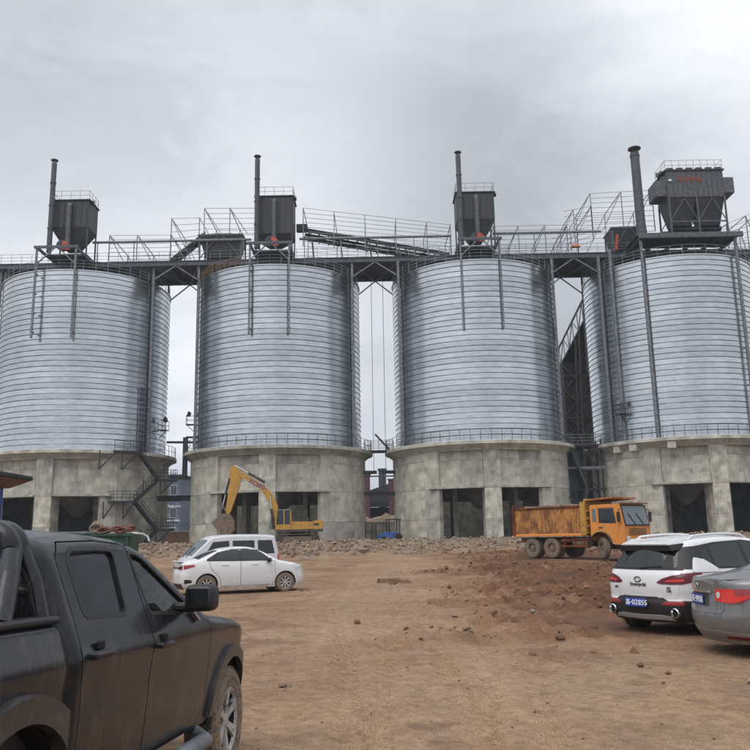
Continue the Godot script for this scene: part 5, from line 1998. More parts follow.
# ---------------------------------------------------------------- vehicles
# A car's skin: x forward, y up, z to its right. Panels are drawn as outlines in side, rear, front or top view and lifted onto the skin.
class Hull:
	var top := PackedVector2Array()
	var wy := PackedVector2Array()
	var plan := PackedVector2Array()
	var rear := PackedVector2Array()
	var front := PackedVector2Array()
	var r := 0.25
	var rf := 0.35
	var bow := 0.06
	var bowf := 0.12
	var curl := 0.07
	var crown := 0.04
	var sgn := 1.0
	static func chaikin(p: PackedVector2Array, times: int) -> PackedVector2Array:
		for t in times:
			var q := PackedVector2Array([p[0]])
			for i in p.size() - 1:
				q.append(p[i].lerp(p[i + 1], 0.25))
				q.append(p[i].lerp(p[i + 1], 0.75))
			q.append(p[p.size() - 1])
			p = q
		return p
	static func tab(t: PackedVector2Array, x: float) -> float:
		var n := t.size()
		if x <= t[0].x:
			return t[0].y
		if x >= t[n - 1].x:
			return t[n - 1].y
		var lo := 0
		var hi := n - 1
		while hi - lo > 1:
			var m := (lo + hi) >> 1
			if t[m].x <= x:
				lo = m
			else:
				hi = m
		return lerpf(t[lo].y, t[hi].y, (x - t[lo].x) / maxf(t[hi].x - t[lo].x, 1e-6))
	func edge_y(x: float) -> float:
		return tab(top, x) - crown
	func wide(x: float, y: float) -> float:
		var w := tab(wy, y) * tab(plan, x)
		var d := edge_y(x) - y
		if d < curl:
			d = maxf(d, 0.0)
			w -= curl - sqrt(maxf(0.0, curl * curl - (curl - d) * (curl - d)))
		return w
	func xs_rear(y: float) -> float:
		return tab(rear, y) + bow + 0.293 * r
	func xs_front(y: float) -> float:
		return tab(front, y) - bowf - 0.293 * rf
	func side(p: Vector2) -> Vector3:
		var w := wide(p.x, p.y)
		var e := p.x - (tab(rear, p.y) + bow)
		if e < r:
			e = maxf(e, 0.0)
			w -= r - sqrt(maxf(0.0, r * r - (r - e) * (r - e)))
		e = (tab(front, p.y) - bowf) - p.x
		if e < rf:
			e = maxf(e, 0.0)
			w -= rf - sqrt(maxf(0.0, rf * rf - (rf - e) * (rf - e)))
		return Vector3(p.x, p.y, w * sgn)
	# half width of the top surface at x, corners of the plan included
	func plan_w(x: float) -> float:
		var y := edge_y(x)
		var w := wide(x, y)
		var xr := tab(rear, y)
		var e := x - (xr + bow)
		if e < 0.0:
			w = maxf(wide(xs_rear(y), y) - r, 0.05) * sqrt(clampf((x - xr) / maxf(bow, 1e-4), 0.0, 1.0))
		elif e < r:
			w -= r - sqrt(maxf(0.0, r * r - (r - e) * (r - e)))
		var xf := tab(front, y)
		e = xf - bowf - x
		if e < 0.0:
			w = maxf(wide(xs_front(y), y) - rf, 0.05) * sqrt(clampf((xf - x) / maxf(bowf, 1e-4), 0.0, 1.0))
		elif e < rf:
			w -= rf - sqrt(maxf(0.0, rf * rf - (rf - e) * (rf - e)))
		return maxf(w, 0.003)
	func back(p: Vector2) -> Vector3:
		var xr := tab(rear, p.y)
		var w := wide(xs_rear(p.y), p.y)
		var z := absf(p.x)
		var c := maxf(w - r, 0.05)
		var x := xr + bow * pow(minf(z / c, 1.0), 2.0)
		if z > c:
			var k := minf(z - c, r)
			x = xr + bow + r - sqrt(maxf(0.0, r * r - k * k))
		return Vector3(x, p.y, p.x)
	func nose(p: Vector2) -> Vector3:
		var xf := tab(front, p.y)
		var w := wide(xs_front(p.y), p.y)
		var z := absf(p.x)
		var c := maxf(w - rf, 0.05)
		var x := xf - bowf * pow(minf(z / c, 1.0), 2.0)
		if z > c:
			var k := minf(z - c, rf)
			x = xf - bowf - rf + sqrt(maxf(0.0, rf * rf - k * k))
		return Vector3(x, p.y, p.x)
	func lid(p: Vector2) -> Vector3:
		var e := edge_y(p.x)
		var w := maxf(wide(p.x, e), 0.1)
		return Vector3(p.x, e + crown * maxf(0.0, 1.0 - pow(p.y / w, 2.0)), p.y)
	func nrm(lift: Callable, p: Vector2, out: Vector3) -> Vector3:
		var h := 0.006
		var a: Vector3 = lift.call(p + Vector2(h, 0)) - lift.call(p - Vector2(h, 0))
		var b: Vector3 = lift.call(p + Vector2(0, h)) - lift.call(p - Vector2(0, h))
		var n := a.cross(b).normalized()
		return -n if n.dot(out) < 0.0 else n

func panel(poly: PackedVector2Array, sk: Hull, view: String, off := 0.0, cell := 0.07, depth := 0.02, holes: Array = []) -> G:
	var g := G.new()
	var lift: Callable = {"side": sk.side, "back": sk.back, "nose": sk.nose, "lid": sk.lid}[view]
	var out: Vector3 = {"side": Vector3(0, 0.2, sk.sgn), "back": Vector3(-1, 0.2, 0), "nose": Vector3(1, 0.2, 0), "lid": Vector3.UP}[view]
	var lo := poly[0]
	var hi := poly[0]
	for p in poly:
		lo = lo.min(p)
		hi = hi.max(p)
	var nx := maxi(1, int(ceil((hi.x - lo.x) / cell)))
	var ny := maxi(1, int(ceil((hi.y - lo.y) / cell)))
	var d := (hi - lo) / Vector2(nx, ny)
	var cache := {}
	for j in ny:
		for i in nx:
			var a := lo + d * Vector2(i, j)
			var c := PackedVector2Array([a, a + Vector2(d.x, 0), a + d, a + Vector2(0, d.y)])
			var pieces := Geometry2D.intersect_polygons(c, poly)
			for h in holes:
				var left := []
				for p in pieces:
					if Geometry2D.is_polygon_clockwise(p):
						continue
					left.append_array(Geometry2D.clip_polygons(p, h))
				pieces.assign(left)
			for p in pieces:
				if p.size() < 3 or Geometry2D.is_polygon_clockwise(p):
					continue
				var P := []
				var N := []
				for q in p:
					var key := Vector2i(roundi(q.x * 4000.0), roundi(q.y * 4000.0))
					if not cache.has(key):
						var nn := sk.nrm(lift, q, out)
						cache[key] = [lift.call(q) + nn * off, nn]
					P.append(cache[key][0])
					N.append(cache[key][1])
				if p.size() <= 4:
					for k in range(1, p.size() - 1):
						g.tri(P[0], P[k], P[k + 1], N[0], N[k], N[k + 1])
				else:
					var idx := Geometry2D.triangulate_polygon(p)
					for k in range(0, idx.size(), 3):
						g.tri(P[idx[k]], P[idx[k + 1]], P[idx[k + 2]], N[idx[k]], N[idx[k + 1]], N[idx[k + 2]])
	if depth > 0.0:
		var loops := [poly]
		loops.append_array(holes)
		for lp in loops:
			var m: int = lp.size()
			for i in m:
				var a: Vector2 = lp[i]
				var b: Vector2 = lp[(i + 1) % m]
				var steps := maxi(1, int(ceil(a.distance_to(b) / cell)))
				for s in steps:
					var p := a.lerp(b, float(s) / steps)
					var q := a.lerp(b, float(s + 1) / steps)
					var np := sk.nrm(lift, p, out)
					var nq := sk.nrm(lift, q, out)
					var P: Vector3 = lift.call(p)
					var Q: Vector3 = lift.call(q)
					var e := (Q - P).cross(np)
					g.quad(P + np * off, Q + nq * off, Q + nq * (off - depth), P + np * (off - depth), e)
	return g

func skin_part(o: Node, called: String, m: Material, poly: PackedVector2Array, sk: Hull, view: String, off := 0.003, depth := 0.012, cell := 0.07) -> MeshInstance3D:
	return put(panel(poly, sk, view, off, cell, depth), called, m, o)

func both_sides(o: Node, called: String, m: Material, poly: PackedVector2Array, sk: Hull, off := 0.003, depth := 0.012, cell := 0.07, holes: Array = []):
	for s in [1.0, -1.0]:
		sk.sgn = s
		if called.ends_with("_door"):
			# near-black flat panel paints the shade of the gap round the door
			put(panel(Geometry2D.offset_polygon(poly, 0.011)[0], sk, "side", off - 0.001, cell, 0.0), "door_gap_shade", M.black_void, o)
			put(panel(poly, sk, "side", off + 0.004, cell, depth, holes), called, m, o)
			continue
		put(panel(poly, sk, "side", off, cell, depth, holes), called, m, o)
	sk.sgn = 1.0

func flip2(p: PackedVector2Array) -> PackedVector2Array:
	var q := PackedVector2Array()
	for a in p:
		q.append(Vector2(-a.x, a.y))
	q.reverse()
	return q

func disc2(c: Vector2, r: float, n := 72) -> PackedVector2Array:
	var p := PackedVector2Array()
	for i in n:
		p.append(c + Vector2(cos(TAU * i / n), sin(TAU * i / n)) * r)
	return p

# heights at which the side and the ends share their seam, closer together near the top
func seam_ys(yb: float, yt: float) -> PackedFloat32Array:
	var p := PackedFloat32Array()
	for k in 29:
		var t := k / 28.0
		p.append(lerpf(yb, yt, 1.0 - pow(1.0 - t, 2.0)))
	return p

func side_outline(sk: Hull, yb: float, yr: float, yf: float, x_lo := -99.0, x_hi := 99.0) -> PackedVector2Array:
	# counter-clockwise in (x, y): bottom, front edge, top line, rear edge
	var p := PackedVector2Array()
	var x0 := maxf(sk.xs_rear(yb), x_lo)
	var x1 := minf(sk.xs_front(yb), x_hi)
	p.append(Vector2(x0, yb))
	p.append(Vector2(x1, yb))
	for y in seam_ys(yb, yf).slice(1):
		p.append(Vector2(minf(sk.xs_front(y), x_hi), y))
	var xa := p[p.size() - 1].x
	var xe := maxf(sk.xs_rear(yr), x_lo)
	var n := 70
	for k in range(1, n):
		var x := lerpf(xa, xe, float(k) / n)
		p.append(Vector2(x, sk.edge_y(x)))
	var down := seam_ys(yb, yr).slice(1)
	down.reverse()
	for y in down:
		p.append(Vector2(maxf(sk.xs_rear(y), x_lo), y))
	return p

func lid_outline(sk: Hull, yr: float, yf: float) -> PackedVector2Array:
	var p := PackedVector2Array()
	var n := 60
	# rear edge, right side, front edge, left side: the same seams as the other surfaces use
	var zr := sk.wide(sk.xs_rear(yr), yr) - 0.293 * sk.r
	var zf := sk.wide(sk.xs_front(yf), yf) - 0.293 * sk.rf
	for k in 25:
		var z := lerpf(-zr, zr, k / 24.0)
		p.append(Vector2(sk.back(Vector2(z, yr)).x, z))
	for k in range(1, n):
		var x := lerpf(sk.xs_rear(yr), sk.xs_front(yf), float(k) / n)
		p.append(Vector2(x, absf(sk.side(Vector2(x, sk.edge_y(x))).z)))
	for k in 25:
		var z := lerpf(zf, -zf, k / 24.0)
		p.append(Vector2(sk.nose(Vector2(z, yf)).x, z))
	for k in range(1, n):
		var x := lerpf(sk.xs_front(yf), sk.xs_rear(yr), float(k) / n)
		p.append(Vector2(x, -absf(sk.side(Vector2(x, sk.edge_y(x))).z)))
	return p

func end_outline(sk: Hull, yb: float, yt: float, is_rear: bool) -> PackedVector2Array:
	var p := PackedVector2Array()
	var ys := seam_ys(yb, yt)
	for y in ys:
		var w := sk.wide(sk.xs_rear(y), y) - 0.293 * sk.r if is_rear else sk.wide(sk.xs_front(y), y) - 0.293 * sk.rf
		p.append(Vector2(w, y))
	var wt := p[p.size() - 1].x
	for k in range(1, 12):
		var z := lerpf(wt, -wt, k / 12.0)
		var bx: float = sk.back(Vector2(z, yt)).x if is_rear else sk.nose(Vector2(z, yt)).x
		p.append(Vector2(z, sk.lid(Vector2(bx, z)).y))
	ys.reverse()
	for y in ys:
		var w := sk.wide(sk.xs_rear(y), y) - 0.293 * sk.r if is_rear else sk.wide(sk.xs_front(y), y) - 0.293 * sk.rf
		p.append(Vector2(-w, y))
	return p

func cut(poly: PackedVector2Array, h: PackedVector2Array) -> PackedVector2Array:
	var best := poly
	var ba := -1.0
	for q in Geometry2D.clip_polygons(poly, h):
		var a := 0.0
		for i in q.size():
			a += q[i].cross(q[(i + 1) % q.size()])
		if absf(a) > ba:
			ba = absf(a)
			best = q
	return best

func within(poly: PackedVector2Array, h: PackedVector2Array) -> PackedVector2Array:
	var best := PackedVector2Array()
	var ba := -1.0
	for q in Geometry2D.intersect_polygons(poly, h):
		var a := 0.0
		for i in q.size():
			a += q[i].cross(q[(i + 1) % q.size()])
		if absf(a) > ba:
			ba = absf(a)
			best = q
	return best

func wheel(o: Node, called: String, c: Vector3, r: float, w: float, s: float, tyre: Material, rim: Material, spokes: int, rr := 0.64):
	# axis along z, outer face towards s
	var n := Node3D.new()
	n.name = called
	o.add_child(n, true)
	n.position = c
	var T := Transform3D(Basis(Vector3.RIGHT, PI / 2 * s), Vector3.ZERO)
	var g := G.new()
	var h := w * 0.5
	g.lathe([Vector2(r * rr, -h * 0.9), Vector2(r * 0.80, -h), Vector2(r * 0.93, -h * 0.93), Vector2(r * 0.985, -h * 0.74), Vector2(r, -h * 0.5), Vector2(r, h * 0.5), Vector2(r * 0.985, h * 0.74), Vector2(r * 0.93, h * 0.93), Vector2(r * 0.80, h), Vector2(r * rr, h * 0.9), Vector2(r * rr * 0.97, h * 0.55)], 40, T)
	# tread blocks
	var nb := 52
	for k in nb:
		var a := TAU * k / nb
		for row in [-0.5, 0.0, 0.5]:
			var e := Vector3(sin(a + row * 0.06), 0, cos(a + row * 0.06))
			g.box(T * (e * (r + 0.001) + Vector3(0, row * w * 0.56, 0)), Vector3(w * 0.22, TAU * r / nb * 0.62, 0.012), Basis(T.basis * Vector3.UP, T.basis * Vector3.UP.cross(e).normalized(), T.basis * e).orthonormalized())
	put(g, "tyre", tyre, n)
	var d := G.new()
	d.lathe([Vector2(r * rr, h * 0.78), Vector2(r * rr * 0.93, h * 0.72), Vector2(r * rr * 0.90, h * 0.1), Vector2(0, h * 0.1)], 36, T)
	put(d, "rim_well", M.trim if spokes > 0 else rim, n)
	var q := G.new()
	q.lathe([Vector2(r * rr * 0.99, h * 0.60), Vector2(r * rr * 1.02, h * 0.86), Vector2(r * rr * 0.95, h * 0.88), Vector2(r * rr * 0.90, h * 0.70)], 40, T)
	q.lathe([Vector2(r * 0.17, h * 0.2), Vector2(r * 0.17, h * 0.62), Vector2(r * 0.12, h * 0.74), Vector2(0, h * 0.76)], 18, T)
	for k in spokes:
		for z in [-0.11, 0.11]:
			var a := TAU * k / spokes
			var e0 := Vector3(sin(a + z * 0.6), 0, cos(a + z * 0.6))
			var e1 := Vector3(sin(a + z), 0, cos(a + z))
			q.bar(T * (e0 * r * 0.12 + Vector3(0, h * 0.58, 0)), T * (e1 * r * rr * 0.95 + Vector3(0, h * 0.74, 0)), r * 0.085, h * 0.22, T.basis * Vector3.UP)
	if spokes == 0:
		q.lathe([Vector2(r * 0.34, h * 0.1), Vector2(r * 0.34, h * 0.5), Vector2(r * 0.17, h * 0.55)], 20, T)
		for k in 8:
			var a := TAU * k / 8
			var e := Vector3(sin(a), 0, cos(a))
			q.tube(T * (e * r * 0.28 + Vector3(0, h * 0.45, 0)), T * (e * r * 0.28 + Vector3(0, h * 0.66, 0)), r * 0.035, 6)
	put(q, "rim", rim, n)

func arch_liner(o: Node, c: Vector2, r: float, z0: float, z1: float):
	var g := G.new()
	for i in 20:
		var a := PI * i / 20 - 0.15
		var b := PI * (i + 1.35) / 20 - 0.15
		var p := Vector2(cos(a), sin(a)) * r + c
		var q := Vector2(cos(b), sin(b)) * r + c
		g.quad(Vector3(p.x, p.y, z0), Vector3(q.x, q.y, z0), Vector3(q.x, q.y, z1), Vector3(p.x, p.y, z1), Vector3(c.x - p.x, c.y - p.y, 0))
	put(g, "arch_liner", M.trim, o)

func text_part(o: Node, called: String, txt: String, h: float, m: Material, T: Transform3D, bold := true):
	var f := SystemFont.new()
	f.font_names = PackedStringArray(["Droid Sans"])
	if bold:
		f.font_weight = 700
	var t := TextMesh.new()
	t.font = f
	t.text = txt
	t.font_size = 48
	t.pixel_size = h / 35.0
	t.depth = 0.008
	var i := inst(o, called, t, m)
	i.transform = T

func plate(o: Node, c: Vector3, B: Basis, w: float, h: float, strokes: Array, txt: String):
	var n := Node3D.new()
	n.name = "number_plate"
	o.add_child(n, true)
	n.transform = Transform3D(B, c)
	var g := G.new()
	g.rbox(Vector3.ZERO, Vector3(w, h, 0.012), 0.004)
	put(g, "plate", M.plate_blue, n)
	var k := G.new()
	for s in strokes:
		var b := Vector3(-w * 0.46, -h * 0.3, 0.009)
		k.bar(b + Vector3(s[0] * h * 0.42, s[1] * h * 0.6, 0), b + Vector3(s[2] * h * 0.42, s[3] * h * 0.6, 0), 0.011, 0.004, Vector3(0, 0, 1))
	put(k, "character", M.white_print, n)
	text_part(n, "digits", txt, h * 0.62, M.white_print, Transform3D(Basis.IDENTITY, Vector3(w * 0.075, 0.0, 0.008)))

func place_vehicle(called: String, label: String, category: String, at: Vector3, heading: float, pitch := 0.0, group := "") -> Node3D:
	var o := thing(called, label, category, at, 0.0, group)
	o.basis = Basis(Vector3.UP, deg_to_rad(90.0 - heading)) * Basis(Vector3(0, 0, 1), deg_to_rad(pitch))
	return o

# lower body, top, ends; returns the outline of the side used for the body
func shell(o: Node, sk: Hull, paint_m: Material, yb: float, yr: float, yf: float, arches: Array, holes: Array = [], cell := 0.07, under := true):
	# where the ends meet the top line
	for k in 12:
		yr = sk.edge_y(sk.xs_rear(yr))
		yf = sk.edge_y(sk.xs_front(yf))
	var out := side_outline(sk, yb, yr, yf)
	for a in arches:
		out = cut(out, disc2(Vector2(a[0], a[1]), a[2]))
	for s in [1.0, -1.0]:
		sk.sgn = s
		put(panel(out, sk, "side", 0.0, cell, 0.03, holes), "body_side", paint_m, o)
	sk.sgn = 1.0
	put(panel(lid_outline(sk, yr, yf), sk, "lid", 0.0, cell, 0.0), "body_top", paint_m, o)
	put(panel(end_outline(sk, yb, yr, true), sk, "back", 0.0, cell, 0.02), "rear_panel", paint_m, o)
	put(panel(end_outline(sk, yb, yf, false), sk, "nose", 0.0, cell, 0.02), "front_panel", paint_m, o)
	if under:
		var g := G.new()
		var xr := Hull.tab(sk.rear, yb) + 0.3
		var xf := Hull.tab(sk.front, yb) - 0.4
		var w := Hull.tab(sk.wy, yb)
		g.box(Vector3((xr + xf) * 0.5, yb + 0.05, 0), Vector3(xf - xr, 0.1, w * 1.3))
		put(g, "underbody", M.trim, o)
	for a in arches:
		for s in [1.0, -1.0]:
			arch_liner(o, Vector2(a[0], a[1]), a[2] - 0.004, s * (Hull.tab(sk.wy, 0.6) - 0.03), s * (Hull.tab(sk.wy, 0.6) - 0.36))
	return out

func build_white_sedan():
	var o := place_vehicle("white_sedan", "white four-door sedan with muddy sills, in front of the white van", "car", Vector3(-4.62, 0.0, -27.5), 66.0)
	var sk := Hull.new()
	sk.top = Hull.chaikin(V2([-2.2, 1.00, -2.14, 1.035, -1.72, 1.09, -1.55, 1.115, -0.95, 1.40, -0.5, 1.475, 0.0, 1.485, 0.38, 1.445, 1.08, 1.06, 1.2, 1.02, 1.8, 0.92, 2.1, 0.80, 2.2, 0.72]), 3)
	sk.wy = Hull.chaikin(V2([0.15, 0.78, 0.3, 0.835, 0.55, 0.865, 0.8, 0.865, 0.95, 0.845, 1.15, 0.77, 1.46, 0.62]), 2)
	sk.plan = V2([-2.2, 0.97, -1.2, 1.0, 0.9, 1.0, 2.2, 0.95])
	sk.rear = Hull.chaikin(V2([0.15, -2.02, 0.32, -2.17, 0.6, -2.20, 0.85, -2.15, 0.98, -2.19]), 2)
	sk.front = Hull.chaikin(V2([0.15, 2.12, 0.3, 2.2, 0.5, 2.2, 0.72, 2.12]), 2)
	sk.r = 0.3
	sk.rf = 0.45
	sk.bowf = 0.16
	var ar := [[-1.3, 0.31, 0.36], [1.3, 0.31, 0.36]]
	shell(o, sk, M.white_paint, 0.17, 0.97, 0.70, ar)
	# side glass with black surround
	var gl := smooth_closed(V2([-1.32, 1.045, 0.86, 1.015, 0.40, 1.36, 0.0, 1.415, -0.5, 1.405, -0.95, 1.31, -1.30, 1.10]), 0.04)
	both_sides(o, "window_surround", M.trim, gl, sk, 0.002, 0.006)
	for q in [V2([-0.18, 1.05, -0.18, 1.385, 0.02, 1.385, 0.36, 1.335, 0.78, 1.035]), V2([-1.02, 1.075, -0.25, 1.06, -0.25, 1.385, -0.5, 1.38, -0.92, 1.285]), V2([-1.26, 1.075, -1.08, 1.075, -0.99, 1.265, -1.08, 1.22])]:
		both_sides(o, "side_window", M.glass, q, sk, 0.006, 0.006)
	var d1 := V2([-0.2, 0.26, 0.86, 0.26, 0.95, 0.5, 0.93, 0.99, -0.2, 1.015])
	var d2 := V2([-0.215, 0.26, -0.215, 1.015, -1.22, 1.035, -1.16, 0.8, -0.90, 0.55, -0.82, 0.26])
	both_sides(o, "front_door", M.white_paint, d1, sk, 0.004, 0.01)
	both_sides(o, "rear_door", M.white_paint, d2, sk, 0.004, 0.01)
	both_sides(o, "sill", M.white_muddy, V2([-0.9, 0.175, 0.9, 0.175, 0.9, 0.25, -0.9, 0.25]), sk, 0.006, 0.01)
	for x in [-0.72, 0.26]:
		both_sides(o, "door_handle", M.white_paint, smooth_closed(V2([x - 0.11, 0.90, x + 0.11, 0.895, x + 0.11, 0.93, x - 0.11, 0.935]), 0.012), sk, 0.03, 0.03)
	skin_part(o, "windshield", M.glass, V2([0.42, -0.60, 1.06, -0.70, 1.06, 0.70, 0.42, 0.60]), sk, "lid", 0.004, 0.006)
	skin_part(o, "rear_window", M.glass_dusty, V2([-1.54, -0.62, -0.92, -0.52, -0.92, 0.52, -1.54, 0.62]), sk, "lid", 0.004, 0.006)
	for s in [1.0, -1.0]:
		var tl := V2([0.42, 0.80, 0.70, 0.79, 0.70, 0.93, 0.42, 0.865])
		skin_part(o, "tail_lamp", M.lamp_dark, tl if s > 0 else flip2(tl), sk, "back", 0.008, 0.012, 0.05)
	both_sides(o, "tail_lamp", M.lamp_red, V2([-2.02, 0.80, -1.66, 0.90, -1.72, 0.95, -2.02, 0.93]), sk, 0.008, 0.012)
	skin_part(o, "trunk_strip", M.lamp_dark, V2([-0.42, 0.83, 0.42, 0.83, 0.42, 0.87, -0.42, 0.87]), sk, "back", 0.008, 0.01)
	skin_part(o, "rear_diffuser", M.trim, V2([-0.6, 0.19, 0.6, 0.19, 0.66, 0.36, -0.66, 0.36]), sk, "back", 0.006, 0.01)
	both_sides(o, "bumper_insert", M.trim, smooth_closed(V2([-2.0, 0.36, -1.76, 0.40, -1.80, 0.48, -2.0, 0.50]), 0.02), sk, 0.006, 0.01)
	both_sides(o, "headlamp", M.headlamp, V2([1.62, 0.68, 1.92, 0.62, 1.86, 0.74, 1.60, 0.79]), sk, 0.006, 0.01)
	var sp := G.new()
	sp.rbox(Vector3(-2.1, 1.05, 0), Vector3(0.16, 0.03, 1.3), 0.01)
	put(sp, "spoiler_lip", M.white_paint, o)
	for s in [1.0, -1.0]:
		var mg := G.new()
		mg.pillow(Vector3(0.72, 1.03, s * 0.93), Vector3(0.13, 0.14, 0.2), 0.5)
		put(mg, "mirror", M.trim, o)
		wheel(o, "wheel", Vector3(1.3, 0.305, s * 0.74), 0.305, 0.2, s, M.tyre_dusty, M.alloy, 8)
		wheel(o, "wheel", Vector3(-1.3, 0.305, s * 0.74), 0.305, 0.2, s, M.tyre_dusty, M.alloy, 8)

func build_van():
	var o := place_vehicle("white_van", "white minivan partly hidden behind the white sedan", "van", Vector3(-6.15, 0.0, -33.6), -118.0)
	var sk := Hull.new()
	sk.top = Hull.chaikin(V2([-2.0, 1.78, -1.9, 1.86, -1.3, 1.91, 0.0, 1.92, 0.75, 1.88, 1.0, 1.80, 1.75, 1.10, 1.85, 1.02, 2.05, 0.95]), 3)
	sk.wy = Hull.chaikin(V2([0.15, 0.72, 0.4, 0.8, 0.9, 0.81, 1.1, 0.80, 1.85, 0.68]), 2)
	sk.plan = V2([-2.0, 0.98, -1.5, 1.0, 1.0, 1.0, 2.05, 0.93])
	sk.rear = Hull.chaikin(V2([0.15, -1.98, 0.5, -2.05, 1.0, -2.03, 1.75, -1.88]), 2)
	sk.front = Hull.chaikin(V2([0.15, 2.05, 0.5, 2.12, 0.95, 2.03]), 2)
	sk.r = 0.18
	sk.rf = 0.3
	shell(o, sk, M.van_white, 0.22, 1.74, 0.90, [[-1.2, 0.3, 0.36], [1.45, 0.3, 0.36]])
	for q in [V2([-1.72, 1.12, -1.0, 1.12, -1.0, 1.66, -1.62, 1.66]), V2([-0.86, 1.12, 0.06, 1.12, 0.06, 1.66, -0.86, 1.66]), V2([0.20, 1.12, 1.22, 1.10, 0.86, 1.62, 0.20, 1.66])]:
		both_sides(o, "window", M.glass, smooth_closed(q, 0.04), sk, 0.004, 0.008)
	both_sides(o, "sliding_door", M.van_white, V2([-0.92, 0.30, 0.12, 0.30, 0.12, 1.08, -0.92, 1.08]), sk, 0.004, 0.01)
	both_sides(o, "front_door", M.van_white, V2([0.15, 0.30, 1.02, 0.30, 1.15, 0.60, 1.15, 1.06, 0.15, 1.08]), sk, 0.004, 0.01)
	skin_part(o, "windshield", M.glass_pale, V2([1.06, -0.66, 1.72, -0.70, 1.72, 0.70, 1.06, 0.66]), sk, "lid", 0.004, 0.006)
	skin_part(o, "rear_window", M.glass, V2([-0.58, 1.12, 0.58, 1.12, 0.54, 1.62, -0.54, 1.62]), sk, "back", 0.004, 0.006)
	var tl := V2([0.56, 0.78, 0.68, 0.78, 0.66, 1.08, 0.56, 1.08])
	skin_part(o, "tail_lamp", M.lamp_bright, tl, sk, "back", 0.008, 0.012, 0.05)
	skin_part(o, "tail_lamp", M.lamp_bright, flip2(tl), sk, "back", 0.008, 0.012, 0.05)
	both_sides(o, "tail_lamp_side", M.lamp_bright, V2([-1.95, 0.78, -1.86, 0.78, -1.84, 1.08, -1.92, 1.08]), sk, 0.008, 0.012)
	for s in [1.0, -1.0]:
		var mg := G.new()
		mg.rbox(Vector3(1.2, 1.15, s * 0.92), Vector3(0.1, 0.2, 0.16), 0.03)
		put(mg, "mirror", M.trim, o)
		wheel(o, "wheel", Vector3(1.45, 0.3, s * 0.7), 0.3, 0.18, s, M.tyre, M.alloy_clean, 5)
		wheel(o, "wheel", Vector3(-1.2, 0.3, s * 0.7), 0.3, 0.18, s, M.tyre, M.alloy_clean, 5)
	var wp := G.new()
	wp.bar(Vector3(1.86, 1.06, 0.1), Vector3(1.42, 1.44, 0.45), 0.025)
	wp.bar(Vector3(1.86, 1.06, -0.4), Vector3(1.42, 1.44, -0.05), 0.025)
	put(wp, "wiper", M.trim, o)

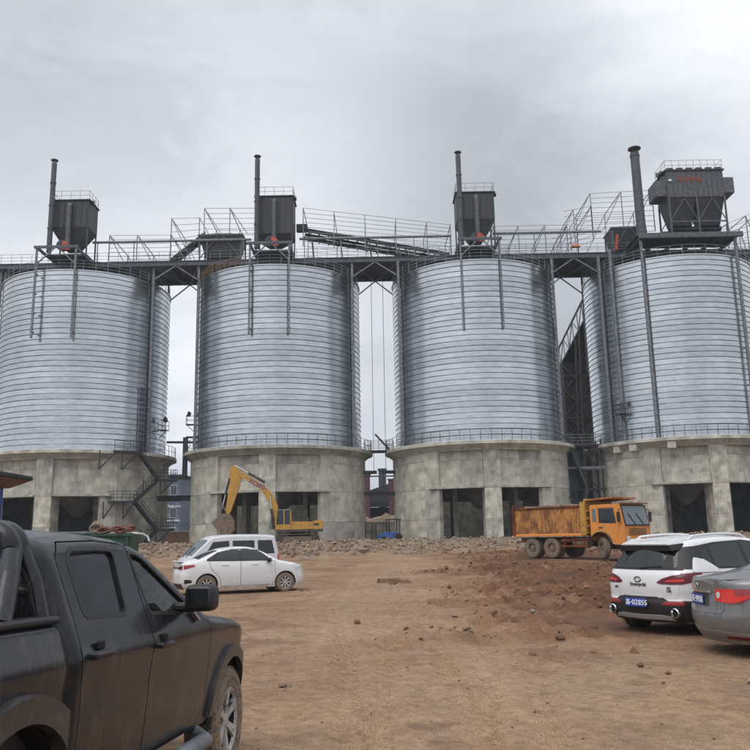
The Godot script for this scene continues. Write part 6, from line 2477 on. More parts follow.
func build_suv():
	var o := place_vehicle("white_suv", "white SUV with black lower bumper and blue number plate", "car", Vector3(6.3, -0.02, -15.4), 58.0)
	var sk := Hull.new()
	sk.top = Hull.chaikin(V2([-1.86, 1.56, -1.75, 1.585, -1.3, 1.635, -0.6, 1.665, 0.0, 1.645, 0.35, 1.58, 1.12, 1.13, 1.3, 1.09, 1.9, 1.02, 2.2, 0.92, 2.32, 0.8]), 3)
	sk.wy = Hull.chaikin(V2([0.2, 0.84, 0.4, 0.90, 0.7, 0.92, 0.95, 0.92, 1.08, 0.88, 1.25, 0.80, 1.62, 0.66]), 2)
	sk.plan = V2([-2.2, 0.96, -1.3, 1.0, 1.0, 1.0, 2.3, 0.95])
	sk.rear = Hull.chaikin(V2([0.2, -2.06, 0.32, -2.17, 0.56, -2.21, 0.62, -2.17, 0.8, -2.19, 1.0, -2.16, 1.08, -2.10, 1.42, -1.92, 1.56, -1.84]), 2)
	sk.front = Hull.chaikin(V2([0.2, 2.2, 0.4, 2.32, 0.8, 2.28]), 2)
	sk.r = 0.34
	sk.rf = 0.45
	sk.bow = 0.09
	var ar := [[-1.32, 0.35, 0.42], [1.33, 0.35, 0.42]]
	shell(o, sk, M.white_paint, 0.24, 1.51, 0.78, ar, [], 0.06)
	# glasshouse
	both_sides(o, "window_surround", M.trim, smooth_closed(V2([-1.95, 1.105, -1.25, 1.085, 0.95, 1.06, 0.35, 1.50, -0.2, 1.555, -1.0, 1.53, -1.5, 1.475, -1.79, 1.45]), 0.03), sk, 0.008, 0.010)
	for q in [V2([-0.28, 1.09, 0.84, 1.08, 0.32, 1.47, -0.15, 1.515, -0.28, 1.515]), V2([-1.2, 1.115, -0.36, 1.10, -0.36, 1.515, -0.95, 1.495, -1.2, 1.445]), V2([-1.5, 1.17, -1.27, 1.12, -1.27, 1.43, -1.46, 1.38])]:
		both_sides(o, "side_window", M.glass, smooth_closed(q, 0.02), sk, 0.013, 0.006)
	# white quarter blade between the rear glass and the side glass
	both_sides(o, "quarter_blade", M.white_paint, smooth_closed(V2([-1.82, 1.045, -1.08, 1.04, -1.44, 1.25, -1.66, 1.285, -1.71, 1.22]), 0.03), sk, 0.017, 0.02)
	both_sides(o, "front_door", M.white_paint, V2([-0.30, 0.36, 0.80, 0.36, 0.93, 0.6, 0.93, 1.05, -0.30, 1.07]), sk, 0.004, 0.01)
	both_sides(o, "rear_door", M.white_paint, V2([-0.315, 0.36, -0.315, 1.07, -1.28, 1.09, -1.22, 0.86, -0.98, 0.64, -0.86, 0.36]), sk, 0.004, 0.01)
	both_sides(o, "sill_cladding", M.trim, V2([-0.88, 0.245, 0.88, 0.245, 0.88, 0.35, -0.88, 0.35]), sk, 0.008, 0.01)
	for a in ar:
		var ring := cut(disc2(Vector2(a[0], a[1]), a[2] + 0.06), V2([-9, -1, 9, -1, 9, 0.30, -9, 0.30]))
		for s in [1.0, -1.0]:
			sk.sgn = s
			put(panel(within(ring, side_outline(sk, 0.25, 1.51, 0.78)), sk, "side", 0.008, 0.06, 0.012, [disc2(Vector2(a[0], a[1]), a[2])]), "arch_cladding", M.trim, o)
		sk.sgn = 1.0
	# rear
	var eo := end_outline(sk, 0.24, 1.51, true)
	skin_part(o, "lower_bumper", M.trim, within(V2([-1, 0.24, 1, 0.24, 1, 0.60, 0.55, 0.585, 0.45, 0.64, -0.45, 0.64, -0.55, 0.585, -1, 0.60]), eo), sk, "back", 0.006, 0.012, 0.06)
	both_sides(o, "bumper_corner", M.trim, V2([-2.02, 0.25, -1.78, 0.25, -1.78, 0.58, -2.02, 0.60]), sk, 0.006, 0.012)
	skin_part(o, "skid_strip", M.silver_trim, V2([-0.62, 0.285, 0.62, 0.285, 0.56, 0.345, 0.40, 0.36, -0.40, 0.36, -0.56, 0.345]), sk, "back", 0.02, 0.03, 0.06)
	skin_part(o, "rear_window", M.glass_dusty, smooth_closed(V2([-0.66, 1.115, 0.66, 1.115, 0.58, 1.41, -0.58, 1.41]), 0.03), sk, "back", 0.013, 0.008, 0.05)
	skin_part(o, "rear_window_frame", M.trim, within(V2([-0.84, 1.085, 0.84, 1.085, 0.74, 1.50, -0.74, 1.50]), eo), sk, "back", 0.007, 0.010, 0.05)
	# spoiler
	var sp := G.new()
	sp.hexa([Vector3(-1.95, 1.497, -0.50), Vector3(-1.6, 1.53, -0.58), Vector3(-1.6, 1.53, 0.58), Vector3(-1.95, 1.497, 0.50), Vector3(-1.955, 1.515, -0.50), Vector3(-1.6, 1.605, -0.54), Vector3(-1.6, 1.605, 0.54), Vector3(-1.955, 1.515, 0.50)])
	put(sp, "spoiler", M.white_paint, o)
	var sp2 := G.new()
	sp2.hexa([Vector3(-1.93, 1.40, -0.56), Vector3(-1.70, 1.43, -0.62), Vector3(-1.70, 1.43, 0.62), Vector3(-1.93, 1.40, 0.56), Vector3(-1.955, 1.495, -0.53), Vector3(-1.66, 1.525, -0.60), Vector3(-1.66, 1.525, 0.60), Vector3(-1.955, 1.495, 0.53)])
	put(sp2, "spoiler_underside", M.trim, o)
	for s in [1.0, -1.0]:
		var tl := V2([0.36, 0.885, 0.44, 0.858, 0.62, 0.855, 0.90, 0.87, 0.90, 1.035, 0.62, 1.0, 0.46, 0.95])
		tl = within(tl, eo)
		skin_part(o, "tail_lamp", M.lamp_dark, tl if s > 0 else flip2(tl), sk, "back", 0.012, 0.02, 0.05)
		var ti := within(V2([0.50, 0.895, 0.9, 0.91, 0.9, 0.95, 0.55, 0.925]), eo)
		skin_part(o, "lamp_insert", M.lamp_bright, ti if s > 0 else flip2(ti), sk, "back", 0.016, 0.006, 0.05)
		var rf := within(V2([0.42, 0.52, 0.86, 0.525, 0.86, 0.59, 0.50, 0.58]), eo)
		skin_part(o, "reflector", M.lamp_red, rf if s > 0 else flip2(rf), sk, "back", 0.012, 0.012, 0.05)
		var ex := G.new()
		var b := sk.back(Vector2(s * 0.66, 0.40))
		ex.lathe([Vector2(0.045, -0.02), Vector2(0.075, -0.02), Vector2(0.082, 0.05), Vector2(0.07, 0.06), Vector2(0.055, 0.03)], 20, Transform3D(Basis(Vector3(0, 0, 1), PI / 2), b + Vector3(0.0, 0, 0)))
		put(ex, "exhaust_tip", M.chrome, o)
		var eh := G.new()
		eh.tube(b + Vector3(-0.032, 0, 0), b + Vector3(-0.03, 0, 0), 0.055, 16)
		put(eh, "exhaust_bore", M.black_void, o)
		var rr := G.new()
		var pts := []
		for k in 13:
			var x := lerpf(-1.5, 0.15, k / 12.0)
			pts.append(Vector3(x, sk.lid(Vector2(x, s * 0.55)).y + (0.045 if k > 0 and k < 12 else -0.01), s * 0.555))
		rr.path(pts, 0.022, 8)
		put(rr, "roof_rail", M.white_paint, o)
		var mg := G.new()
		mg.pillow(Vector3(0.82, 1.09, s * 1.02), Vector3(0.15, 0.17, 0.24), 0.5)
		put(mg, "mirror", M.white_paint, o)
		wheel(o, "wheel", Vector3(1.33, 0.35, s * 0.78), 0.35, 0.23, s, M.tyre, M.alloy, 5)
		wheel(o, "wheel", Vector3(-1.32, 0.35, s * 0.78), 0.35, 0.23, s, M.tyre, M.alloy, 5)
	both_sides(o, "tail_lamp_side", M.lamp_dark, V2([-1.985, 0.872, -1.78, 0.92, -1.62, 1.03, -1.68, 1.05, -1.985, 1.028]), sk, 0.012, 0.02)
	skin_part(o, "windshield", M.glass, V2([0.42, -0.70, 1.1, -0.78, 1.1, 0.78, 0.42, 0.70]), sk, "lid", 0.004, 0.006)
	# tailgate outline groove, plate, badges
	skin_part(o, "tailgate", M.white_paint, smooth_closed(V2([-0.70, 0.63, 0.70, 0.63, 0.76, 1.075, -0.76, 1.075]), 0.03), sk, "back", 0.005, 0.012, 0.06)
	skin_part(o, "plate_garnish", M.trim_grey, V2([-0.36, 0.63, 0.36, 0.63, 0.36, 0.655, -0.36, 0.655]), sk, "back", 0.02, 0.02)
	var Bk := Basis(Vector3(0, 0, 1), Vector3.UP, Vector3(-1, 0, 0))
	plate(o, Vector3(-2.245, 0.55, -0.02), Bk, 0.44, 0.14, [[0, 1, 1, 1], [0.5, 1, 0.5, 0.6], [0, 0.75, 1, 0.75], [0, 0.5, 0, 0], [0, 0.5, 1, 0.5], [1, 0.5, 1, 0], [0, 0.25, 1, 0.25], [0.5, 0.5, 0.5, 0]], "S·0285S")
	var bd := sk.back(Vector2(0.0, 0.93))
	var lg := G.new()
	for k in 2:
		var pts := []
		for i in 10:
			var a := lerpf(0.6, 3.3, i / 9.0) + k * PI
			pts.append(bd + Vector3(-0.016, sin(a) * 0.042, cos(a) * 0.065))
		lg.path(pts, 0.009, 6)
	put(lg, "emblem", M.dark_print, o)
	text_part(o, "badge_lettering", "Trumpchi", 0.055, M.dark_print, Transform3D(Bk, sk.back(Vector2(0, 0.845)) + Vector3(-0.008, 0, 0)))
	text_part(o, "badge_lettering", "235T", 0.035, M.dark_print, Transform3D(Bk, sk.back(Vector2(0.55, 0.80)) + Vector3(-0.01, 0, 0)))
	text_part(o, "badge_lettering", "GS4", 0.05, M.dark_print, Transform3D(Bk, sk.back(Vector2(0.55, 0.755)) + Vector3(-0.01, 0, 0)))
	text_part(o, "badge_lettering", "GAC", 0.04, M.dark_print, Transform3D(Bk, sk.back(Vector2(-0.52, 0.79)) + Vector3(-0.01, 0, 0)))
	var wi := G.new()
	wi.bar(sk.back(Vector2(0.0, 1.12)) + Vector3(-0.03, 0, 0), sk.back(Vector2(0.4, 1.15)) + Vector3(-0.03, 0, 0), 0.018)
	put(wi, "wiper", M.trim, o)

func build_grey_sedan():
	var o := place_vehicle("grey_sedan", "metallic grey sedan with red tail lamp cut off by the right edge", "car", Vector3(7.05, -0.02, -12.02), 91.5)
	var sk := Hull.new()
	sk.top = Hull.chaikin(V2([-2.42, 1.02, -2.36, 1.065, -1.9, 1.12, -1.62, 1.15, -0.95, 1.40, -0.45, 1.475, 0.05, 1.48, 0.45, 1.43, 1.2, 1.08, 1.35, 1.03, 2.0, 0.93, 2.3, 0.82, 2.42, 0.7]), 3)
	sk.wy = Hull.chaikin(V2([0.18, 0.80, 0.35, 0.87, 0.6, 0.90, 0.85, 0.895, 1.0, 0.87, 1.15, 0.79, 1.46, 0.62]), 2)
	sk.plan = V2([-2.42, 0.95, -1.4, 1.0, 1.0, 1.0, 2.4, 0.95])
	sk.rear = Hull.chaikin(V2([0.18, -2.30, 0.36, -2.44, 0.55, -2.46, 0.66, -2.42, 0.9, -2.40, 1.02, -2.42]), 2)
	sk.front = Hull.chaikin(V2([0.18, 2.3, 0.4, 2.42, 0.7, 2.36]), 2)
	sk.r = 0.42
	sk.rf = 0.5
	sk.bow = 0.10
	shell(o, sk, M.grey_paint, 0.2, 1.00, 0.68, [[-1.38, 0.33, 0.38], [1.39, 0.33, 0.38]], [], 0.05)
	both_sides(o, "window_surround", M.trim, smooth_closed(V2([-1.40, 1.08, 0.95, 1.05, 0.45, 1.36, 0.0, 1.42, -0.5, 1.41, -0.95, 1.33]), 0.04), sk, 0.002, 0.006)
	for q in [V2([-0.16, 1.08, 0.86, 1.07, 0.42, 1.335, 0.0, 1.39, -0.16, 1.39]), V2([-1.2, 1.10, -0.24, 1.085, -0.24, 1.39, -0.5, 1.385, -0.92, 1.31])]:
		both_sides(o, "side_window", M.glass, q, sk, 0.006, 0.006)
	both_sides(o, "rear_door", M.grey_paint, V2([-0.2, 0.3, -0.2, 1.05, -1.3, 1.07, -1.2, 0.8, -0.95, 0.6, -0.86, 0.3]), sk, 0.004, 0.01)
	both_sides(o, "front_door", M.grey_paint, V2([-0.185, 0.3, 0.92, 0.3, 1.02, 0.55, 1.0, 1.03, -0.185, 1.05]), sk, 0.004, 0.01)
	skin_part(o, "rear_window", M.glass_pale, V2([-1.64, -0.66, -0.92, -0.54, -0.92, 0.54, -1.64, 0.66]), sk, "lid", 0.004, 0.006)
	skin_part(o, "windshield", M.glass, V2([0.48, -0.62, 1.18, -0.72, 1.18, 0.72, 0.48, 0.62]), sk, "lid", 0.004, 0.006)
	var eo := end_outline(sk, 0.2, 1.0, true)
	for s in [1.0, -1.0]:
		var tl := within(V2([0.42, 0.76, 0.9, 0.74, 0.9, 0.93, 0.42, 0.925]), eo)
		skin_part(o, "tail_lamp", M.lamp_bright, tl if s > 0 else flip2(tl), sk, "back", 0.014, 0.02, 0.04)
		var bl := disc2(Vector2(s * 0.50, 0.845), 0.045, 20)
		skin_part(o, "reverse_lamp", M.lamp_clear, bl, sk, "back", 0.018, 0.006, 0.03)
	both_sides(o, "tail_lamp_side", M.lamp_red, V2([-2.25, 0.735, -2.14, 0.75, -1.86, 0.90, -1.90, 0.935, -2.25, 0.935]), sk, 0.014, 0.02, 0.04)
	both_sides(o, "tail_lamp_amber", M.lamp_bright, V2([-2.22, 0.76, -2.13, 0.775, -1.98, 0.855, -2.22, 0.83]), sk, 0.018, 0.01, 0.04)
	skin_part(o, "boot_lid", M.grey_paint, smooth_closed(within(V2([-0.60, 0.60, 0.60, 0.60, 0.60, 0.985, -0.60, 0.985]), eo), 0.06), sk, "back", 0.006, 0.014, 0.05)
	skin_part(o, "chrome_strip", M.chrome, V2([-0.36, 0.865, 0.36, 0.865, 0.36, 0.895, -0.36, 0.895]), sk, "back", 0.03, 0.03, 0.05)
	skin_part(o, "plate_recess", M.trim_grey, smooth_closed(V2([-0.30, 0.68, 0.30, 0.68, 0.30, 0.86, -0.30, 0.86]), 0.02), sk, "back", 0.008, 0.01, 0.05)
	both_sides(o, "lower_skirt", M.grey_muddy, V2([-2.28, 0.21, -1.82, 0.21, -1.80, 0.33, -2.28, 0.36]), sk, 0.008, 0.012, 0.05)
	both_sides(o, "bumper_reflector", M.lamp_dark, smooth_closed(V2([-2.26, 0.275, -2.0, 0.265, -2.0, 0.305, -2.26, 0.315]), 0.01), sk, 0.016, 0.012, 0.05)
	skin_part(o, "bumper_groove", M.grey_muddy, within(V2([-1, 0.21, 1, 0.21, 1, 0.36, -1, 0.36]), eo), sk, "back", 0.008, 0.012, 0.05)
	var Bk := Basis(Vector3(0, 0, 1), Vector3.UP, Vector3(-1, 0, 0))
	plate(o, Vector3(-2.425, 0.765, 0), Bk, 0.44, 0.14, [[0, 1, 1, 1], [0.5, 1, 0.5, 0.0], [0, 0.6, 1, 0.6], [0.1, 0.3, 0.9, 0.3]], "E·9958")
	var em := G.new()
	var pts := []
	for k in 24:
		var a := TAU * k / 24
		pts.append(sk.back(Vector2(0, 0.955)) + Vector3(-0.012, sin(a) * 0.035, cos(a) * 0.045))
	em.path(pts, 0.007, 6, true)
	em.bar(sk.back(Vector2(0, 0.955)) + Vector3(-0.014, 0, -0.05), sk.back(Vector2(0, 0.955)) + Vector3(-0.014, 0, 0.05), 0.018, 0.006)
	put(em, "emblem", M.chrome, o)
	for s in [1.0, -1.0]:
		wheel(o, "wheel", Vector3(1.39, 0.33, s * 0.78), 0.33, 0.21, s, M.tyre, M.alloy, 7)
		wheel(o, "wheel", Vector3(-1.38, 0.33, s * 0.78), 0.33, 0.21, s, M.tyre, M.alloy, 7)
		var mg := G.new()
		mg.pillow(Vector3(0.85, 1.07, s * 0.98), Vector3(0.14, 0.15, 0.22), 0.5)
		put(mg, "mirror", M.grey_paint, o)

func build_pickup():
	var o := place_vehicle("black_pickup", "dusty charcoal double-cab pickup in the left foreground", "pickup", Vector3(-2.21, 0.045, -5.02), 6.0, -2.2)
	# cab
	var sk := Hull.new()
	sk.top = Hull.chaikin(V2([-1.2, 1.66, -1.12, 1.705, -0.7, 1.74, -0.2, 1.745, 0.08, 1.705, 0.3, 1.61, 0.88, 1.29, 1.05, 1.235, 1.6, 1.19, 2.1, 1.10, 2.38, 0.97, 2.42, 0.9]), 3)
	sk.wy = Hull.chaikin(V2([0.3, 0.80, 0.45, 0.865, 0.62, 0.885, 0.80, 0.90, 0.96, 0.905, 1.06, 0.925, 1.12, 0.92, 1.20, 0.885, 1.28, 0.85, 1.70, 0.69]), 2)
	sk.plan = V2([-1.2, 1.0, 1.0, 1.0, 1.7, 0.985, 2.4, 0.95])
	sk.rear = V2([0.3, -1.12, 1.2, -1.14, 1.7, -1.17])
	sk.front = Hull.chaikin(V2([0.3, 2.35, 0.5, 2.42, 0.9, 2.38]), 2)
	sk.r = 0.10
	sk.bow = 0.02
	sk.rf = 0.42
	sk.bowf = 0.16
	sk.curl = 0.09
	sk.crown = 0.05
	var arch := [1.55, 0.40, 0.46]
	var fd := smooth_closed(V2([-0.145, 0.49, 0.80, 0.49, 0.91, 0.60, 0.95, 0.85, 0.93, 1.19, 0.78, 1.275, 0.10, 1.615, -0.02, 1.645, -0.12, 1.65]), 0.05)
	var rd := smooth_closed(V2([-0.155, 0.49, -0.13, 1.65, -0.50, 1.66, -0.93, 1.64, -1.02, 1.57, -1.005, 1.28, -1.03, 1.08, -0.985, 0.90, -0.975, 0.49]), 0.05)
	var fw := smooth_closed(V2([-0.05, 1.265, 0.60, 1.235, 0.60, 1.27, 0.06, 1.565, -0.02, 1.59, -0.115, 1.60]), 0.025)
	var rw := smooth_closed(V2([-0.40, 1.28, -0.345, 1.605, -0.55, 1.61, -0.84, 1.60, -0.90, 1.55, -0.885, 1.29]), 0.04)
	var gap := 0.007
	var holes := [Geometry2D.offset_polygon(fd, gap)[0], Geometry2D.offset_polygon(rd, gap)[0]]
	# the two door openings overlap at the pillar: join them into one hole
	var joined := Geometry2D.merge_polygons(holes[0], holes[1])
	var hl: Array = [joined[0]] if joined.size() == 1 else holes
	shell(o, sk, M.pickup_paint, 0.47, 1.63, 0.88, [arch], hl, 0.05)
	for s in [1.0, -1.0]:
		sk.sgn = s
		for q in [[fd, fw, "front_door"], [rd, rw, "rear_door"]]:
			var dn := put(panel(q[0], sk, "side", 0.0, 0.045, 0.03, [q[1]]), q[2], M.pickup_paint, o)
			put(panel(Geometry2D.offset_polygon(q[1], 0.012)[0], sk, "side", -0.014, 0.06, 0.0), "window", M.glass_dusty if q[2] == "rear_door" else M.pane, dn)
			var seal := Geometry2D.offset_polygon(q[1], 0.022)[0]
			put(panel(seal, sk, "side", 0.002, 0.05, 0.008, [q[1]]), "window_seal", M.trim, dn)
			var x: float = 0.0 if q[2] == "front_door" else -0.86
			var hy := 1.085 if q[2] == "front_door" else 1.115
			var hd := G.new()
			var c := sk.side(Vector2(x, hy))
			hd.rbox(c + Vector3(0.0, -0.012, s * 0.03), Vector3(0.20, 0.034, 0.03), 0.012)
			for e in [-0.085, 0.085]:
				hd.rbox(c + Vector3(e, -0.012, s * 0.012), Vector3(0.03, 0.03, 0.04), 0.008)
			put(hd, "door_handle", M.pickup_paint, dn)
			var lk := G.new()
			lk.rbox(c + Vector3(0.015, 0.03, s * 0.004), Vector3(0.075, 0.045, 0.02), 0.009)
			put(lk, "handle_recess", M.black_void, dn)
		# pillar behind the door gap and inner liner
		put(panel(Geometry2D.offset_polygon(fd, 0.02)[0], sk, "side", -0.05, 0.08, 0.0, [Geometry2D.offset_polygon(fw, -0.01)[0]]), "door_frame", M.black_void, o)
		put(panel(Geometry2D.offset_polygon(rd, 0.02)[0], sk, "side", -0.05, 0.08, 0.0, [Geometry2D.offset_polygon(rw, -0.01)[0]]), "door_frame", M.black_void, o)
		# character line along the doors and fender
		var cl := V2([-1.1, 0.905, 1.9, 0.86, 1.9, 0.872, -1.1, 0.917])
		# wheel arch lip
		var lip := cut(disc2(Vector2(arch[0], arch[1]), arch[2] + 0.075), V2([-9, -1, 9, -1, 9, 0.50, -9, 0.50]))
		put(panel(lip, sk, "side", 0.03, 0.05, 0.045, [disc2(Vector2(arch[0], arch[1]), arch[2] - 0.01)]), "arch_lip", M.pickup_dusty, o)
		put(panel(V2([-1.02, 0.475, 1.02, 0.475, 1.02, 0.515, -1.02, 0.515]), sk, "side", -0.012, 0.06, 0.012), "sill", M.pickup_dusty, o)
		# mirror
		var mr := Node3D.new()
		mr.name = "mirror"
		o.add_child(mr, true)
		var mh := G.new()
		mh.pillow(Vector3(0.39, 1.325, s * 1.025), Vector3(0.16, 0.17, 0.20), 0.45)
		put(mh, "housing", M.trim, mr)
		var mf := G.new()
		mf.pillow(Vector3(0.316, 1.325, s * 1.025), Vector3(0.02, 0.13, 0.155), 0.3)
		put(mf, "mirror_glass", M.glass, mr)
		var ma := G.new()
		ma.rbox(Vector3(0.45, 1.265, s * 0.90), Vector3(0.09, 0.06, 0.16), 0.02)
		put(ma, "arm", M.trim, mr)
		var tr := G.new()
		tr.bar(sk.side(Vector2(0.58, 1.25)) + Vector3(0, 0, s * 0.02), sk.side(Vector2(0.66, 1.17)) + Vector3(0, 0, s * 0.02), 0.035, 0.012)
		put(tr, "mirror_trim", M.silver_trim, mr)
		# side step
		var ss := G.new()
		ss.path([Vector3(-1.0, 0.42, s * 0.84), Vector3(-0.92, 0.395, s * 0.95), Vector3(0.78, 0.395, s * 0.95), Vector3(0.88, 0.42, s * 0.84)], 0.055, 10)
		put(ss, "side_step", M.steel_rail, o)
	sk.sgn = 1.0
	skin_part(o, "windshield", M.glass, V2([0.16, -0.56, 0.92, -0.72, 0.92, 0.72, 0.16, 0.56]), sk, "lid", 0.003, 0.006)
	skin_part(o, "cab_rear_window", M.glass, smooth_closed(V2([-0.64, 1.24, 0.64, 1.24, 0.56, 1.57, -0.56, 1.57]), 0.05), sk, "back", 0.006, 0.01)
	# interior
	var it := G.new()
	it.box(Vector3(0.1, 0.62, 0), Vector3(2.2, 0.2, 1.5))
	for z in [-0.36, 0.36]:
		it.rbox(Vector3(-0.02, 0.95, z), Vector3(0.5, 0.25, 0.5), 0.06)
		it.rbox(Vector3(-0.26, 1.22, z), Vector3(0.16, 0.6, 0.48), 0.06, Basis(Vector3(0, 0, 1), 0.2))
		it.rbox(Vector3(-0.36, 1.54, z), Vector3(0.1, 0.16, 0.24), 0.04)
	it.rbox(Vector3(0.92, 1.04, 0), Vector3(0.45, 0.25, 1.5), 0.08)
	it.rbox(Vector3(-0.85, 1.15, 0), Vector3(0.18, 0.7, 1.35), 0.06)
	put(it, "interior", M.cloth_dark, o)
	var sw := G.new()
	var sp := []
	for k in 20:
		var a := TAU * k / 20
		sp.append(Vector3(0.56 + sin(a) * 0.08, 1.16 + sin(a) * 0.17, -0.36 + cos(a) * 0.19))
	sw.path(sp, 0.016, 6, true)
	put(sw, "steering_wheel", M.trim, o)
	# bed
	var bk := Hull.new()
	bk.top = V2([-2.85, 1.275, -1.16, 1.275])
	bk.wy = Hull.chaikin(V2([0.4, 0.84, 0.55, 0.895, 0.75, 0.91, 0.96, 0.91, 1.06, 0.93, 1.12, 0.925, 1.20, 0.895, 1.28, 0.88]), 2)
	bk.plan = V2([-2.85, 0.985, -2.4, 1.0, -1.1, 1.0])
	bk.rear = V2([0.4, -2.85, 1.3, -2.85])
	bk.front = V2([0.4, -1.16, 1.3, -1.16])
	bk.r = 0.08
	bk.rf = 0.02
	bk.bow = 0.01
	bk.bowf = 0.0
	bk.curl = 0.05
	bk.crown = 0.0
	var bo := side_outline(bk, 0.44, 1.275, 1.275)
	var ba := Vector2(-1.55, 0.40)
	bo = cut(bo, disc2(ba, 0.50))
	for s in [1.0, -1.0]:
		bk.sgn = s
		put(panel(bo, bk, "side", 0.0, 0.05, 0.03), "bed_side", M.pickup_paint, o)
		var lip := cut(disc2(ba, 0.615), V2([-9, -1, 9, -1, 9, 0.46, -9, 0.46]))
		put(panel(within(lip, side_outline(bk, 0.44, 1.275, 1.275)), bk, "side", 0.045, 0.05, 0.06, [disc2(ba, 0.50)]), "arch_flare", M.pickup_dusty, o)
		arch_liner(o, ba, 0.505, s * 0.9, s * 0.5)
		var cap := G.new()
		cap.rbox(Vector3(-2.0, 1.285, s * 0.81), Vector3(1.68, 0.035, 0.12), 0.012)
		put(cap, "bed_rail", M.trim, o)
		var inn := G.new()
		inn.box(Vector3(-2.0, 0.95, s * 0.74), Vector3(1.66, 0.65, 0.03))
		put(inn, "bed_liner", M.trim_grey, o)
	bk.sgn = 1.0
	var fl := G.new()
	fl.box(Vector3(-2.0, 0.64, 0), Vector3(1.66, 0.06, 1.5))
	fl.box(Vector3(-1.19, 0.95, 0), Vector3(0.04, 0.6, 1.5))
	put(fl, "bed_floor", M.trim_grey, o)
	var tg := G.new()
	tg.rbox(Vector3(-2.83, 0.98, 0), Vector3(0.07, 0.62, 1.5), 0.02)
	put(tg, "tailgate", M.pickup_paint, o)
	var ch := G.new()
	for z in [-0.42, 0.42]:
		ch.box(Vector3(-0.3, 0.5, z), Vector3(4.6, 0.16, 0.1))
	put(ch, "chassis", M.trim, o)
	# sports bar behind the cab
	for q in [[-1.215, 1.70, 0.04, 0.0], [-1.30, 1.69, 0.052, -0.26]]:
		var pts := []
		for z in [1.0, -1.0]:
			var leg := []
			leg.append(Vector3(q[0] + q[3], 1.28, z * 0.80))
			leg.append(Vector3(q[0] + q[3] * 0.5, 1.46, z * 0.745))
			leg.append(Vector3(q[0] + q[3] * 0.12, q[1] - 0.13, z * 0.69))
			for k in 7:
				var a := k / 6.0 * PI * 0.5
				leg.append(Vector3(q[0], q[1] - 0.11 * (1.0 - sin(a)), z * (0.56 + 0.115 * cos(a))))
			leg.append(Vector3(q[0], q[1] + 0.005, z * 0.3))
			if z < 0:
				leg.reverse()
			pts.append_array(leg)
		var b := G.new()
		b.path(pts, q[2], 14)
		put(b, "sports_bar", M.pickup_paint, o)
	var cb := G.new()
	cb.tube(Vector3(-1.24, 1.42, -0.75), Vector3(-1.24, 1.42, 0.75), 0.028, 8)
	put(cb, "cross_tube", M.pickup_paint, o)
	for s in [1.0, -1.0]:
		wheel(o, "wheel", Vector3(1.55, 0.385, s * 0.78), 0.385, 0.25, s, M.tyre_dusty, M.alloy, 6, 0.62)
		wheel(o, "wheel", Vector3(-1.55, 0.385, s * 0.78), 0.385, 0.25, s, M.tyre_dusty, M.alloy, 6, 0.62)

# ---------------------------------------------------------------- excavator
func poly_part(o: Node, called: String, m: Material, poly: PackedVector2Array, z0: float, z1: float, bevel := 0.0) -> MeshInstance3D:
	var g := G.new()
	g.extrude(smooth_closed(poly, bevel) if bevel > 0.0 else poly, z0, z1)
	return put(g, called, m, o)

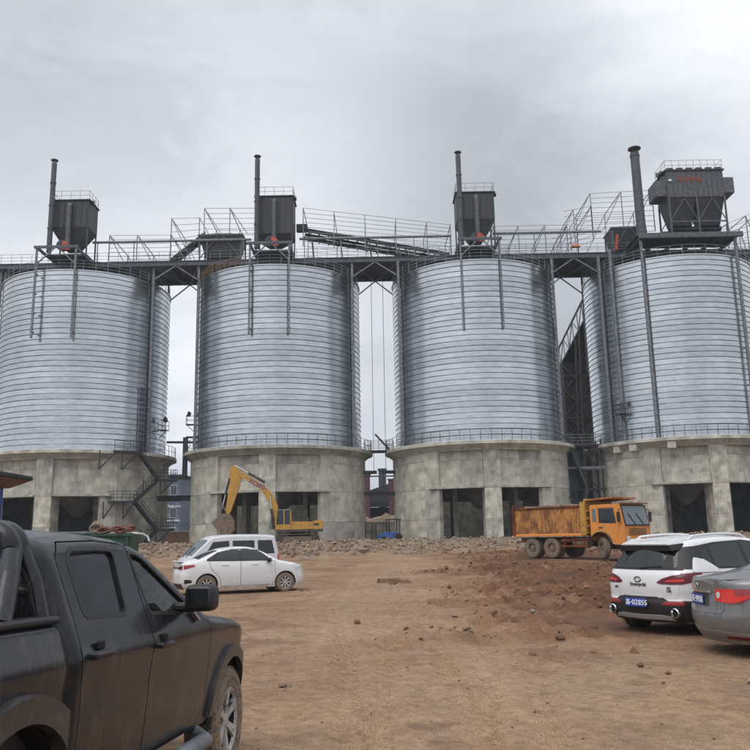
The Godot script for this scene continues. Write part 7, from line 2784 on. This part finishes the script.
func build_excavator():
	var y0 := ground_y(-7.5, -77.0)
	var o := thing("excavator", "yellow crawler excavator with raised boom in front of the second silo's base", "excavator", Vector3(-7.55, 1.22, -77.0), 0.06)
	# tracks
	for s in [-1.15, 1.15]:
		var tr := Node3D.new()
		tr.name = "track"
		o.add_child(tr, true)
		var loop := []
		for k in 60:
			var t := k / 60.0
			var x: float
			var y: float
			if t < 0.35:
				x = lerpf(-1.6, 1.6, t / 0.35)
				y = 0.0
			elif t < 0.5:
				var a := -PI / 2 + PI * (t - 0.35) / 0.15
				x = 1.6 + cos(a) * 0.42
				y = 0.42 + sin(a) * 0.42
			elif t < 0.85:
				x = lerpf(1.6, -1.6, (t - 0.5) / 0.35)
				y = 0.84
			else:
				var a := PI / 2 + PI * (t - 0.85) / 0.15
				x = -1.6 + cos(a) * 0.42
				y = 0.42 + sin(a) * 0.42
			loop.append(Vector2(x, y))
		var g := G.new()
		for k in 60:
			var a: Vector2 = loop[k]
			var b: Vector2 = loop[(k + 1) % 60]
			var m := (a + b) * 0.5
			var ang := atan2(b.y - a.y, b.x - a.x)
			g.box(Vector3(m.x, m.y, s), Vector3(a.distance_to(b) * 0.82, 0.06, 0.56), Basis(Vector3(0, 0, 1), ang))
		put(g, "shoes", M.mud_steel, tr)
		var fr := G.new()
		fr.rbox(Vector3(0, 0.42, s), Vector3(3.1, 0.45, 0.3), 0.05)
		for k in 7:
			fr.tube(Vector3(-1.3 + k * 0.43, 0.17, s - 0.22), Vector3(-1.3 + k * 0.43, 0.17, s + 0.22), 0.14, 12)
		put(fr, "frame", M.mud_steel, tr)
		for x in [-1.6, 1.6]:
			var sp := G.new()
			sp.tube(Vector3(x, 0.42, s - 0.24), Vector3(x, 0.42, s + 0.24), 0.36, 20)
			put(sp, "sprocket", M.exc_dark, tr)
	var ctr := G.new()
	ctr.rbox(Vector3(0, 0.62, 0), Vector3(1.8, 0.4, 1.8), 0.05)
	ctr.tube(Vector3(0, 0.8, 0), Vector3(0, 1.08, 0), 0.7, 24)
	put(ctr, "slew_ring", M.exc_dark, o)
	# upper body: faces left (-x)
	poly_part(o, "deck", M.exc_dark, V2([-2.0, 1.06, 2.35, 1.06, 2.35, 1.28, -2.0, 1.28]), -1.3, 1.3)
	poly_part(o, "engine_cover", M.exc_yellow, V2([-0.55, 1.29, 1.4, 1.29, 1.4, 1.95, 0.6, 2.0, -0.55, 2.0]), -1.28, 1.28, 0.05)
	poly_part(o, "counterweight", M.exc_yellow, V2([1.42, 1.18, 2.3, 1.3, 2.42, 1.6, 2.36, 2.02, 2.1, 2.12, 1.42, 2.05]), -1.28, 1.28, 0.08)
	var vent := G.new()
	vent.rbox(Vector3(1.75, 1.72, 1.285), Vector3(0.5, 0.22, 0.03), 0.01)
	put(vent, "vent_grille", M.exc_dark, o)
	var ex := G.new()
	ex.tube(Vector3(0.9, 1.95, -0.5), Vector3(0.9, 2.5, -0.5), 0.07, 10)
	put(ex, "exhaust", M.exc_dark, o)
	# cab on the near side
	var cab := Node3D.new()
	cab.name = "cab"
	o.add_child(cab, true)
	var cg := G.new()
	cg.extrude(V2([-2.05, 1.28, -0.6, 1.28, -0.6, 1.75, -2.05, 1.75]), 0.25, 1.27)
	for q in [[-2.05, 1.7, -1.9, 3.05], [-1.25, 1.7, -1.25, 3.05], [-0.64, 1.7, -0.66, 3.05]]:
		for z in [0.3, 1.22]:
			cg.bar(Vector3(q[0], q[1], z), Vector3(q[2], q[3], z), 0.1)
	put(cg, "frame", M.exc_yellow, cab)
	poly_part(cab, "roof", M.grey_render, V2([-1.98, 3.04, -0.58, 3.04, -0.6, 3.14, -1.9, 3.14]), 0.22, 1.28, 0.02)
	poly_part(cab, "window", M.glass, V2([-1.94, 1.76, -0.68, 1.76, -0.70, 3.03, -1.84, 3.03]), 0.34, 1.21)
	poly_part(cab, "front_glass", M.glass_pale, V2([-2.06, 1.80, -2.0, 1.80, -1.86, 3.02, -1.92, 3.02]), 0.36, 1.16)
	poly_part(cab, "side_guard", M.grey_render, V2([-2.75, 1.3, -2.08, 1.3, -2.0, 3.0, -2.35, 2.95, -2.6, 2.4]), -0.25, 0.05, 0.03)
	# boom in the middle plane
	var boom := poly_part(o, "boom", M.exc_yellow, V2([-1.35, 1.3, -1.75, 2.6, -1.95, 3.6, -2.392, 4.55, -3.175, 5.45, -4.088, 6.05, -5.437, 6.78, -5.654, 6.72, -5.611, 6.38, -5.132, 6.1, -4.001, 5.38, -3.305, 4.75, -2.74, 3.85, -2.435, 3, -2.217, 2.2, -1.95, 1.3]), -0.28, 0.28, 0.03)
	boom.set_meta("label", "bent yellow boom with purple lettering")
	text_part(boom, "lettering", "XCMG", 0.44, M.purple_print, Transform3D(Basis(Vector3(0, 0, 1), -0.49), Vector3(-3.871, 5.55, 0.285)))
	var arm := poly_part(o, "arm", M.exc_yellow, V2([-6.133, 7.5, -5.524, 6.95, -5.349, 6.35, -5.567, 5.3, -6.263, 3.2, -6.481, 2.75, -6.829, 2.95, -6.654, 4.2, -6.393, 6.2, -6.524, 6.8]), -0.2, 0.2, 0.04)
	arm.set_meta("label", "yellow dipper arm pointing down")
	var cyl := func(called: String, p: Vector2, q: Vector2, z: float, r: float, split: float, par: Node):
		var g := G.new()
		var P := Vector3(p.x, p.y, z)
		var Q := Vector3(q.x, q.y, z)
		var Mid := P.lerp(Q, split)
		g.tube(P, Mid, r, 12)
		put(g, called, M.exc_dark, par)
		var h := G.new()
		h.tube(Mid, Q, r * 0.55, 10)
		put(h, called + "_rod", M.chrome, par)
	cyl.call("boom_cylinder", Vector2(-2.261, 1.45), Vector2(-2.652, 4.4), 0.45, 0.12, 0.6, o)
	cyl.call("boom_cylinder", Vector2(-2.261, 1.45), Vector2(-2.652, 4.4), -0.45, 0.12, 0.6, o)
	cyl.call("arm_cylinder", Vector2(-3.131, 5.75), Vector2(-6.046, 7.4), 0.0, 0.13, 0.55, o)
	cyl.call("bucket_cylinder", Vector2(-6.481, 6.2), Vector2(-7.089, 3.6), 0.0, 0.11, 0.6, o)
	var lk := G.new()
	lk.bar(Vector3(-7.089, 3.6, 0.2), Vector3(-6.698, 3.0, 0.2), 0.14, 0.1)
	lk.bar(Vector3(-7.089, 3.6, -0.2), Vector3(-6.698, 3.0, -0.2), 0.14, 0.1)
	lk.bar(Vector3(-7.089, 3.6, 0), Vector3(-7.351, 2.75, 0), 0.16, 0.14)
	put(lk, "linkage", M.mud_steel, o)
	# bucket: curved shell with side plates and teeth
	var bk := Node3D.new()
	bk.name = "bucket"
	o.add_child(bk, true)
	var prof := [Vector2(-8.003, 2.05), Vector2(-7.481, 1.35), Vector2(-6.872, 0.85), Vector2(-6.306, 0.85), Vector2(-5.958, 1.35), Vector2(-6.002, 2.1), Vector2(-6.35, 2.75), Vector2(-7.133, 2.85)]
	var sh := G.new()
	for k in prof.size() - 1:
		var a: Vector2 = prof[k]
		var b: Vector2 = prof[k + 1]
		var m := (a + b) * 0.5
		sh.box(Vector3(m.x, m.y, 0), Vector3(a.distance_to(b) + 0.05, 0.07, 1.3), Basis(Vector3(0, 0, 1), atan2(b.y - a.y, b.x - a.x)))
	put(sh, "shell", M.mud_steel, bk)
	for z in [-0.66, 0.62]:
		var pp := PackedVector2Array(prof)
		poly_part(bk, "side_plate", M.mud_steel, pp, z, z + 0.05)
	for k in 5:
		var t := G.new()
		var z := -0.55 + k * 0.275
		t.hexa([Vector3(-7.959, 2.0, z - 0.06), Vector3(-7.959, 2.0, z + 0.06), Vector3(-8.046, 2.08, z + 0.06), Vector3(-8.046, 2.08, z - 0.06), Vector3(-8.194, 2.22, z - 0.02), Vector3(-8.194, 2.22, z + 0.02), Vector3(-8.212, 2.24, z + 0.02), Vector3(-8.212, 2.24, z - 0.02)])
		put(t, "tooth", M.mud_steel, bk)

# ---------------------------------------------------------------- tipper truck
func build_dump_truck():
	var at := Vector3(10.95, 0.40, -43.9)
	var o := place_vehicle("tipper_truck", "orange three-axle tipper truck with rusty yellow body", "truck", at, 141.0)
	# origin below the middle of the chassis; x forward
	var ax := [-2.55, -1.2, 2.05]
	var ch := G.new()
	for z in [-0.42, 0.42]:
		ch.rbox(Vector3(-0.3, 0.95, z), Vector3(7.2, 0.28, 0.1), 0.02)
	for x in [-3.4, -1.9, -0.4, 1.0, 2.6]:
		ch.box(Vector3(x, 0.95, 0), Vector3(0.12, 0.2, 0.8))
	put(ch, "chassis", M.mud_steel, o)
	# tipper body
	var tb := Node3D.new()
	tb.name = "tipper_body"
	o.add_child(tb, true)
	var x0 := -3.75
	var x1 := 1.15
	var yb := 1.22
	var yt := 2.62
	for s in [-1.0, 1.0]:
		var g := G.new()
		g.rbox(Vector3((x0 + x1) * 0.5, (yb + yt) * 0.5, s * 1.17), Vector3(x1 - x0, yt - yb, 0.06), 0.015)
		put(g, "side_wall", M.rusty, tb)
		var tr := G.new()
		tr.rbox(Vector3((x0 + x1) * 0.5, yt + 0.03, s * 1.18), Vector3(x1 - x0, 0.12, 0.14), 0.02)
		put(tr, "top_rail", M.rust_brown, tb)
		var br := G.new()
		br.rbox(Vector3((x0 + x1) * 0.5, yb - 0.02, s * 1.17), Vector3(x1 - x0, 0.14, 0.14), 0.02)
		put(br, "bottom_rail", M.truck_orange, tb)
		for x in [x0 + 0.08, x1 - 0.12]:
			var p := G.new()
			p.rbox(Vector3(x, (yb + yt) * 0.5 + 0.1, s * 1.2), Vector3(0.3 if x > 0 else 0.16, yt - yb + 0.3, 0.12), 0.02)
			put(p, "corner_post", M.exc_yellow if x > 0 else M.rust_brown, tb)
	var fl := G.new()
	fl.box(Vector3((x0 + x1) * 0.5, yb + 0.02, 0), Vector3(x1 - x0, 0.1, 2.3))
	put(fl, "floor", M.rust_brown, tb)
	var fw := G.new()
	fw.rbox(Vector3(x1, (yb + yt + 0.4) * 0.5, 0), Vector3(0.1, yt - yb + 0.4, 2.4), 0.02)
	put(fw, "front_wall", M.exc_yellow, tb)
	for y in [1.6, 2.0, 2.4]:
		var rb := G.new()
		rb.rbox(Vector3(x1 + 0.1, y, 0), Vector3(0.14, 0.12, 2.3), 0.02)
		put(rb, "front_rib", M.rusty, tb)
	var tg := G.new()
	tg.rbox(Vector3(x0 - 0.06, (yb + yt) * 0.5 + 0.05, 0), Vector3(0.09, yt - yb + 0.1, 2.42), 0.02)
	put(tg, "tailgate", M.rust_brown, tb)
	for z in [-0.8, 0.0, 0.8]:
		var rb := G.new()
		rb.rbox(Vector3(x0 - 0.14, (yb + yt) * 0.5, z), Vector3(0.08, yt - yb, 0.14), 0.02)
		put(rb, "tailgate_rib", M.rust_brown, tb)
	var cp := G.new()
	cp.hexa([Vector3(x1, yt + 0.28, -1.2), Vector3(x1 + 1.55, yt + 0.36, -1.15), Vector3(x1 + 1.55, yt + 0.36, 1.15), Vector3(x1, yt + 0.28, 1.2), Vector3(x1, yt + 0.36, -1.2), Vector3(x1 + 1.55, yt + 0.44, -1.15), Vector3(x1 + 1.55, yt + 0.44, 1.15), Vector3(x1, yt + 0.36, 1.2)])
	put(cp, "cab_guard", M.rusty, tb)
	var dirtp := G.new()
	for k in 5:
		dirtp.rbox(Vector3(-3.0 + k * 0.85, yt + 0.08 + 0.05 * (k % 2), 0.2 - 0.2 * (k % 3)), Vector3(0.8, 0.16, 1.0), 0.05, Basis(Vector3(0, 0, 1), 0.1 * (k % 3 - 1)))
	dirtp.box(Vector3(-1.3, 2.0, 0), Vector3(4.6, 1.2, 2.2))
	put(dirtp, "soil_load", M.rock1, tb)
	# cab
	var cab := Node3D.new()
	cab.name = "cab"
	o.add_child(cab, true)
	var side := V2([1.42, 0.95, 1.52, 0.95, 1.62, 1.22, 1.95, 1.34, 2.35, 1.28, 2.58, 1.05, 2.72, 0.72, 3.38, 0.72, 3.42, 1.62, 3.22, 2.62, 3.12, 2.70, 1.55, 2.70, 1.42, 2.62])
	var win := V2([1.95, 1.78, 2.98, 1.74, 2.86, 2.50, 1.95, 2.50])
	var qw := V2([1.58, 1.84, 1.80, 1.84, 1.80, 2.48, 1.58, 2.48])
	var cg := G.new()
	cg.extrude(side, -1.15, 1.15)
	put(cg, "shell", M.truck_orange, cab)
	for s in [-1.0, 1.0]:
		var z0: float = 1.15 * s
		for q in [[win, "side_window"], [qw, "quarter_window"]]:
			poly_part(cab, q[1], M.glass_pale if q[1] == "quarter_window" else M.glass, q[0], z0 + 0.002 * s, z0 + 0.014 * s)
		var d := G.new()
		for q in [[1.88, 1.42, 1.88, 2.56], [1.88, 2.56, 2.92, 2.56], [2.92, 2.56, 3.1, 1.66], [3.1, 1.66, 3.0, 1.0]]:
			d.bar(Vector3(q[0], q[1], z0 + 0.008 * s), Vector3(q[2], q[3], z0 + 0.008 * s), 0.03, 0.016, Vector3(0, 0, 1))
		put(d, "door_edge", M.truck_orange, cab)
		var h := G.new()
		h.rbox(Vector3(2.05, 1.55, z0 + 0.03 * s), Vector3(0.2, 0.05, 0.04), 0.01)
		put(h, "door_handle", M.trim, cab)
		var m := G.new()
		m.rbox(Vector3(3.3, 2.05, s * 1.38), Vector3(0.08, 0.5, 0.24), 0.03)
		m.tube(Vector3(3.2, 2.45, s * 1.15), Vector3(3.3, 2.35, s * 1.38), 0.02, 6)
		m.tube(Vector3(3.25, 1.7, s * 1.15), Vector3(3.3, 1.8, s * 1.38), 0.02, 6)
		put(m, "mirror", M.trim, cab)
		var mg := G.new()
		var pts := []
		for k in 13:
			var a := lerpf(0.15, PI - 0.15, k / 12.0)
			pts.append(Vector3(2.05 + cos(a) * 0.62, 0.72 + sin(a) * 0.60, s * 1.12))
		for k in 12:
			mg.bar(pts[k], pts[k + 1], 0.34, 0.03, Vector3.UP)
		put(mg, "mudguard", M.trim_grey, cab)
		var lp := G.new()
		lp.rbox(Vector3(3.44, 0.95, s * 0.85), Vector3(0.06, 0.24, 0.32), 0.03)
		put(lp, "headlamp", M.headlamp, cab)
	var ws := G.new()
	var wa := Vector3(3.435, 1.66, 0)
	var wb := Vector3(3.235, 2.58, 0)
	ws.hexa([wa + Vector3(0, 0, -1.0), wa + Vector3(0, 0, 1.0), wa + Vector3(0.02, 0.004, 1.0), wa + Vector3(0.02, 0.004, -1.0), wb + Vector3(0, 0, -0.98), wb + Vector3(0, 0, 0.98), wb + Vector3(0.02, 0.004, 0.98), wb + Vector3(0.02, 0.004, -0.98)])
	put(ws, "windshield", M.glass_pale, cab)
	var wf := G.new()
	for z in [-1.03, 1.03]:
		wf.bar(wa + Vector3(0.01, -0.02, z), wb + Vector3(0.01, 0.02, z), 0.05, 0.04)
	wf.bar(wa + Vector3(0.012, -0.03, -1.05), wa + Vector3(0.012, -0.03, 1.05), 0.05, 0.05)
	wf.bar(wb + Vector3(0.012, 0.03, -1.05), wb + Vector3(0.012, 0.03, 1.05), 0.05, 0.05)
	put(wf, "windshield_seal", M.trim, cab)
	for z in [-0.5, 0.2]:
		var wi := G.new()
		wi.bar(wa + Vector3(0.05, 0.0, z), wa.lerp(wb, 0.6) + Vector3(0.05, 0, z + 0.45), 0.025)
		put(wi, "wiper", M.trim, cab)
	for k in 4:
		var gr := G.new()
		gr.rbox(Vector3(3.435, 1.18 + k * 0.09, 0), Vector3(0.03, 0.045, 1.5), 0.01)
		put(gr, "grille_slat", M.plank, cab)
	var bp := G.new()
	bp.rbox(Vector3(3.5, 0.62, 0), Vector3(0.22, 0.34, 2.4), 0.05)
	put(bp, "bumper", M.truck_orange, cab)
	var vs := G.new()
	vs.rbox(Vector3(3.28, 2.72, 0), Vector3(0.3, 0.05, 2.2), 0.02)
	for z in [-0.7, 0.0, 0.7]:
		vs.rbox(Vector3(3.18, 2.77, z), Vector3(0.14, 0.07, 0.14), 0.02)
	put(vs, "sun_visor", M.plank, cab)
	# side gear: tank, ladder guard, air cylinders
	for s in [-1.0, 1.0]:
		var tk := G.new()
		tk.tube(Vector3(0.2, 0.82, s * 0.85), Vector3(1.1, 0.82, s * 0.85), 0.28, 16)
		put(tk, "fuel_tank", M.mud_steel, o)
		var gd := G.new()
		for y in [0.62, 0.92]:
			gd.bar(Vector3(-0.55, y, s * 1.12), Vector3(1.25, y, s * 1.12), 0.05, 0.1)
		for x in [-0.3, 0.35, 0.95]:
			gd.bar(Vector3(x, 0.55, s * 1.12), Vector3(x, 1.15, s * 1.12), 0.06)
		put(gd, "side_guard", M.rust_brown, o)
		for k in 2:
			wheel(o, "rear_wheel", Vector3(ax[k], 0.53, s * 1.02), 0.53, 0.28, s, M.tyre_dusty, M.mud_steel, 0, 0.5)
			wheel(o, "inner_wheel", Vector3(ax[k], 0.53, s * 0.70), 0.53, 0.28, s, M.tyre_dusty, M.mud_steel, 0, 0.5)
	for s in [-1.0, 1.0]:
		var st := Node3D.new()
		st.name = "steered_wheel"
		o.add_child(st, true)
		st.position = Vector3(ax[2], 0.53, s * 0.98)
		st.rotation.y = deg_to_rad(-32.0)
		wheel(st, "wheel", Vector3.ZERO, 0.53, 0.29, s, M.tyre_dusty, M.mud_steel, 0, 0.5)
	for x in ax:
		var axl := G.new()
		axl.tube(Vector3(x, 0.53, -0.9), Vector3(x, 0.53, 0.9), 0.11, 10)
		put(axl, "axle", M.mud_steel, o)
	for z in [-0.5, 0.5]:
		var sp := G.new()
		sp.box(Vector3(-1.88, 0.72, z), Vector3(1.9, 0.16, 0.1))
		put(sp, "leaf_spring", M.mud_steel, o)
